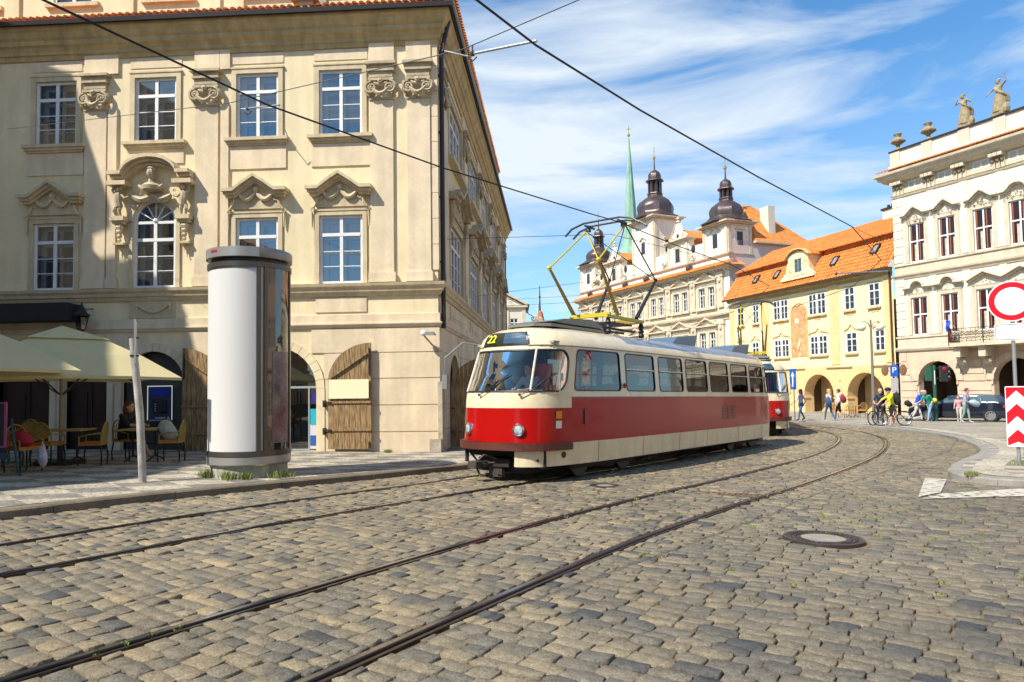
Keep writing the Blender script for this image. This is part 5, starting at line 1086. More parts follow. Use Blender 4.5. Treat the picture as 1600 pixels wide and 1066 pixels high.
s.add([(YX0, -.5, 9.4), (YX0, 1.15, 11.7), (YX0, .8, 12.0), (YX0, 5.2, 14.4), (YX0, 9.5, 12), (YX0, 9.5, 9.4)], [(0, 1, 2, 3, 4, 5)]); s.add([(-.05, -.5, 9.4), (-.05, 1.15, 11.7), (-.05, .8, 12.0), (-.05, 5.2, 14.4), (-.05, 9.5, 12), (-.05, 9.5, 9.4)], [(0, 1, 2, 3, 4, 5)]); s.build('gable_wall', PALW, YH)
s = MB(); s.sweep([(YX0-.3, -.52), (-.1, -.52)], [(-.02, 9.3), (.1, 9.3), (.12, 9.42), (.0, 9.44)]); s.tube([(-.42, -.12, 9.2), (-.42, -.1, -.9)], .07, 7); s.build('gutter', mat('gutter_brown', (.10, .05, .03), .5, .3), YH)
# dormer
s = MB(); c = -9.35; wall(s, c-1.15, c+1.15, 10.3, 11.9, [(c-.42, c+.42, 10.55, 11.65)], y=-.25, rev=.12); s.prism([(c-1.15, 11.9), (c+1.15, 11.9), (c+.7, 12.15), (c, 12.3), (c-.7, 12.15)], -.25, .2); s.box(c-1.15, c-1.05, -.24, 1.5, 10.3, 11.9); s.box(c+1.05, c+1.15, -.24, 1.5, 10.3, 11.9); s.box(c-1.95, c+1.95, -.42, -.18, 10.0, 10.22)
for sg in (-1, 1): s.prism([(c+sg*1.15, 10.2), (c+sg*1.9, 10.2), (c+sg*1.3, 10.7), (c+sg*1.15, 11.4)] if sg > 0 else [(c-1.9, 10.2), (c-1.15, 10.2), (c-1.15, 11.4), (c-1.3, 10.7)], -.36, -.1)
s.build('dormer', YELW, YH); s = MB(); s.band([(c-1.45, 11.8)]+[(c+1.1*cos(pi-pi*k/10), 11.9+.5*sin(pi*k/10)) for k in range(1, 10)]+[(c+1.45, 11.8)], .1, -.48, -.1); ornament(s, c-1.0, c-.55, 10.6, 11.6, -.3, 10, seed=4); ornament(s, c+.55, c+1.0, 10.6, 11.6, -.3, 10, seed=5); s.build('dormer_trim', YTR, YH)
s = MB(); s.prism([(c-1.45, 11.85), (c+1.45, 11.85)]+[(c+1.3*cos(pi*k/8), 11.95+.55*sin(pi*k/8)) for k in range(1, 8)], -.1, 3.4); s.build('dormer_roof', TILE, YH)
sash(YH, c-.42, c+.42, 10.55, 11.65, y=-.22, cols=2, tr=0, bars=2, fw_=.05, deep=False, m=mat('grey_green_frame', (.22, .27, .24), .5))
for x, f in ((-15.6, .62), (-12.75, .62), (-5.95, .60), (-2.15, .68)):
    y = -.55+1.7*f; z = 9.42+2.33*f; s = MB(); n_ = Vector((0, -2.33, 1.7)).normalized(); u_ = Vector((0, 1.7, 2.33)).normalized(); c0 = Vector((x, y, z))+n_*.15
    for dx in (-.27, .27): s.bar(c0+Vector((dx, 0, 0))-u_*.4, c0+Vector((dx, 0, 0))+u_*.4, .07, .12, 0)
    for q in (-.4, .4): s.bar(c0-Vector((.27, 0, 0))+u_*q, c0+Vector((.27, 0, 0))+u_*q, .07, .12, 0)
    a_ = c0-u_*.38; s.add([tuple(a_-Vector((.26, 0, 0))), tuple(a_+Vector((.26, 0, 0))), tuple(a_+u_*.76+Vector((.26, 0, 0))), tuple(a_+u_*.76-Vector((.26, 0, 0)))], [(0, 1, 2, 3)], 1); s.build('skylight', [GUT, mat('sky_pane', (.25, .24, .22), .1)], YH, normals=False)
s = MB(); s.box(-5.4, -4.4, 4.6, 5.4, 13.8, 14.9, 0); s.box(-5.5, -4.3, 4.5, 5.5, 14.9, 15.05, 1)
for x in (-5.2, -4.8): s.lathe([(.12, 15.05), (.1, 15.35)], (x, 5, 0), 8, 1)
s.build('chimney', [PALW, GUT], YH)
# ---------------------------------------------------------------- TOWN HALL with towers
THW = mat('townhall_stucco', (.80, .73, .60), .9, var=.08, vs=.8, streak=.08, bump=.1); THT = mat('townhall_trim', (.62, .52, .37), .85, var=.15, vs=1.5); PINK = mat('townhall_pink', (.68, .53, .47), .9, var=.06)
COPB = mat('copper_brown', (.115, .083, .078), .38, .5, var=.25, vs=1.5, streak=.2); GOLD = mat('gilding', (.75, .50, .12), .25, .9); GRN = mat('copper_green', (.24, .41, .30), .6, .1, var=.15, vs=1, streak=.25); SLB = mat('slit_dark', (.03, .028, .03), .3)
ANG_T = R(-67.4); TOO = (22.04, 68.0); TMx = Matrix.Translation((*TOO, 0)) @ Matrix.Rotation(ANG_T, 4, 'Z')
TH_ = thing('town_hall', 'pale renaissance town hall with scrolled gables and three brown onion towers behind the tram', 'building', (*TOO, 0), ANG_T)
XR, XL = -.6, -31.8
tw = [(-4.1-4.45*k+ (-1.25), -4.1-4.45*k+1.25) for k in range(7)]
s = MB(); wall(s, XL, XR, -1.5, 16.4, [(a, a+.95, z0, z0+2.1) for c0, c1 in tw for a in (c0, c1-.95) for z0 in (9.5, 4.8)], rev=.15); s.quad((XL, 0, -1.5), (XL, 14, -1.5), (XL, 14, 16.4), (XL, 0, 16.4)); s.quad((XL, 0, 16.4), (XR, 0, 16.4), (XR, 12, 16.4), (XL, 12, 16.4)); s.build('wall', THW, TH_)
s = MB(); s.quad((XR, 0, -1.5), (XR, 10.5, -1.5), (XR, 10.5, 16.0), (XR, 0, 16.0)); s.quad((XR, 10.5, -1.5), (XR-8, 10.5, -1.5), (XR-8, 10.5, 16), (XR, 10.5, 16)); s.build('side_wall', PINK, TH_)
for c0, c1 in tw:
    for z0 in (9.5, 4.8):
        for a in (c0, c1-.95): sash(TH_, a, a+.95, z0, z0+2.1, y=.05, cols=2, tr=.35, bars=2, fw_=.08, deep=False, pane=PYW)
        s = MB(); surround(s, c0, c1, z0, z0+2.1, .25, .14); s.box(c0-.4, c1+.4, -.3, 0, z0-.25, z0-.05); s.band([(c0-.5, z0+2.7), (c1+.5, z0+2.7)], .15, -.4, 0); s.band([(c0-.5, z0+2.75), ((c0+c1)/2, z0+3.5), (c1+.5, z0+2.75)], .16, -.4, 0); ornament(s, c0+.4, c1-.4, z0+2.9, z0+3.2, -.15, 5, seed=int(z0)); s.box((c0+c1)/2-.28, (c0+c1)/2+.28, -.12, 0, z0, z0+2.1); s.build('window_surround', THT, TH_)
    for z0, z1 in ((9.3, 12.9), (4.3, 8.1)): x = c1+.98; s = MB(); s.box(x-.42, x+.42, -.22, 0, z0, z1); s.box(x-.52, x+.52, -.3, 0, z1-.5, z1); s.ball((x, -.3, z1-.8), .22, 6, 0, (1, .6, 1.3)); s.ball((x, -.24, z1-1.6), .16, 6, 0, (1, .5, 1.6)); s.build('pilaster', THT, TH_)
PT2 = [(XL, 4), (XL, 0), (XR, 0), (XR, .4)]
s = MB(); s.sweep(PT2, [(0, 12.85), (.12, 12.9), (.2, 13.1), (.55, 13.2), (.6, 13.35), (.8, 13.4), (0, 13.45)]); s.sweep(PT2, [(0, 8.0), (.1, 8.05), (.15, 8.35), (.4, 8.5), (.45, 8.7), (.05, 8.8), (.05, 9.2), (0, 9.25)]); s.sweep(PT2, [(0, 14.5), (.2, 14.55), (.25, 14.7), (0, 14.75)])
for k in range(60): s.box(XL+k*.52, XL+k*.52+.25, -.42, 0, 13.02, 13.2)
s.build('cornice', THT, TH_)
s = MB(); tiles(s, XL-.8, XR+.8, -.95, 13.4, -.05, 13.95, .3, r=.1); q = MB(); q.quad((XR, -.9, 13.4), (XR+.85, -.9, 13.4), (XR+.85, 1.5, 13.4), (XR, 1.5, 13.9)); s.add(q.v, q.f, 0); s.build('tiled_ledge', TILE, TH_)
for x in (-6.6, -14.8, -19.5, -23.5, -28.5): s = MB(); s.ball((x, -.3, 14.05), .42, 8, 0, (1, 1, .9)); s.build('oculus', COPB, TH_)
def tower(x0, w_, dep, z0, ze, dr, zl, lr, zt, ztip, nm):
    """square shaft, bell roof on eight sides, lantern, small bulb, ball and vane"""
    s = MB(); c = x0+w_/2; s.box(x0, x0+w_, -.05, dep, z0, ze-.25); t = s.build('tower', THW, TH_)
    s = MB()
    for z, e in ((z0+.1, .12), (ze-.6, .12), (ze-.4, .3), (ze-.25, .55)): s.box(x0-e, x0+w_+e, -.05-e, dep+e, z, z+.14)
    for x in (x0, x0+w_-.35): s.box(x, x+.35, -.14, -.04, z0, ze-.6)
    for y in (0, dep-.35): s.box(x0+w_-.02, x0+w_+.08, y, y+.35, z0, ze-.6)
    zm = (z0+ze)/2-.3; s.band([(c-.7, zm+1.1), (c, zm+1.5), (c+.7, zm+1.1)], .12, -.2, 0); ornament(s, c-.3, c+.3, zm+1.3, zm+1.8, -.12, 5, seed=2); s.box(x0+w_, x0+w_+.18, dep/2-.6, dep/2+.6, zm+1.1, zm+1.25); s.build('tower_trim', THT, t)
    s = MB(); s.box(c-.35, c+.35, -.1, -.05, zm-.5, zm+.9); s.box(x0+w_, x0+w_+.05, dep/2-.35, dep/2+.35, zm-.5, zm+.9); s.build('tower_window', SLB, t)
    cy = dep/2; q = ((w_+dep)/2)/2+.75; zb = ze; h = zl-zb
    prof = [(q*1.12, -.05), (q*1.08, 0), (q*.92, h*.08), (q*.80, h*.17), (dr*.99, h*.27), (dr*1.03, h*.42), (dr, h*.55), (dr*.86, h*.70), (dr*.62, h*.83), (dr*.42, h*.93), (lr*1.15, h)]
    s = MB(); s.lathe(prof, (c, cy, zb), 8, rot=pi/8); 
    s.lathe([(lr*1.2, 0), (lr*1.25, .1), (lr*1.2, .2)], (c, cy, zl), 8, rot=pi/8)
    for k in range(8): a = pi/4*k+pi/8; s.bar((c+lr*.85*cos(a), cy+lr*.85*sin(a), zl+.2), (c+lr*.85*cos(a), cy+lr*.85*sin(a), zt-.05), lr*.34)
    H2 = ztip; d = (H2-zt)
    s.lathe([(lr*1.0, -.12), (lr*1.45, -.02), (lr*1.4, .08), (lr*1.0, .2*d*.5), (lr*1.02, .26*d), (lr*.8, .37*d), (lr*.35, .46*d), (.1, .50*d), (.07, .8*d), (.05, d)], (c, cy, zt), 8, rot=pi/8); s.build('onion_dome', COPB, t, smooth=True)
    s = MB(); s.lathe([(lr*.35, 0), (lr*.35, zt-zl-.2)], (c, cy, zl+.2), 6); s.build('lantern_core', SLB, t)
    s = MB(); s.ball((c, cy, ztip), .2, 8); s.tube([(c, cy, ztip), (c, cy, ztip+1.4)], .035, 5); s.ball((c, cy, ztip+.8), .07, 5); s.build('gilt_ball', GOLD, t)
tower(-4.45, 3.8, 3.0, 14.5, 18.1, 1.78, 20.6, .62, 21.7, 24.0, 'r')
tower(-18.0, 4.7, 3.6, 14.5, 21.6, 2.2, 24.6, .78, 26.3, 29.2, 'c')
tower(-31.4, 4.2, 3.4, 14.5, 18.4, 1.8, 20.9, .62, 22.3, 24.6, 'l')
def gable(c, w_, z0, zm, zt):
    s = MB(); h = w_/2; s.box(c-h, c+h, -.02, .8, z0, zm); s.prism([(c-h*.8, zm+.3), (c+h*.8, zm+.3), (c+h*.62, zm+.95), (c+h*.35, zm+1.2), (c+.3, zt-.5), (c, zt-.3), (c-.3, zt-.5), (c-h*.35, zm+1.2), (c-h*.62, zm+.95)], .0, .35)
    for sg in (-1, 1): s.prism([(c+sg*h, z0), (c+sg*(h+1.6), z0)] + [(c+sg*(h+1.6-1.5*sin(pi/2*k/6)), z0+2.6*(1-cos(pi/2*k/6))) for k in range(1, 7)]+[(c+sg*h, z0+2.6)], 0, .4)
    g_ = s.build('gable', THW, TH_); s = MB(); s.box(c-h-.3, c+h+.3, -.35, .8, zm, zm+.15); s.box(c-h-.4, c+h+.4, -.5, .8, zm+.15, zm+.3)
    for sg in (-1, 1):
        s.box(*(sorted((c+sg*h, c+sg*(h-.35)))), -.12, 0, z0, zm); scroll(s, c+sg*h*.55, -.08, zm+.65, .25, sgn=sg); scroll(s, c+sg*(h+.9), -.08, z0+.6, .35, sgn=-sg)
        s.tube([(c+sg*(h*.8), -.05, zm+.3), (c+sg*h*.6, -.05, zm+.95), (c+sg*.35, -.05, zt-.55)], .08, 6); s.ball((c+sg*h*.85, .1, zm+.55), .2, 6)
    s.lathe([(.12, 0), (.28, .12), (.1, .3), (.22, .5), (.02, .75)], (c, .1, zt-.4), 8); surround(s, c-.4, c+.4, z0+.5, z0+2.0, .16, .1); s.build('gable_trim', THT, g_)
    s = MB(); s.box(c-.4, c+.4, -.04, 0, z0+.5, z0+2.0); s.ball((c, 0, zm+.75), .25, 8, 0, (1, .2, 1)); s.ball((c+h+.9, -.02, z0+1.5), .38, 8, 0, (1, .2, 1.2)); s.build('gable_window', SLB, g_)
    s = MB(); s.prism([(c-h, zm+.3), (c+h, zm+.3), (c, zm+1.5)], .5, 8); s.build('gable_roof', TILE, g_)
gable(-8.9, 3.6, 14.6, 17.3, 19.9); gable(-22.5, 3.6, 14.6, 17.3, 19.9); gable(-27.0, .6, 14.6, 15.4, 16.2)
s = MB(); zr = 16.05; s.quad((XR+.5, 3.2, zr-.1), (XR+.5, 11.2, zr-.1), (XR-3, 5.8, 20.6), (XR-3, 4.6, 20.6)); s.poly([(XR+.5, 11.2, zr-.1), (XR-8, 11.2, zr-.1), (XR-3, 5.8, 20.6)]); s.quad((XR-.2, 2.9, zr-.1), (XR-8, 2.9, zr-.1), (XR-8, 4.6, 20.6), (XR-3, 4.6, 20.6)); s.poly([(XR+.5, 3.2, zr-.1), (XR-3, 4.6, 20.6), (XR-.2, 2.9, zr-.1)]); s.quad((XR-3, 4.6, 20.6), (XR-8, 4.6, 20.6), (XR-8, 5.8, 20.6), (XR-3, 5.8, 20.6)); s.build('wing_roof', TILE, TH_)
s = MB(); s.box(XR+.2, XR+.6, 3.0, 11.2, zr-.25, zr-.1); s.build('wing_eave', THT, TH_); s = MB(); s.box(XR-1.6, XR-.4, 5.6, 6.5, 15.8, 20.0); s.build('chimney', PALW, TH_)
# green spire behind
t = thing('church_spire', 'slender pale green copper church spire rising between the town hall towers', 'spire', (21.15, 120, -2)); MB().lathe([(2.9, 25.5), (1.9, 27.5), (1.45, 29.5), (1.2, 32), (1.05, 34), (.05, 47.4)], n=8, rot=.3).build('spire', GRN, t); MB().box(-2.2, 2.2, -2.2, 2.2, 0, 25.6).build('tower', THW, t)
s = MB(); s.ball((0, 0, 47.6), .28, 8); s.bar((0, 0, 47.8), (0, 0, 49.2), .09); s.bar((-.35, 0, 48.7), (.35, 0, 48.7), .09); s.build('gilt_cross', GOLD, t)
# house at the end of the side street, and a small turret
t = thing('gabled_house', 'pale house with a decorated gable at the far end of the side street', 'building', (0, 75, -1)); s = MB(); wall(s, -7, 1.5, 0, 11.3, [(-.15, .7, 8.6, 10.0)], rev=.1); s.poly([(-7, 0, 11.3), (1.5, 0, 11.3), (-2.9, 0, 13.9)]); s.quad((1.5, 0, 0), (1.5, 9, 0), (1.5, 9, 11.3), (1.5, 0, 11.3)); s.build('wall', PALW, t)
sash(t, -.15, .7, 8.6, 10.0, y=.05, cols=2, tr=.33, bars=1, deep=False, pane=PYW)
s = MB(); s.box(-.5, -.28, -.08, 0, 0, 11.2); s.box(1.15, 1.55, -.08, 0, 0, 11.2); s.box(-7.1, 1.8, -.25, 0, 11.2, 11.45); s.band([(-2.9, 13.9), (1.75, 11.4)], .2, -.3, 0); ornament(s, -1.6, .6, 11.6, 12.2, -.06, 10, seed=8); s.build('trim', THT, t); s = MB(); s.quad((-2.9, -.3, 14.15), (2.0, -.3, 11.45), (2.0, 9, 11.45), (-2.9, 9, 14.15)); s.build('roof', GUT, t)
t = thing('low_house', 'low pale wing with scrolled parapet right of the decorated gable', 'building', (2.4, 80, -1)); MB().box(-.9, 1.5, 0, 6, 0, 9.8).build('wall', PALW, t); s = MB(); s.box(-1, 1.6, -.2, 0, 9.8, 10.0); scroll(s, .2, -.1, 10.4, .35); scroll(s, .95, -.1, 10.3, .28); s.tube([(-.8, 0, 11.6), (-.3, 0, 10.9), (.9, 0, 10.6), (1.4, 0, 10.1)], .06, 5); s.tube([(.7, .3, 10), (.7, .3, 12.2)], .1, 6); s.build('parapet', THT, t)
t = thing('roof_turret', 'small red roofed turret with a thin spike above the tram roof', 'turret', (4.15, 100, 0)); MB().lathe([(1.05, 9.5), (.35, 12.4), (.01, 12.6)], n=6).build('cone', mat('turret_red', (.5, .14, .07), .8), t); s = MB(); s.tube([(0, 0, 12.3), (0, 0, 16.2)], [.16, .05], 6); s.ball((0, 0, 14.6), .16, 6); s.build('spike', GUT, t); MB().lathe([(1.0, -2), (1.0, 9.6)], n=6).build('drum', PALW, t)
# the house across the street (just outside the view) whose roofline shades the cafe corner

def townhouse(lab, x, y, rz, W, D, Hh, col, floors, nwin):
    t = thing('townhouse', lab, 'building', (x, y, -1), rz); m = mat('townhouse_'+lab.split()[0], col, .9, var=.12, vs=1, streak=.12, bump=.2); hs = []
    fh = (Hh-.8)/floors; pw = W/nwin
    for f in range(floors):
        for k in range(nwin): a = pw*(k+.5)-.6; hs.append((a, a+1.2, f*fh+1.3+(0 if f else -.2), f*fh+3.1))
    s = MB(); wall(s, 0, W, 0, Hh, hs, rev=.18); s.quad((0, 0, 0), (0, D, 0), (0, D, Hh), (0, 0, Hh)); s.quad((W, 0, 0), (W, D, 0), (W, D, Hh), (W, 0, Hh)); s.quad((0, D, 0), (W, D, 0), (W, D, Hh), (0, D, Hh)); s.build('wall', m, t)
    s = MB(); s.sweep([(0, D), (0, 0), (W, 0), (W, D)], [(0, Hh-.6), (.1, Hh-.6), (.2, Hh-.35), (.45, Hh-.2), (.5, Hh), (0, Hh+.02)]); s.sweep([(0, D), (0, 0), (W, 0), (W, D)], [(0, fh+.1), (.12, fh+.12), (.16, fh+.3), (0, fh+.32)]); s.build('cornice', TRIM, t)
    s = MB(); s.quad((-.5, -.5, Hh), (W+.5, -.5, Hh), (W-2, D/2, Hh+2.6), (2, D/2, Hh+2.6)); s.quad((-.5, D+.5, Hh), (W+.5, D+.5, Hh), (W-2, D/2, Hh+2.6), (2, D/2, Hh+2.6)); s.poly([(-.5, -.5, Hh), (-.5, D+.5, Hh), (2, D/2, Hh+2.6)]); s.poly([(W+.5, -.5, Hh), (W+.5, D+.5, Hh), (W-2, D/2, Hh+2.6)]); s.build('roof', TILE, t)
    for h in hs: sash(t, h[0], h[1], h[2], h[3], y=.08, deep=False)
    return t
townhouse('rose townhouse on the far side of the street, added unseen right of the view', 22.5, 15.5, R(-92), 16, 10, 15.0, (.60, .42, .30), 4, 6)  # unseen houses added to cut sky fill and show in the tram's reflections
townhouse('sand townhouse added unseen right of the view, behind the camera', 21.5, -1.5, R(-95), 15, 10, 14.0, (.62, .52, .34), 4, 5)
townhouse('grey townhouse added unseen, closing the street behind the camera', 12.0, -13, R(184), 26, 9, 14.0, (.48, .43, .36), 4, 9)
townhouse('ochre townhouse added unseen behind the camera on the cafe side', -20.0, -14, R(90), 14, 9, 12.0, (.55, .40, .22), 3, 5)
t = thing('townhouse', 'plain townhouse across the street beside the cafe, outside the view', 'building', (0, 0, 0))

s = MB(); prof = [(2.2, -.5), (17.2, -.5), (17.2, 16.0), (16.2, 16.9), (15.3, 18.1), (14.9, 17.0), (14.3, 15.9), (14.3, 15.3), (14.7, 14.4), (14.7, 14.0), (14.45, 14.1), (13.95, 15.2), (13.4, 15.75), (12.8, 16.2), (12.55, 15.9), (12.2, 15.0), (11.5, 15.0), (8.0, 15.3), (5.0, 15.45), (4.1, 15.35), (3.9, 14.3), (3.5, 13.8), (2.2, 13.7)]
n = len(prof); s.add([(-17.5, y, z) for y, z in prof]+[(-30, y, z) for y, z in prof], [tuple(range(n)), tuple(range(2*n-1, n-1, -1))]+[(i, i+n, (i+1) % n+n, (i+1) % n) for i in range(n)]); s.build('wall', STUC, t)
s = MB()
for z in (1.0, 4.6, 8.2, 11.4):
    for y in (3.3, 5.9, 8.5, 11.1, 13.7): s.box(-17.46, -17.4, y, y+1.1, z, z+1.9)
s.build('window', DARKP, t)
# ================================================================ STREET FURNITURE
def G(x, y, h=0.): return (x, y, gz(x, y)+h)
PV = .118
# advertising column
AX, AY = -4.97, 13.09
AC = thing('advertising_column', 'tall round advertising column with blank white poster and curved glass, on the pavement', 'advertising column', G(AX, AY, PV-.02)); AC.scale = (.975, .975, 1.03)
CONC = mat('column_concrete', (.34, .34, .27), .9, var=.2, vs=4, streak=.3, bump=.3, bs=30); BRZ = mat('column_frame', (.12, .11, .10), .35, .7); LGT = mat('column_light_metal', (.42, .41, .38), .35, .6, var=.06)
MB().lathe([(.70, 0), (.70, .24), (.60, .24)], n=64).build('plinth', CONC, AC, smooth=True)
MB().lathe([(.6, .23), (.74, .24), (.765, .27), (.765, .40), (.75, .41), (.735, .42)], n=64).build('base_ring', LGT, AC, smooth=True)
a0, a1 = R(-178), R(-52)        # blank poster on the lit side
s = MB(); s.lathe([(.735, .41), (.735, 3.82)], n=64); s.build('drum', LGT, AC, smooth=True)
s = MB(); s.lathe([(.738, .50), (.750, .50), (.750, 3.70), (.738, 3.70)], n=32, a0=a0+.06, a1=a1-.16); s.build('white_poster', mat('poster_sheet', (.60, .585, .565), .5), AC, smooth=True)
s = MB(); s.lathe([(.72, .42), (.757, .42), (.757, 3.82), (.72, 3.82)], n=20, a0=R(-47), a1=R(60)); s.build('glass_case', mat('case_dark', (.035, .028, .024), .04, .0, spec=1, coat=1), AC, smooth=True)
s = MB(); s.lathe([(.759, .62), (.762, .62), (.762, 2.25), (.759, 2.25)], n=8, a0=R(-38), a1=R(-5)); s.build('case_poster', mat('case_poster', (.22, .16, .15), .15, var=.5, vs=2.5), AC, smooth=True)
s = MB()
for a in (R(-57), R(-48), R(-182), R(2), R(60)): s.box(-.02, .02, -.03, .03, .41, 3.83); s.xf(Matrix.Rotation(a, 4, 'Z') @ Matrix.Translation((.755, 0, 0)), len(s.v)-8)
for z in (.41, 3.74): s.lathe([(.74, z), (.772, z), (.772, z+.09), (.74, z+.09)], n=64)
s.build('frame', BRZ, AC, smooth=True)
s = MB(); s.lathe([(.70, 3.82), (.70, 3.90)], n=64); s.build('shadow_gap', GUT, AC)
s = MB(); s.lathe([(.70, 3.91), (.775, 3.91), (.785, 3.925), (.785, 4.06), (.77, 4.09), (.01, 4.12)], n=64); s.build('cap', mat('cap_grey', (.24, .235, .22), .35, .6), AC, smooth=True)
s = MB(); s.lathe([(.786, 3.915), (.794, 3.915), (.794, 4.085), (.786, 4.085)], n=24, a0=a0+.04, a1=a1-.1); s.build('sunlit_cap_band', LGT, AC, smooth=True)  # paler metal on the sunny side only: sunlight put into the cap's colour
s = MB(); s.lathe([(.795, 4.0), (.80, 4.0), (.80, 4.04), (.795, 4.04)], n=6, a0=R(-128), a1=R(-116)); s.build('red_badge', mat('badge_red', (.42, .01, .02), .4), AC)
# leaning post with its sign seen edge-on
t = thing('leaning_signpost', 'grey leaning post with a bent sign seen edge-on, at the pavement edge', 'signpost', G(-6.36, 11.93, PV-.02)); PGR = mat('old_post', (.42, .40, .36), .7, .2, var=.3, vs=5, streak=.3)
MB().tube([(0, 0, 0), (-.06, 0, 1.2), (-.20, 0, 2.50)], [.062, .062, .058], 12).build('post', PGR, t, smooth=True)
s = MB(); s.add([(-.17+.06, -.11, 2.05), (-.15-.06, .11, 2.05), (-.15-.07, .13, 2.76), (-.20+.09, -.13, 2.82), (-.14+.06, -.11, 2.05), (-.12-.06, .11, 2.05), (-.13-.07, .13, 2.76), (-.17+.09, -.13, 2.82)], [(0,1,2,3),(7,6,5,4),(0,4,5,1),(1,5,6,2),(2,6,7,3),(3,7,4,0)]); s.build('sign_plate', mat('sign_back', (.40, .41, .42), .35, .6), t)
s = MB(); s.lathe([(.072, 0), (.072, .03)], (-.165, 0, 2.18), 10); s.box(-.26, -.1, -.03, .03, 2.49, 2.52); s.build('clamp', GUT, t)
# parasols
CANV = mat('parasol_canvas', (.76, .65, .36), .9, var=.05, vs=2); 
def canvas():
    m = MATS['parasol_canvas']; n = m.node_tree.nodes; b = n['Principled BSDF']; tr = n.new('ShaderNodeBsdfTranslucent'); tr.inputs[0].default_value = (.62, .52, .22, 1); mx = n.new('ShaderNodeMixShader'); mx.inputs[0].default_value = .35
    o = [q for q in n if q.type == 'OUTPUT_MATERIAL'][0]; m.node_tree.links.new(b.outputs[0], mx.inputs[1]); m.node_tree.links.new(tr.outputs[0], mx.inputs[2]); m.node_tree.links.new(mx.outputs[0], o.inputs[0])
canvas()
def parasol(x, y, rz, ze, za, half, lab):
    t = thing('parasol', lab, 'parasol', G(x, y, PV), rz, 'cream cafe parasols'); g0 = gz(x, y)+PV; ze -= g0; za -= g0
    s = MB(); s.tube([(0, 0, 0), (0, 0, za-.1)], .035, 8); s.build('pole', mat('parasol_pole', (.30, .25, .17), .6), t); s = MB(); s.box(-.35, .35, -.35, .35, 0, .08); s.lathe([(.06, .08), (.06, .4)], n=10); s.build('base', GUT, t)
    s = MB(); C_ = [(half, 0), (0, half), (-half, 0), (0, -half)]; mid = .42
    for i in range(4):
        a, b = C_[i], C_[(i+1) % 4]; n = 6; rows = []
        for f, z in ((0.34, za-.30), (.68, ze+(za-ze)*.40), (1, ze)):
            rows.append([((a[0]+(b[0]-a[0])*k/n)*f*(1-.04*sin(pi*k/n)), (a[1]+(b[1]-a[1])*k/n)*f*(1-.04*sin(pi*k/n)), z+.05*f*sin(pi*k/n)) for k in range(n+1)])
        for r0, r1 in zip(rows, rows[1:]):
            for k in range(n): s.quad(r0[k], r0[k+1], r1[k+1], r1[k])
        r = rows[-1]
        for k in range(n): s.quad(r[k], r[k+1], (r[k+1][0], r[k+1][1], r[k+1][2]-.06), (r[k][0], r[k][1], r[k][2]-.06))
    s.build('canopy', CANV, t, normals=False); s = MB()
    for i in range(4):
        a, b = C_[i], C_[(i+1) % 4]; n = 5; f = .40; tz = za-.40
        P = [((a[0]+(b[0]-a[0])*k/n)*f, (a[1]+(b[1]-a[1])*k/n)*f, za-.32) for k in range(n+1)]
        for k in range(n): s.poly([P[k], P[k+1], (0, 0, za)])
    s.build('top_vent', CANV, t, normals=False); s = MB()
    for a in C_: s.bar((0, 0, za-.15), (a[0]*.98, a[1]*.98, ze+.0), .025, .03); s.bar((0, 0, ze-.35), (a[0]*.5, a[1]*.5, ze+(za-ze)*.42), .02, .025)
    s.build('ribs', mat('parasol_rib', (.06, .05, .04), .6), t)
parasol(-9.85, 15.1, R(-2), 1.88, 3.06, 2.68, 'cream square parasol with its far corner pointing to the advertising column')
parasol(-10.75, 12.75, R(3), 2.0, 3.12, 2.72, 'cream square parasol at the left edge, in front of the other parasol')
# cafe tables and chairs
YW = mat('rattan_yellow', (.36, .24, .05), .6, var=.25, vs=20); ORC = mat('cushion_orange', (.50, .14, .015), .8); DKM = mat('dark_metal', (.03, .028, .03), .5, .5); TTOP = mat('table_top', (.42, .30, .12), .5)
def chair(x, y, rz, lab, oval=False):
    t = thing('cafe_chair', lab, 'chair', G(x, y, PV), rz, 'rattan cafe chairs')
    s = MB(); s.box(-.22, .22, -.22, .22, .43, .46); s.build('seat', YW, t); s = MB(); s.box(-.21, .21, -.21, .21, .46, .50); s.build('cushion', ORC, t)
    for a in (-.2, .2):
        for b in (-.2, .2): MB().tube([(a, b, .43), (a*1.1, b*1.15, .2), (a*1.05, b*1.1, 0)], .016, 6).build('leg', DKM, t)
    s = MB(); P = [(-.2*cos(pi*k/10)*(1.05), .22+.04*sin(pi*k/10), .62+.30*sin(pi*k/10)) for k in range(11)]; s.tube([(-.21, .21, .45)]+P+[(.21, .21, .45)], .018, 6)
    if oval: s.prism([(.19*cos(2*pi*k/18), .72+.17*sin(2*pi*k/18)) for k in range(18)], .22, .24)
    else:
        for k in range(-3, 4): s.tube([(k*.055, .22, .47), (k*.055, .25, .88-abs(k)*.035)], .01, 5)
    s.build('backrest', YW, t); s = MB()
    for a in (-.24, .24): s.tube([(a*.9, .22, .68), (a, .0, .67), (a*.95, -.2, .62), (a*.9, -.2, .44)], .014, 6)
    s.build('armrest', YW, t); return t
def table(x, y, rz, lab, w_=.6, d=.35):
    t = thing('cafe_table', lab, 'table', G(x, y, PV), rz, 'cafe tables'); MB().box(-w_, w_, -d, d, .71, .745).build('tabletop', TTOP, t); s = MB()
    for a in (-w_*.6, w_*.6): s.tube([(a, 0, .71), (a, 0, .1)], .022, 6); s.tube([(a-.05, -.28, .02), (a, 0, .14), (a+.05, .28, .02)], .018, 6)
    s.tube([(-w_*.6, 0, .4), (w_*.6, 0, .4)], .014, 6); s.build('pedestal', DKM, t); return t
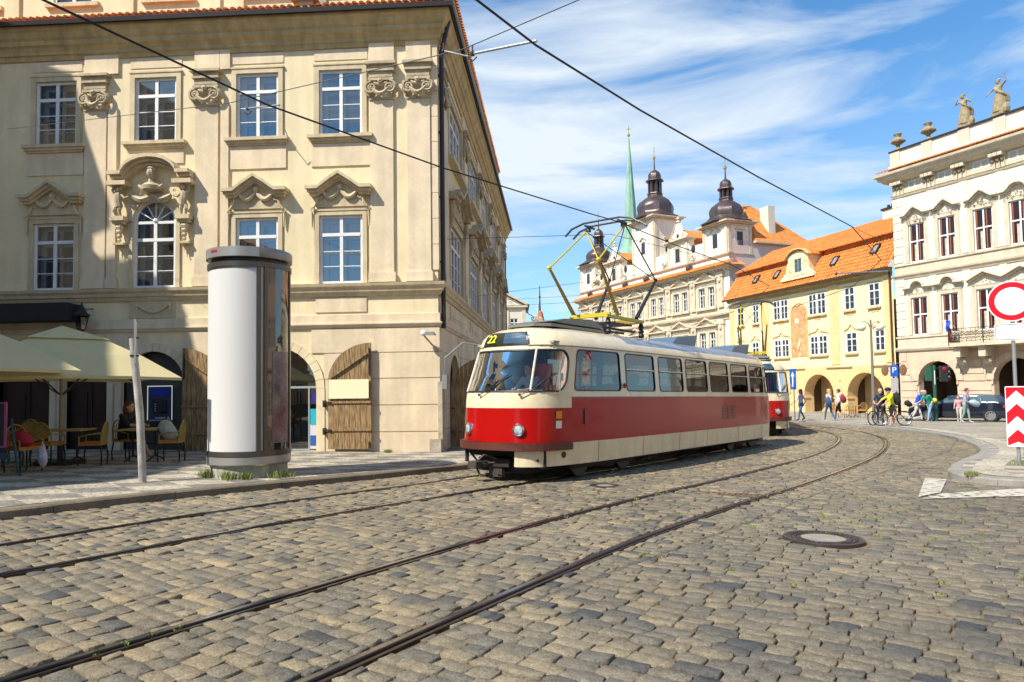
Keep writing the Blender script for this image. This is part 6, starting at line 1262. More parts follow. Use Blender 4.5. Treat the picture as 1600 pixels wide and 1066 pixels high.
table(-10.05, 15.4, R(4), 'long cafe table under the parasols, with the oval-backed chair in front'); table(-8.45, 15.9, R(2), 'cafe table where the barefoot woman sits, behind the leaning post', .42, .35)
chair(-9.95, 14.85, R(180), 'yellow cafe chair with an oval rattan back, in front of the long table', True)
chair(-9.05, 14.95, R(-75), 'cafe chair seen from the side, right of the long table', False)
chair(-10.75, 14.7, R(70), 'cafe chair left of the oval-backed chair', False)
chair(-7.75, 15.75, R(-80), 'cafe chair with a grey bag on it, right of the leaning post', False)
chair(-9.0, 16.2, R(80), 'cafe chair the barefoot woman sits on', False)
chair(-9.55, 13.55, R(70), 'cafe chair nearest the chalkboard, with bags on it', False)
chair(-11.4, 16.2, R(10), 'cafe chair deep in the shade behind the long table', True)
def lumpy(name, c, r, sc, m, lab, cat):
    s = MB(); s.ball((0, 0, 0), r, 14, 0, sc); rd = random.Random(lab)
    s.v = [tuple(a*(1+.22*sin(9*x+3)*sin(11*z)+rd.uniform(-.07, .07)) for a in (x, y, z)) for x, y, z in s.v]; s.tube([(-.04, 0, r*sc[2]*.8), (0, .0, r*sc[2]*1.35), (.05, 0, r*sc[2]*.8)], .012, 5)
    o = s.build(name, m, None, smooth=True); o.location = c; tag(o, lab, cat); return o
lumpy('bag', G(-7.82, 15.72, PV+.70), .2, (1, .7, 1.15), mat('bag_grey', (.42, .42, .36), .8, var=.3, vs=8), 'pale grey bag standing on the chair right of the leaning post', 'bag')
lumpy('bag', G(-9.55, 13.5, PV+.64), .18, (1.1, .8, .9), mat('bag_red', (.38, .02, .03), .8), 'dark red bag on the chair by the chalkboard', 'bag')
lumpy('plastic_bag', G(-9.15, 13.5, PV+.30), .15, (.6, .5, 1.4), mat('bag_white', (.55, .50, .55), .6, var=.3, vs=12), 'white patterned carrier bag hanging beside the chair near the chalkboard', 'bag')
# chalkboard on a stand
t = thing('chalkboard', 'black chalkboard with a pink edge on a curved metal stand, at the left edge', 'sign', G(-9.80, 12.75, PV), R(10))
MB().box(-.42, .42, -.02, .02, .42, 1.36).build('board', mat('chalkboard_black', (.02, .018, .02), .6), t); s = MB()
for a, b, c, d in ((-.44, .44, 1.33, 1.36), (-.44, .44, .52, .55), (-.44, -.41, .55, 1.33), (.41, .44, .55, 1.33)): s.box(a, b, -.03, .025, c, d)
s.build('pink_edge', mat('pink_edge', (.34, .07, .20), .6), t); s = MB()
s.tube([(.52, 0, 1.05), (.56, 0, .7), (.62, -.02, .35), (.66, -.03, .05)], .022, 6); s.tube([(.20, -.22, .02), (.36, -.1, .2), (.6, 0, .26), (.72, -.15, .10), (.78, -.2, .02)], .02, 6); s.box(-.45, .5, -.02, .02, .3, .42); s.tube([(-.5, 0, 1.0), (-.55, 0, .5), (-.6, -.02, .03)], .02, 6); s.build('stand', mat('stand_green', (.03, .07, .08), .5, .4), t)
# round prohibition sign, plate and chevron board on the island
PX_, PY_ = 11.08, 15.25
face = atan2(-PX_, PY_)           # turn towards the viewer's street
t = thing('road_sign', 'round white sign with red ring above a blank plate, on a grey pole at right', 'road sign', G(PX_, PY_, PV-.02), R(-33))
GREY = mat('galvanised', (.42, .45, .46), .4, .6, var=.12, vs=4); MB().tube([(0, 0, 0), (0, .0, 3.75)], .036, 12).build('pole', GREY, t, smooth=True)
SW = mat('sign_white', (.80, .80, .82), .35); SR = mat('sign_red', (.62, .008, .02), .3)
def disc(mb, r0, r1, y0, z, m=0, n=48):
    for k in range(n):
        a, b = 2*pi*k/n, 2*pi*(k+1)/n
        if r0 > 0: mb.quad((r0*cos(a), y0, z+r0*sin(a)), (r1*cos(a), y0, z+r1*sin(a)), (r1*cos(b), y0, z+r1*sin(b)), (r0*cos(b), y0, z+r0*sin(b)), m)
        else: mb.poly([(0, y0, z), (r1*cos(a), y0, z+r1*sin(a)), (r1*cos(b), y0, z+r1*sin(b))], m)
s = MB(); s.prism([(.45*cos(2*pi*k/48), 3.60+.45*sin(2*pi*k/48)) for k in range(48)], -.055, -.045, 0); disc(s, .31, .425, -.058, 3.60, 1); s.build('round_sign', [SW, SR], t)
def rr2(w_, h, r, n=6): return [(x, z) for x, z in rrect(-w_/2, w_/2, -h/2, h/2, r, n)]
s = MB(); s.prism([(x, z+2.92) for x, z in rr2(.68, .38, .05)], -.055, -.045, 0); o_ = rr2(.64, .34, .04); i_ = rr2(.62, .32, .035)
for k in range(len(o_)): j = (k+1) % len(o_); s.quad((o_[k][0], -.058, o_[k][1]+2.92), (o_[j][0], -.058, o_[j][1]+2.92), (i_[j][0], -.058, i_[j][1]+2.92), (i_[k][0], -.058, i_[k][1]+2.92), 1)
s.build('blank_plate', [SW, BLK], t)
s = MB(); s.prism([(x+.0, z+1.06) for x, z in rr2(.40, 1.32, .03)], -.075, -.06, 0); w2 = .185
def chev(z0, h, m):               # chevron pointing up, clipped to the board
    lo_, hi_ = .42, 1.70; pts = [(-w2, z0), (0, z0+.20), (w2, z0), (w2, z0+h), (0, z0+.20+h), (-w2, z0+h)]
    pts = [(x, max(lo_, min(hi_, z))) for x, z in pts]; s.add([(pts[0][0], -.078, pts[0][1]), (pts[1][0], -.078, pts[1][1]), (pts[4][0], -.078, pts[4][1]), (pts[5][0], -.078, pts[5][1])], [(0, 1, 2, 3)], m); s.add([(pts[1][0], -.078, pts[1][1]), (pts[2][0], -.078, pts[2][1]), (pts[3][0], -.078, pts[3][1]), (pts[4][0], -.078, pts[4][1])], [(0, 1, 2, 3)], m)
for k in range(-1, 3): chev(.31+k*.56, .27, 1)
s.prism([(-w2, 1.50), (-w2, 1.70), (-.01, 1.70)], -.079, -.078, 1); s.prism([(w2, 1.50), (w2, 1.70), (.01, 1.70)], -.079, -.078, 1)
s.build('chevron_board', [SW, SR], t)
# traffic light
tx, ty = 22.75, 37.3; GRE = mat('signal_green', (.02, .10, .06), .5, .2)
t = thing('traffic_light', 'dark green traffic light pole showing red, between the walking men and the car', 'traffic light', G(tx, ty, PV-.02), R(-20)); MB().tube([(0, 0, 0), (0, 0, 3.05)], .085, 10).build('pole', GRE, t)
s = MB(); s.box(.28, .62, -.15, .2, 2.15, 3.0); s.box(.0, .3, -.03, .03, 2.3, 2.36); s.box(.0, .3, -.03, .03, 2.85, 2.91)
for z in (2.84, 2.57, 2.30): s.lathe([(.13, 0), (.13, .18)], n=10); s.xf(Matrix.Translation((.58, -.02, z)) @ Matrix.Rotation(R(60), 4, 'Y'), len(s.v)-20)
s.build('signal_head', BLK, t); s = MB(); s.ball((.45, -.17, 2.84), .1, 8, 0, (1, .3, 1)); s.build('red_lamp', mat('lamp_red_lit', (.35, .01, .02), .3, emit=((.6, .01, .05), .08)), t)
s = MB(); s.box(-.42, -.12, -.06, .14, 2.2, 3.0); s.build('back_board', GRE, t); s = MB(); s.ball((-.06, -.12, 1.15), .13, 8, 0, (1, .8, 1)); s.build('push_button', mat('signal_yellow', (.80, .65, .02), .5), t); s = MB(); s.box(-.02, .015, -.095, -.085, 2.0, 2.75); s.build('white_strip', SW, t)
# double globe street lamp
t = thing('street_lamp', 'tall street lamp with two white globes in front of the yellow house', 'street lamp', G(20.42, 39.2, PV), R(0)); LG = mat('lamp_pole', (.25, .22, .2), .5, .4); s = MB(); s.tube([(0, 0, 0), (0, 0, 1.2), (0, 0, 5.6)], [.1, .09, .055], 10)
for sg in (-1, 1): s.tube([(0, 0, 5.15), (sg*.15, 0, 5.5), (sg*.4, 0, 5.62), (sg*.55, 0, 5.5)], .025, 6)
s.ball((0, 0, 5.65), .07, 6); s.build('pole', LG, t)
for sg in (-1, 1): MB().ball((sg*.52, 0, 5.27), .23, 14).build('globe', mat('opal_globe', (.75, .70, .55), .3), t, smooth=True)
# parking sign with two round brown lamps
t = thing('parking_sign', 'blue parking sign with a white P at the right corner of the yellow house', 'road sign', G(23.85, 43.2, PV), R(-22)); MB().tube([(0, 0, 0), (0, 0, 3.5)], .035, 8).build('pole', LG, t); s = MB(); s.box(-.22, .22, -.07, -.05, 2.55, 3.25, 0); text_mesh(s, 'P', .5, Matrix.Translation((0, -.075, 2.94)) @ Matrix.Rotation(pi/2, 4, 'X'), 1); s.box(-.2, .2, -.07, -.05, 1.5, 2.45, 2); s.build('sign_plate', [mat('sign_blue', (.01, .10, .45), .4), SW, mat('sign_text_grey', (.45, .43, .42), .5, var=.4, vs=14)], t)
for sg in (-1, 1): s = MB(); s.tube([(0, 0, 3.3), (sg*.25, 0, 3.4), (sg*.42, 0, 3.3)], .02, 5); s.ball((sg*.5, 0, 2.95), .3, 12, 0, (.7, .12, 1.2)); s.build('round_lamp', mat('lamp_brown', (.20, .11, .05), .5), t)
t = thing('blue_sign', 'blue pedestrian sign with a white arrow, right beside the second tram', 'road sign', G(15.65, 38.5, PV), R(-72)); MB().tube([(0, 0, 0), (0, 0, 2.9)], .03, 8).build('pole', LG, t); s = MB(); s.box(-.25, .25, -.06, -.04, 1.75, 2.9, 0); s.add([(-.05, -.065, 1.9), (.05, -.065, 1.9), (.05, -.065, 2.5), (-.05, -.065, 2.5)], [(0, 1, 2, 3)], 1); s.add([(-.15, -.065, 2.48), (.15, -.065, 2.48), (0, -.065, 2.75)], [(0, 1, 2)], 1); s.build('sign_plate', [mat('sign_blue', (.01, .10, .45), .4), SW], t, normals=False)
for k, (x, y, rz, lab) in enumerate(((20.4, 43.6, 30, 'wooden cafe chair at the second arcade arch, leftmost of the group'), (21.0, 43.3, 170, 'wooden cafe chair with white frame in front of the second arcade arch'), (21.9, 43.4, -40, 'wooden cafe chair nearest the parking sign by the arcade'), (15.4, 45, 60, 'cafe chair at the first arcade arch behind the walking girl'))):
    c = chair(x, y, R(rz), lab); c['group'] = 'chairs at the arcade'
table(21.5, 43.9, R(10), 'small cafe table between the chairs at the arcade', .4, .35)
# grass tufts
def tuft(name, pts, h, n, lab):
    rd = random.Random(lab); s = MB()
    for _ in range(n):
        cx, cy, rr = rd.choice(pts); a = rd.uniform(0, 6.28); q = rd.uniform(0, rr); x, y = cx+q*cos(a), cy+q*sin(a); z = gz(x, y)+(PV if name != 'joint_grass' else -.005)
        hh = h*rd.uniform(.4, 1); dx, dy = rd.uniform(-.6, .6)*hh, rd.uniform(-.6, .6)*hh; w_ = .006; b = rd.uniform(0, 3.14)
        s.add([(x-w_*cos(b), y-w_*sin(b), z), (x+w_*cos(b), y+w_*sin(b), z), (x+dx*.5+w_*.8*cos(b), y+dy*.5+w_*.8*sin(b), z+hh*.7), (x+dx*.5-w_*.8*cos(b), y+dy*.5-w_*.8*sin(b), z+hh*.7), (x+dx, y+dy, z+hh)], [(0, 1, 2, 3), (3, 2, 4)])
    o = s.build(name, mat('grass_green', (.20, .27, .05), .8, var=.4, vs=12, col2=(.20, .20, .05)), None, normals=False); tag(o, lab, 'grass', kind='stuff')
tuft('grass_tufts', [(-5.62, 12.75, .14), (-5.66, 12.9, .2), (-5.1, 12.36, .08), (-4.75, 12.36, .1), (-4.3, 12.62, .18), (-4.2, 12.75, .2), (-5.5, 12.6, .12), (-4.95, 12.35, .3)], .17, 700, 'weeds and grass growing round the foot of the advertising column')
tuft('grass_tufts', [(11.2, 15.0, .45), (11.7, 15.1, .4), (8.55, 13.0, .12), (-3.3, 18.3, .12)], .10, 800, 'short yellowish grass at the foot of the round sign')
rd = random.Random(3); tuft('joint_grass', [(rd.gauss(4.6, 2.4), rd.gauss(9.6, 1.8), .05) for _ in range(170)]+[(-2.6+.1*k, 4.35+.15*k, .05) for k in range(4)], .03, 2600, 'tiny green sprouts in the joints between the cobblestones')
# ================================================================ WIRES
WB = mat('wire_black', (.012, .014, .013), .5, .4); WG = mat('wire_grey', (.10, .11, .11), .5, .5)
def wire(name, pts, r, lab, m=WB, sag=0.):
    P = []
    for a, b in zip(pts, pts[1:]):
        a, b = Vector(a), Vector(b); n = 10
        for k in range(n): t_ = k/n; P.append(a+(b-a)*t_-Vector((0, 0, sag*4*t_*(1-t_))))
    P.append(Vector(pts[-1])); o = MB().tube(P, r, 6).build(name, m, None, smooth=True); tag(o, lab, 'overhead wire'); return o
wire('contact_wire', [(-4.5, 1.6, 5.40), (-.3, 6.65, 5.4), (.32, 7.58, 5.4), (1.82, 9.4, 5.38), (4.59, 12.59, 5.38), (8.35, 16.75, 5.38), (11.5, 21.3, 5.35), (13.4, 27, 5.3), (13.6, 34, 5.2)], .013, 'thick overhead contact wire crossing the sky above the near track')
wire('contact_wire', [(-8.6, -.5, 5.3), (-4.31, 6.2, 5.22), (-3.07, 8.6, 5.2), (-1.11, 11.22, 5.2), (1.74, 14.47, 5.2), (2.5, 15.9, 5.38), (4.41, 17.99, 5.2), (6.82, 21.07, 5.2), (9.4, 25, 5.1), (10.6, 31, 5.0), (10.2, 39, 4.9)], .012, 'overhead contact wire running past the corner house to the tram pantograph')
wire('span_wire', [tuple(HA_M @ Vector((-12.3, -.02, 9.1))), (-4.2, 10.2, 5.9), (-.55, 8.1, 5.62)], .006, 'thin span wire rising from the house wall towards the trolley arm', WG)
wire('span_wire', [(-.55, 8.1, 5.62), (1.5, 7.0, 5.9), (9, 3.0, 6.6)], .006, 'thin span wire from the trolley arm up to the top edge of the sky', WG)
wire('span_wire', [tuple(HA_M @ Vector((.02, .9, 5.8))), (3.0, 20.5, 6.1), (9.5, 27.5, 6.2), tuple(YM @ Vector((-19, -.1, 8.6)))], .008, 'thin span wire from the corner house wall across to the town hall', WG)
wire('span_wire', [tuple(HA_M @ Vector((.02, 9.5, 5.3))), (6.5, 33, 6.9), (14, 44, 8.5), tuple(WM @ Vector((0.2, -.1, 12.6)))], .008, 'thin span wire climbing behind the pantograph to the white palace', WG)
wire('span_wire', [(-.4, 44.5, 7.2), (7.5, 48, 8.0), (16, 60, 10)], .01, 'level thin wire between the side street corner and the town hall', WG)
wire('span_wire', [(-.4, 44.5, 6.8), (7.6, 46, 7.3), (14, 52, 6.6)], .01, 'lower thin wire behind the tram pantograph', WG)
wire('span_wire', [(8.35, 16.75, 5.38), (10.9, 19.5, 5.4), tuple(YM @ Vector((-2, -.1, 7.5)))], .006, 'short thin wire from the end of the near contact wire down to the yellow house', WG)
def arm(pts, r, lab, clamps):
    t = thing('overhead_bracket', lab, 'trolley wire arm', pts[0]); o = Vector(pts[0]); MB().tube([Vector(p)-o for p in pts], r, 8).build('tube', GREY, t); s = MB()
    for c in clamps:
        s = MB(); c = Vector(c)-o; s.ball(c, r*2.1, 7); s.bar(c-Vector((0, 0, .02)), c+Vector((.0, 0, .10)), r*1.3); s.tube([c+Vector((-.05, 0, -.05)), c+Vector((0, 0, -.09)), c+Vector((.05, 0, -.04))], r*.6, 5)
        s.build('clamp', mat('insulator_dark', (.07, .055, .05), .5), t); return t
arm([(-.42, 8.1, 5.57), (.33, 7.6, 5.46)], .016, 'short grey steady arm holding the near contact wire high against the sky', [(-.42, 8.1, 5.57), (.33, 7.6, 5.44), (-.52, 8.12, 5.6)])
s_ = arm([(-.78, 8.2, 5.66), (-.48, 8.12, 5.55)], .010, 'small grey fork bracket at the left end of the steady arm', [(-.78, 8.2, 5.66)])
arm([(-3.55, 9.25, 5.42), (-2.95, 8.75, 5.25)], .013, 'short steady arm on the contact wire in front of the upper windows', [(-3.55, 9.25, 5.42), (-2.95, 8.75, 5.25)])
arm([(14.3, 30.2, 6.35), (17.0, 31.0, 6.55)], .03, 'steady arm seen against the yellow house windows', [(14.3, 30.2, 6.35)])
arm([tuple(HA_M @ Vector((-3.95, -.02, 8.25))), tuple(HA_M @ Vector((-4.0, -.35, 8.4))), tuple(HA_M @ Vector((-4.1, -.5, 8.75)))], .012, 'thin crooked wall hook between the third and fourth upper windows', [])
# ================================================================ PEOPLE AND STATUES
def jm(name, c, rough=.85): return mat(name, c, rough, var=.15, vs=6)
DEF = dict(pel=(0,0,.95), sp=(0,.01,1.13), ch=(0,0,1.33), nk=(0,.01,1.47), hd=(0,-.015,1.60), ht=(0,-.005,1.70),
  shL=(.17,0,1.41), elL=(.23,.03,1.13), wrL=(.24,-.06,.89), shR=(-.17,0,1.41), elR=(-.23,.03,1.13), wrR=(-.24,-.06,.89),
  hpL=(.09,0,.92), knL=(.10,-.03,.50), anL=(.10,.02,.09), toL=(.11,-.13,.035), hpR=(-.09,0,.92), knR=(-.10,-.03,.50), anR=(-.10,.02,.09), toR=(-.11,-.13,.035))
BONES = [('pel','sp',.135,.125,'top'),('sp','ch',.125,.145,'top'),('ch','nk',.14,.06,'top'),('nk','hd',.052,.058,'skin'),('ch','shL',.10,.07,'top'),('ch','shR',.10,.07,'top'),
  ('shL','elL',.058,.045,'top'),('elL','wrL',.043,.028,'arm'),('shR','elR',.058,.045,'top'),('elR','wrR',.043,.028,'arm'),
  ('pel','hpL',.13,.10,'bot'),('pel','hpR',.13,.10,'bot'),('hpL','knL',.095,.06,'bot'),('knL','anL',.058,.038,'shin'),('hpR','knR',.095,.06,'bot'),('knR','anR',.058,.038,'shin'),
  ('anL','toL',.042,.032,'shoe'),('anR','toR',.042,.032,'shoe')]
def person(name, label, cat, loc, rz, pose, cols, hair=None, hairlen=0, scale=1.0, extra=None, voxel=.014, group=None, rot=None):
    J = {k: Vector(v) for k, v in DEF.items()}; J.update({k: Vector(v) for k, v in pose.items()})
    s = MB(); segs = []; NAMES = ['skin', 'top', 'arm', 'bot', 'shin', 'shoe']
    for a, b, r0, r1, lab in BONES:
        p, q = J[a], J[b]; s.tube([p, p*.67+q*.33, p*.33+q*.67, q], [r0, r0*.7+r1*.3, r0*.3+r1*.7, r1], 10); s.ball(p, r0, 10); s.ball(q, r1, 10); segs.append((p, q, (r0+r1)/2, NAMES.index(lab)))
    h = J['hd']; up_ = (J['ht']-J['hd']).normalized(); fd = pose.get('face') or (0, -1, 0); fd = Vector(fd).normalized(); sd = fd.cross(up_)
    s.ball(h+up_*.055, .098, 14, 0, (.92, 1, 1.12)); s.ball(h-up_*.03+fd*.03, .065, 10); s.ball(h+fd*.098+up_*.015, .018, 6); s.ball(h+fd*.09-up_*.035, .018, 6, 0, (1.6, 1, .6))
    for sg in (-1, 1): s.ball(h+sd*sg*.092+up_*.02, .022, 6); s.ball(h+fd*.07+sd*sg*.033+up_*.05, .026, 6)
    segs.append((h-up_*.05, h+up_*.12, .09, 0))
    for sg, w_, e_ in ((1, 'wrL', 'elL'), (-1, 'wrR', 'elR')):
        w0 = J[w_]; d = (w0-J[e_]).normalized(); side = Vector((sg, 0, 0)); side = (side-d*side.dot(d)).normalized(); nn = d.cross(side)
        pc = w0+d*.05; s.tube([w0, w0+d*.05, w0+d*.09], [.028, .036, .034], 8); s.ball(pc, .036, 8, 0, (1, 1, 1)); segs.append((w0, w0+d*.2, .03, 0)); cv = pose.get('curl', .6)
        for k in range(4):
            b0 = w0+d*.085+nn*(-.028+.019*k); l = (.062, .072, .068, .052)[k]; m1 = b0+d*l*.5-side*.006; e1 = m1+(d*(1-cv)-side*cv*.8)*l*.5; s.tube([b0, m1, e1], [.0115, .0105, .009], 6)
        t0 = w0+d*.035+nn*(-.03); s.tube([t0, t0+d*.03-nn*.022, t0+d*.058-nn*.024-side*.01], [.014, .012, .01], 6)
    if extra: extra(s, segs, J)
    o = s.build(name, [cols.get(n_) or cols['top' if n_ == 'arm' and not cols.get('arm') else 'skin'] for n_ in NAMES], None)
    md = o.modifiers.new('r', 'REMESH'); md.mode = 'VOXEL'; md.voxel_size = voxel; md.use_smooth_shade = True; ms = o.modifiers.new('s', 'SMOOTH'); ms.iterations = 2; ms.factor = .5
    dg = bpy.context.evaluated_depsgraph_get(); me = bpy.data.meshes.new_from_object(o.evaluated_get(dg)); old = o.data; o.modifiers.clear(); o.data = me
    n = len(me.polygons); C_ = np.zeros(n*3); me.polygons.foreach_get('center', C_); C_ = C_.reshape(-1, 3); best = np.full(n, 1e9); idx = np.zeros(n, int)
    for p, q, r, li in segs:
        p, q = np.array(p), np.array(q); d = q-p; t = np.clip(((C_-p) @ d)/(d @ d), 0, 1); dd = np.linalg.norm(C_-p-t[:, None]*d, axis=1)-r; k = dd < best; best[k] = dd[k]; idx[k] = li
    me.materials.clear()
    for n_ in NAMES: me.materials.append(cols.get(n_) or (cols['skin']))
    me.polygons.foreach_set('material_index', idx); me.polygons.foreach_set('use_smooth', [True]*n); bpy.data.meshes.remove(old)
    tag(o, label, cat, group); o.location = loc; o.rotation_euler = rot or (0, 0, rz); o.scale = (scale,)*3
    if hair:
        hb = MB(); hb.ball(h+up_*.075-fd*.018, .108, 12, 0, (.95, 1, 1.02))
        if hairlen: hb.tube([h+up_*.05-fd*.05, h-up_*.06-fd*.075, h-up_*hairlen-fd*.07], [.09, .085, .05], 8)
        hb.build('hair', hair, o, smooth=True)
    if cols['skin'] is SKIN:
        e_ = MB()
        for sg in (-1, 1): e_.ball(h+fd*.094+sd*sg*.033+up_*.045, .009, 6)
        e_.build('eyes', BLK, o)
    return o
BLOND = jm('hair_blond', (.55, .38, .16)); BRN = jm('hair_brown', (.10, .05, .025)); GRYH = jm('hair_grey', (.40, .38, .36)); DKB = jm('cloth_navy', (.02, .03, .07)); JEAN = jm('jeans', (.05, .11, .26)); LJEAN = jm('jeans_light', (.22, .36, .52)); WHT = jm('shirt_white', (.74, .70, .70)); PNKW = jm('shirt_pink_white', (.74, .58, .58))
YELS = jm('shirt_yellow', (.75, .72, .02)); BLUS = jm('shirt_blue', (.02, .07, .48)); GRNS = jm('polo_green', (.01, .26, .17)); BLKC = jm('cloth_black', (.015, .015, .017)); KHK = jm('trousers_pale', (.55, .50, .45)); SHOE = jm('shoe_pale', (.42, .42, .44)); SHOB = jm('shoe_dark', (.04, .03, .03)); PLD = jm('shirt_plaid', (.36, .32, .40)); SAGE = jm('trousers_sage', (.22, .34, .29)); REDB = jm('bag_dark_red', (.28, .03, .05))
def at_px(px, Z): return ((px-800)/1080*Z, Z)
def walk(st=.2, arm=.15, lean=0.):
    return dict(sp=(0, .01-lean*.3, 1.13), ch=(0, -lean*.6, 1.33), nk=(0, -lean*.9, 1.47-lean*.06), hd=(0, -.02-lean*1.15, 1.60-lean*.12), ht=(0, -.01-lean*1.25, 1.70-lean*.15), shL=(.17, -lean*.75, 1.41-lean*.05), shR=(-.17, -lean*.75, 1.41-lean*.05), elL=(.22, arm*.6-lean*.7, 1.13), wrL=(.23, arm*.6-lean-.12, .92), elR=(-.22, -arm*.5-lean*.9, 1.14), wrR=(-.22, -arm-lean*1.2-.15, .96),
        knL=(.09, -st*.65, .51), anL=(.09, -st*.95, .09), toL=(.10, -st*.95-.15, .04), knR=(-.09, st*.25, .49), anR=(-.09, st*1.15, .13), toR=(-.10, st*1.1-.13, .045))
def stand(x, y): return G(x, y, PV)
x, y = at_px(1249, 39.2); person('person', 'person in a white top and jeans walking left towards the second tram, with long hair', 'person', stand(x, y), R(-75), walk(.25, .25), dict(skin=SKIN, top=PNKW, bot=JEAN, shin=JEAN, shoe=SHOB), BRN, .28)
x, y = at_px(1293, 39.0); person('person', 'blond person in jeans with a denim jacket slung over one side, walking left', 'person', stand(x, y), R(-150), walk(.24, .1), dict(skin=SKIN, top=PNKW, bot=JEAN, shin=JEAN, shoe=SHOE), BLOND, .2)
lumpy('jacket', (x-.15, y-.25, gz(x, y)+PV+1.08), .19, (.9, .6, 1.3), JEAN, 'denim jacket and bag hanging at the blond walker\'s side', 'jacket')
x, y = at_px(1308, 39.4); person('person', 'person in white shirt and black shorts beside the blond walker', 'person', stand(x, y), R(-120), walk(.2, .1), dict(skin=SKIN, top=WHT, arm=SKIN, bot=BLKC, shin=SKIN, shoe=SHOE), BRN)
lumpy('backpack', (x+.22, y-.05, gz(x, y)+PV+1.22), .2, (.9, .9, 1.25), REDB, 'dark red backpack on the back of the walker in black shorts', 'backpack')
# cyclists
def bicycle(x, y, rz, lab, steer=0):
    t = thing('bicycle', lab, 'bicycle', stand(x, y), rz, 'bicycles by the two cyclists'); FRM = mat('bike_frame', (.03, .03, .035), .35, .4); TYR = mat('tyre', (.015, .015, .015), .8); SPK = mat('spoke', (.5, .5, .5), .3, .9)
    for wx in (-.52, .54):
        w_ = MB(); w_.tube([(wx+.33*cos(2*pi*k/32), 0, .35+.33*sin(2*pi*k/32)) for k in range(32)], .024, 7, closed=True); wo_ = w_.build('wheel', TYR, t, smooth=True)
        q = MB(); q.tube([(wx+.305*cos(2*pi*k/32), 0, .35+.305*sin(2*pi*k/32)) for k in range(32)], .010, 5, closed=True)
        for k in range(14): a = 2*pi*k/14; q.tube([(wx, 0, .35), (wx+.3*cos(a), 0, .35+.3*sin(a))], .0022, 4)
        q.lathe([(.03, -.05), (.03, .05)], (0, 0, 0), 8); q.xf(Matrix.Translation((wx, 0, .35)) @ Matrix.Rotation(pi/2, 4, 'X'), len(q.v)-16); q.build('rim', SPK, wo_)
    s = MB(); bb, st, hd_, rr_, ff = (0, 0, .30), (-.17, 0, .82), (.38, 0, .86), (-.52, 0, .35), (.54, 0, .35)
    for a, b in ((bb, st), (bb, (.40, 0, .74)), ((-.15, 0, .76), hd_)): s.tube([a, b], .018, 7)
    for y_ in (-.05, .05): s.tube([rr_[:1]+(y_,)+rr_[2:], (-.03, y_*.5, .30)], .010, 5); s.tube([rr_[:1]+(y_,)+rr_[2:], (-.15, y_*.3, .74)], .009, 5); s.tube([(.54, y_, .35), (.43, y_, .68)], .014, 6)
    s.tube([(.43, 0, .68), (.36, 0, .98)], .018, 6); s.build('frame', FRM, t); s = MB(); s.tube([(.42, -.30, .98), (.36, -.15, 1.0), (.36, .15, 1.0), (.42, .30, .98)], .013, 6); s.build('handlebar', FRM, t)
    s = MB(); s.ball((-.20, 0, .88), .1, 8, 0, (1.3, .7, .35)); s.tube([(-.17, 0, .78), (-.19, 0, .86)], .013, 6); s.build('saddle', BLK, t)
    s = MB(); s.lathe([(.09, -.03), (.09, -.02)], (0, 0, 0), 14); s.xf(Matrix.Translation(bb) @ Matrix.Rotation(pi/2, 4, 'X')); s.bar((0, -.07, .30), (.12, -.07, .18), .02); s.bar((0, .07, .30), (-.12, .07, .42), .02); s.box(.08, .17, -.14, -.06, .165, .185); s.box(-.17, -.08, .06, .14, .41, .43); s.build('crank', mat('crank_grey', (.2, .2, .2), .4, .8), t)
    return t
x, y = at_px(1391, 32.6); bicycle(x, y, R(170), 'black bicycle ridden by the cyclist in yellow')
P_ = walk(.12, .1, .10); P_.update(elR=(-.26, -.30, 1.22), wrR=(-.22, -.50, 1.05), elL=(.26, -.28, 1.22), wrL=(.22, -.48, 1.03)); P_['anR'] = (-.14, .18, .16); P_['toR'] = (-.15, .04, .10)
HELM = mat('helmet', (.015, .015, .02), .3)
x, y = at_px(1390, 32.4); o = person('person', 'cyclist in a yellow shirt, black shorts and dark helmet, standing astride a bicycle', 'person', stand(x, y), R(-88), P_, dict(skin=SKIN, top=YELS, arm=SKIN, bot=BLKC, shin=SKIN, shoe=SHOE), BRN)
s = MB(); s.ball((0, -.14, 1.72), .13, 12, 0, (.95, 1.2, .75)); s.box(-.06, .06, -.34, -.2, 1.67, 1.69); s.build('helmet', HELM, o, smooth=True)
lumpy('backpack', (x+.26, y+.0, gz(x, y)+PV+1.27), .22, (.75, .9, 1.35), BLKC, 'black backpack on the back of the cyclist in yellow', 'backpack')
x, y = at_px(1372, 33.4); bicycle(x-.05, y-.1, R(205), 'black bicycle held by the man in dark blue, left of the yellow cyclist')
P_ = walk(.05, .05, .12); P_.update(elR=(-.30, -.12, 1.16), wrR=(-.30, -.38, 1.02), elL=(.30, -.12, 1.16), wrL=(.28, -.38, 1.02))
x, y = at_px(1372, 34.1); person('person', 'person in a dark blue shirt leaning on a bicycle, left of the yellow cyclist', 'person', stand(x, y), R(-15), P_, dict(skin=SKIN, top=DKB, arm=SKIN, bot=DKB, shin=DKB, shoe=SHOB), GRYH)
x, y = at_px(1429, 37.9); person('person', 'person in a blue shirt and pale trousers leaning forward, pushing a low trolley', 'person', stand(x, y), R(60), walk(.26, .1, .26), dict(skin=SKIN, top=BLUS, arm=SKIN, bot=KHK, shin=KHK, shoe=SHOB), GRYH, scale=.97)
t = thing('trolley', 'low wheeled trolley with black wheels beside the man in blue', 'trolley', stand(x-.5, y-.3), R(10)); s = MB(); s.bar((-.2, 0, .15), (.45, 0, .75), .03); s.bar((-.2, 0, .13), (.7, 0, .26), .05); s.build('frame', WHITE, t)
s = MB()
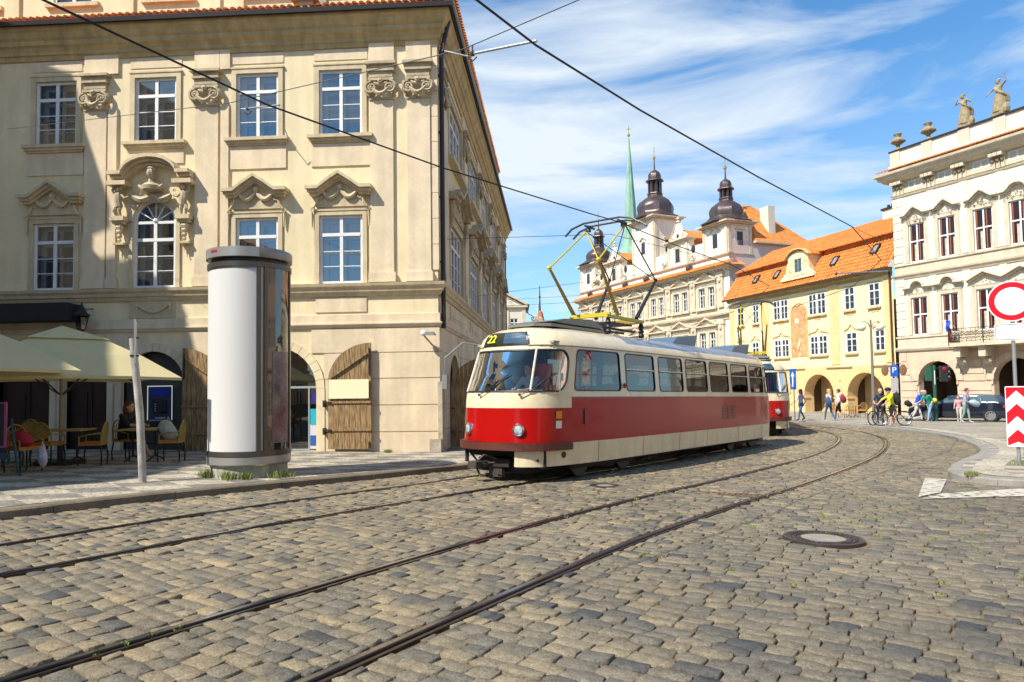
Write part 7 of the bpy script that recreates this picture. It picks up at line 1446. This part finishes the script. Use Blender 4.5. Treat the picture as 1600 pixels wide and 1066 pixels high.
for wx in (-.25, -.05): s.lathe([(.09, -.03), (.09, .03)], (0, 0, 0), 12); s.xf(Matrix.Translation((wx, 0, .09)) @ Matrix.Rotation(pi/2, 4, 'X'), len(s.v)-24)
s.build('wheels', BLK, t); lumpy('bag', (x-.5, y-.1, gz(x, y)+PV+.95), .2, (1, .8, .85), BLKC, 'small black bag at the hip of the man in blue', 'bag')
x, y = at_px(1450, 37.2); person('person', 'balding person in a green polo and light jeans striding left by the traffic light', 'person', stand(x, y), R(-70), walk(.30, .25, .28), dict(skin=SKIN, top=GRNS, arm=SKIN, bot=LJEAN, shin=LJEAN, shoe=jm('sandal', (.35, .2, .12))), None, scale=.98)
x, y = at_px(1505, 35.2); P_ = walk(.16, .1, .08); P_.update(wrL=(.10, -.32, 1.0), wrR=(-.05, -.34, .98), elL=(.26, -.1, 1.12), elR=(-.24, -.12, 1.12))
person('person', 'person in plaid top and sage trousers with a large pale bag before the car', 'person', stand(x, y), R(35), P_, dict(skin=SKIN, top=PLD, arm=PLD, bot=SAGE, shin=SAGE, shoe=SHOE), BRN)
lumpy('bag', (x+.32, y-.25, gz(x, y)+PV+1.0), .21, (1.3, .7, .8), jm('bag_pale_blue', (.35, .46, .50)), 'large pale blue bag held in front of the plaid shirt', 'bag')
x, y = at_px(1495, 35.8); person('person', 'smaller person in pale pink, partly behind the plaid shirt walker', 'person', stand(x, y), R(-40), walk(.15), dict(skin=SKIN, top=jm('top_pink', (.62, .30, .33)), arm=SKIN, bot=KHK, shin=KHK, shoe=SHOE), BRN, .15, scale=.80)
for k, (px, hair, c_, lab) in enumerate(((1546, BRN, WHT, 'dark haired person behind the car roof, the left one of the two'), (1556, BLOND, jm('top_apricot', (.66, .40, .26)), 'fair haired person behind the car roof, the right one of the two'))):
    x, y = at_px(px, 42.5); person('person', lab, 'person', stand(x, y), R(-60), walk(.1), dict(skin=SKIN, top=c_, bot=JEAN, shin=JEAN, shoe=SHOE), hair, .1)
x, y = at_px(1597, 33.5); person('person', 'person in a yellow top and purple skirt behind the chevron board at the right edge', 'person', stand(x, y), R(-30), walk(.1), dict(skin=SKIN, top=jm('top_straw', (.72, .50, .14)), arm=SKIN, bot=jm('purple', (.13, .03, .20)), shin=SKIN, shoe=SHOB), BRN, .1)
# seated people
SIT = dict(pel=(0,.05,.56), sp=(0,.05,.74), ch=(0,-.02,.94), nk=(0,-.06,1.08), hd=(0,-.10,1.20), ht=(0,-.10,1.30), shL=(.17,-.04,1.02), elL=(.22,-.25,.82), wrL=(.12,-.45,.80), shR=(-.17,-.04,1.02), elR=(-.22,-.25,.82), wrR=(-.12,-.45,.80), hpL=(.09,.02,.53), knL=(.10,-.42,.55), anL=(.11,-.40,.09), toL=(.11,-.56,.05), hpR=(-.09,.02,.53), knR=(-.10,-.42,.55), anR=(-.10,-.46,.09), toR=(-.11,-.60,.05))
P_ = dict(SIT); P_.update(knL=(.04, -.44, .62), anL=(-.02, -.36, .15), toL=(-.03, -.50, .08), knR=(-.05, -.44, .55), anR=(.08, -.56, .10), toR=(.09, -.70, .05))
person('person', 'barefoot woman in a dark dress sitting at the cafe table behind the post', 'person', G(-9.02, 16.15, PV), R(80), P_, dict(skin=SKIN, top=BLKC, arm=SKIN, bot=BLKC, shin=SKIN, shoe=SKIN), BRN, .2)
def seat_in_tram(tx_, ty_, lab, cols, hair, hl=0, drv=False):
    o = person('person', lab, 'person', (0, 0, 0), 0, SIT, cols, hair, hl, voxel=.02); o.matrix_world = TM @ Matrix.Translation((tx_, ty_, .74 if not drv else .92)) @ Matrix.Rotation(R(-90), 4, 'Z')
seat_in_tram(.86, -.05, 'tram driver in a pale shirt behind the windscreen', dict(skin=SKIN, top=jm('shirt_pale_blue', (.50, .58, .66)), arm=SKIN, bot=DKB, shin=DKB, shoe=SHOB), BRN, drv=True)
LB = jm('jacket_sky', (.22, .50, .58))
for tx_, ty_, lab, c_, hr in ((3.15, -.78, 'tram passenger in a sky blue jacket at the second side window', LB, GRYH), (3.95, -.80, 'tram passenger in a pale turquoise top, next behind the sky blue jacket', jm('top_turq', (.30, .55, .50)), BLOND), (4.9, -.78, 'tram passenger in a dark top at the third side window', DKB, BRN), (6.65, -.78, 'tram passenger in an orange top at the fourth side window', jm('top_rust', (.45, .12, .05)), BRN), (6.7, .70, 'tram passenger in a cream top on the far row', jm('top_cream', (.6, .52, .36)), GRYH), (9.3, -.78, 'tram passenger in blue at the sixth side window', BLUS, BRN)):
    seat_in_tram(tx_, ty_, lab, dict(skin=SKIN, top=c_, bot=DKB, shin=DKB, shoe=SHOB), hr, .05)
# rooftop statues on the palace
def drape(s, segs, J):
    rd = random.Random(5)
    s.tube([(0, 0, 1.0), (.03, .0, .7), (.05, .02, .3), (0, 0, .02)], [.2, .25, .29, .30], 12)
    for k in range(9): a = 2*pi*k/9; s.tube([(.15*cos(a), .13*sin(a), 1.1), (.24*cos(a+.3), .22*sin(a+.3), .6), (.30*cos(a+.1), .28*sin(a+.1), .05)], [.03, .05, .06], 6)
    s.tube([(-.2, -.1, 1.35), (.05, -.2, 1.1), (.25, -.1, .95), (.35, .1, .8), (.38, .15, .5)], [.06, .08, .08, .09, .05], 8); s.ball((0, .0, 1.73), .1, 8, 0, (1.15, 1.15, .6))
def arm_up(s, segs, J): drape(s, segs, J)
ST = dict(skin=STONE, top=STONE, arm=STONE, bot=STONE, shin=STONE, shoe=STONE)
P1_ = walk(.1); P1_.update(elR=(-.38, -.12, 1.22), wrR=(-.25, -.30, 1.35), elL=(.34, -.05, 1.25), wrL=(.2, -.32, 1.28), hd=(-.06, -.05, 1.58), ht=(-.1, -.06, 1.67))
def st(x, lab, pose, ex, sc, rz):
    o = person('rooftop_statue', lab, 'statue', tuple(WM @ Vector((x, .12, 17.5))), ANG_W+rz, pose, ST, STONE, 0, sc, ex, .03, 'statues on the palace parapet')
    s = MB(); s.box(-.32, .32, -.26, .26, -.12, .03); s.ball((.3, 0, .18), .2, 7, 0, (1, 1, 1.4)); s.build('plinth', STONE, o)
st(4.98, 'hunched sandstone statue on the palace parapet, nearest to the urns', P1_, drape, 1.12, .3)
P2_ = walk(.12); P2_.update(elL=(.38, -.02, 1.56), wrL=(.36, -.05, 1.86), elR=(-.38, -.08, 1.25), wrR=(-.46, -.2, 1.1), hd=(-.03, -.03, 1.60), ht=(-.05, -.03, 1.70))
st(7.05, 'sandstone statue with one arm raised on the palace parapet, next to the orange roof', P2_, arm_up, 1.18, -.1)
# ================================================================ CAR
cx_, cy_ = 24.45, 37.9
CAR = thing('parked_car', 'dark navy estate car standing in front of the palace arcade', 'car', G(cx_, cy_, PV), R(140)); NAVY = mat('car_navy', (.010, .013, .028), .18, .2, coat=1); CGL = mat('car_glass', (.06, .08, .085), .04, spec=1)
def loft(mb, secs, m=0):          # secs: list of (x, [(y,z)...])
    n = len(secs[0][1]); vs = [(x, y, z) for x, P in secs for y, z in P]; fs = []
    for i in range(len(secs)-1):
        for j in range(n): fs.append((i*n+j, i*n+(j+1) % n, (i+1)*n+(j+1) % n, (i+1)*n+j))
    fs += [tuple(range(n))[::-1], tuple(range((len(secs)-1)*n, len(secs)*n))]; mb.add(vs, fs, m)
def csec(w_, zb, zs, zt, wt):     # lower body section: sill, shoulder, deck
    return [(-w_*.93, zb), (-w_, zb+.12), (-w_*1.01, (zb+zs)/2), (-w_*.98, zs), (-wt, zt), (wt, zt), (w_*.98, zs), (w_*1.01, (zb+zs)/2), (w_, zb+.12), (w_*.93, zb)]
s = MB(); loft(s, [(2.42, csec(.62, .32, .52, .60, .5)), (2.34, csec(.78, .22, .62, .72, .66)), (2.0, csec(.87, .19, .74, .84, .72)), (1.2, csec(.90, .18, .88, .96, .76)), (.9, csec(.91, .18, .92, 1.0, .78)), (0, csec(.92, .18, .94, 1.0, .80)), (-1.3, csec(.92, .18, .96, 1.02, .80)), (-2.1, csec(.88, .20, .96, 1.03, .76)), (-2.32, csec(.82, .24, .92, 1.0, .7)), (-2.42, csec(.74, .34, .80, .88, .62))])
loft(s, [(1.15, [(-.70, .96), (-.68, .97), (.68, .97), (.70, .96)]), (.45, [(-.76, .98), (-.58, 1.38), (.58, 1.38), (.76, .98)]), (-.1, [(-.77, .98), (-.60, 1.455), (.60, 1.455), (.77, .98)]), (-1.2, [(-.77, .98), (-.60, 1.45), (.60, 1.45), (.77, .98)]), (-1.9, [(-.74, .98), (-.57, 1.40), (.57, 1.40), (.74, .98)]), (-2.28, [(-.70, .98), (-.66, 1.02), (.66, 1.02), (.70, .98)])])
s.build('body', NAVY, CAR, smooth=True)
def sidewin(x0, x1, x2, x3, sg):   # bottom x0-x1, top x2-x3
    zb, zt = 1.03, 1.37; f = lambda z: .785-(z-.98)*.385
    return [(x0, sg*f(zb), zb), (x1, sg*f(zb), zb), (x3, sg*f(zt), zt), (x2, sg*f(zt), zt)]
for sg in (-1, 1):
    for q in ((-.02, .85, .0, .36), (-.98, -.08, -.92, -.06), (-1.85, -1.05, -1.62, -1.0)):
        s = MB(); P = sidewin(q[0], q[1], q[2], q[3], sg); s.add(P, [(0, 1, 2, 3)]); w0 = s.build('side_window', CGL, CAR, normals=False); s = MB(); s.tube(P, .012, 4, closed=True); s.build('window_trim', CHR, w0)
s = MB(); s.add([(-1.95, -.55, 1.38), (-1.95, .55, 1.38), (-2.25, .62, 1.05), (-2.25, -.62, 1.05)], [(0, 1, 2, 3)]); s.add([(.5, -.56, 1.37), (.5, .56, 1.37), (1.08, .66, 1.0), (1.08, -.66, 1.0)], [(0, 1, 2, 3)]); s.xf(Matrix.Translation((0, 0, .012))); s.build('screens', CGL, CAR, normals=False)
for sg in (-1, 1):
    s = MB(); s.add([(-2.0, sg*.915, .74), (-2.0, sg*.905, .90), (-2.36, sg*.78, .90), (-2.43, sg*.72, .76), (-2.44, sg*.45, .76), (-2.40, sg*.45, .88)], [(0, 1, 2, 3), (3, 2, 5, 4)]); s.build('tail_light', mat('tail_red', (.45, .03, .02), .15, coat=1), CAR, normals=False)
    s = MB(); s.ball((2.22, sg*.68, .62), .12, 8, 0, (1, 1, .7)); s.build('headlight', mat('lamp_clear', (.75, .7, .66), .15), CAR); s = MB(); s.ball((.72, sg*.98, 1.02), .09, 8, 0, (.8, 1, .7)); s.build('mirror', NAVY, CAR)
s = MB(); s.box(-2.46, -2.43, -.26, .26, .72, .84); s.build('number_plate', SW, CAR); s = MB(); s.box(-2.47, -2.2, -.7, .7, .3, .42); s.build('rear_bumper', BLK, CAR)
for wx in (1.42, -1.45):
    for sg in (-1, 1):
        s = MB(); s.lathe([(.20, -.1), (.32, -.1), (.335, -.08), (.335, .08), (.32, .1), (.22, .1)], n=28, cap=False); s.xf(Matrix.Translation((wx, sg*.84, .335)) @ Matrix.Rotation(pi/2, 4, 'X')); w0 = s.build('wheel', mat('tyre', (.015, .015, .015), .8), CAR, smooth=True)
        s = MB(); s.lathe([(.235, -.09), (.235, .098), (.21, .10), (.20, .06), (.05, .07), (.001, .08)], n=28)
        for k in range(10): a = 2*pi*k/10; s.bar((.04*cos(a), .04*sin(a), .09), (.22*cos(a), .22*sin(a), .09), .035, .03)
        s.xf(Matrix.Translation((wx, sg*.85, .335)) @ Matrix.Rotation(pi/2*(-1 if sg > 0 else 1), 4, 'X')); s.build('rim', mat('alloy', (.5, .5, .5), .3, .8), w0, smooth=True)
        s = MB(); s.lathe([(.345, .06), (.375, .06), (.375, .09), (.345, .09)], n=28, cap=False); s.xf(Matrix.Translation((wx, sg*.84, .345)) @ Matrix.Rotation(pi/2, 4, 'X')); s.build('wheel_arch', BLK, CAR)
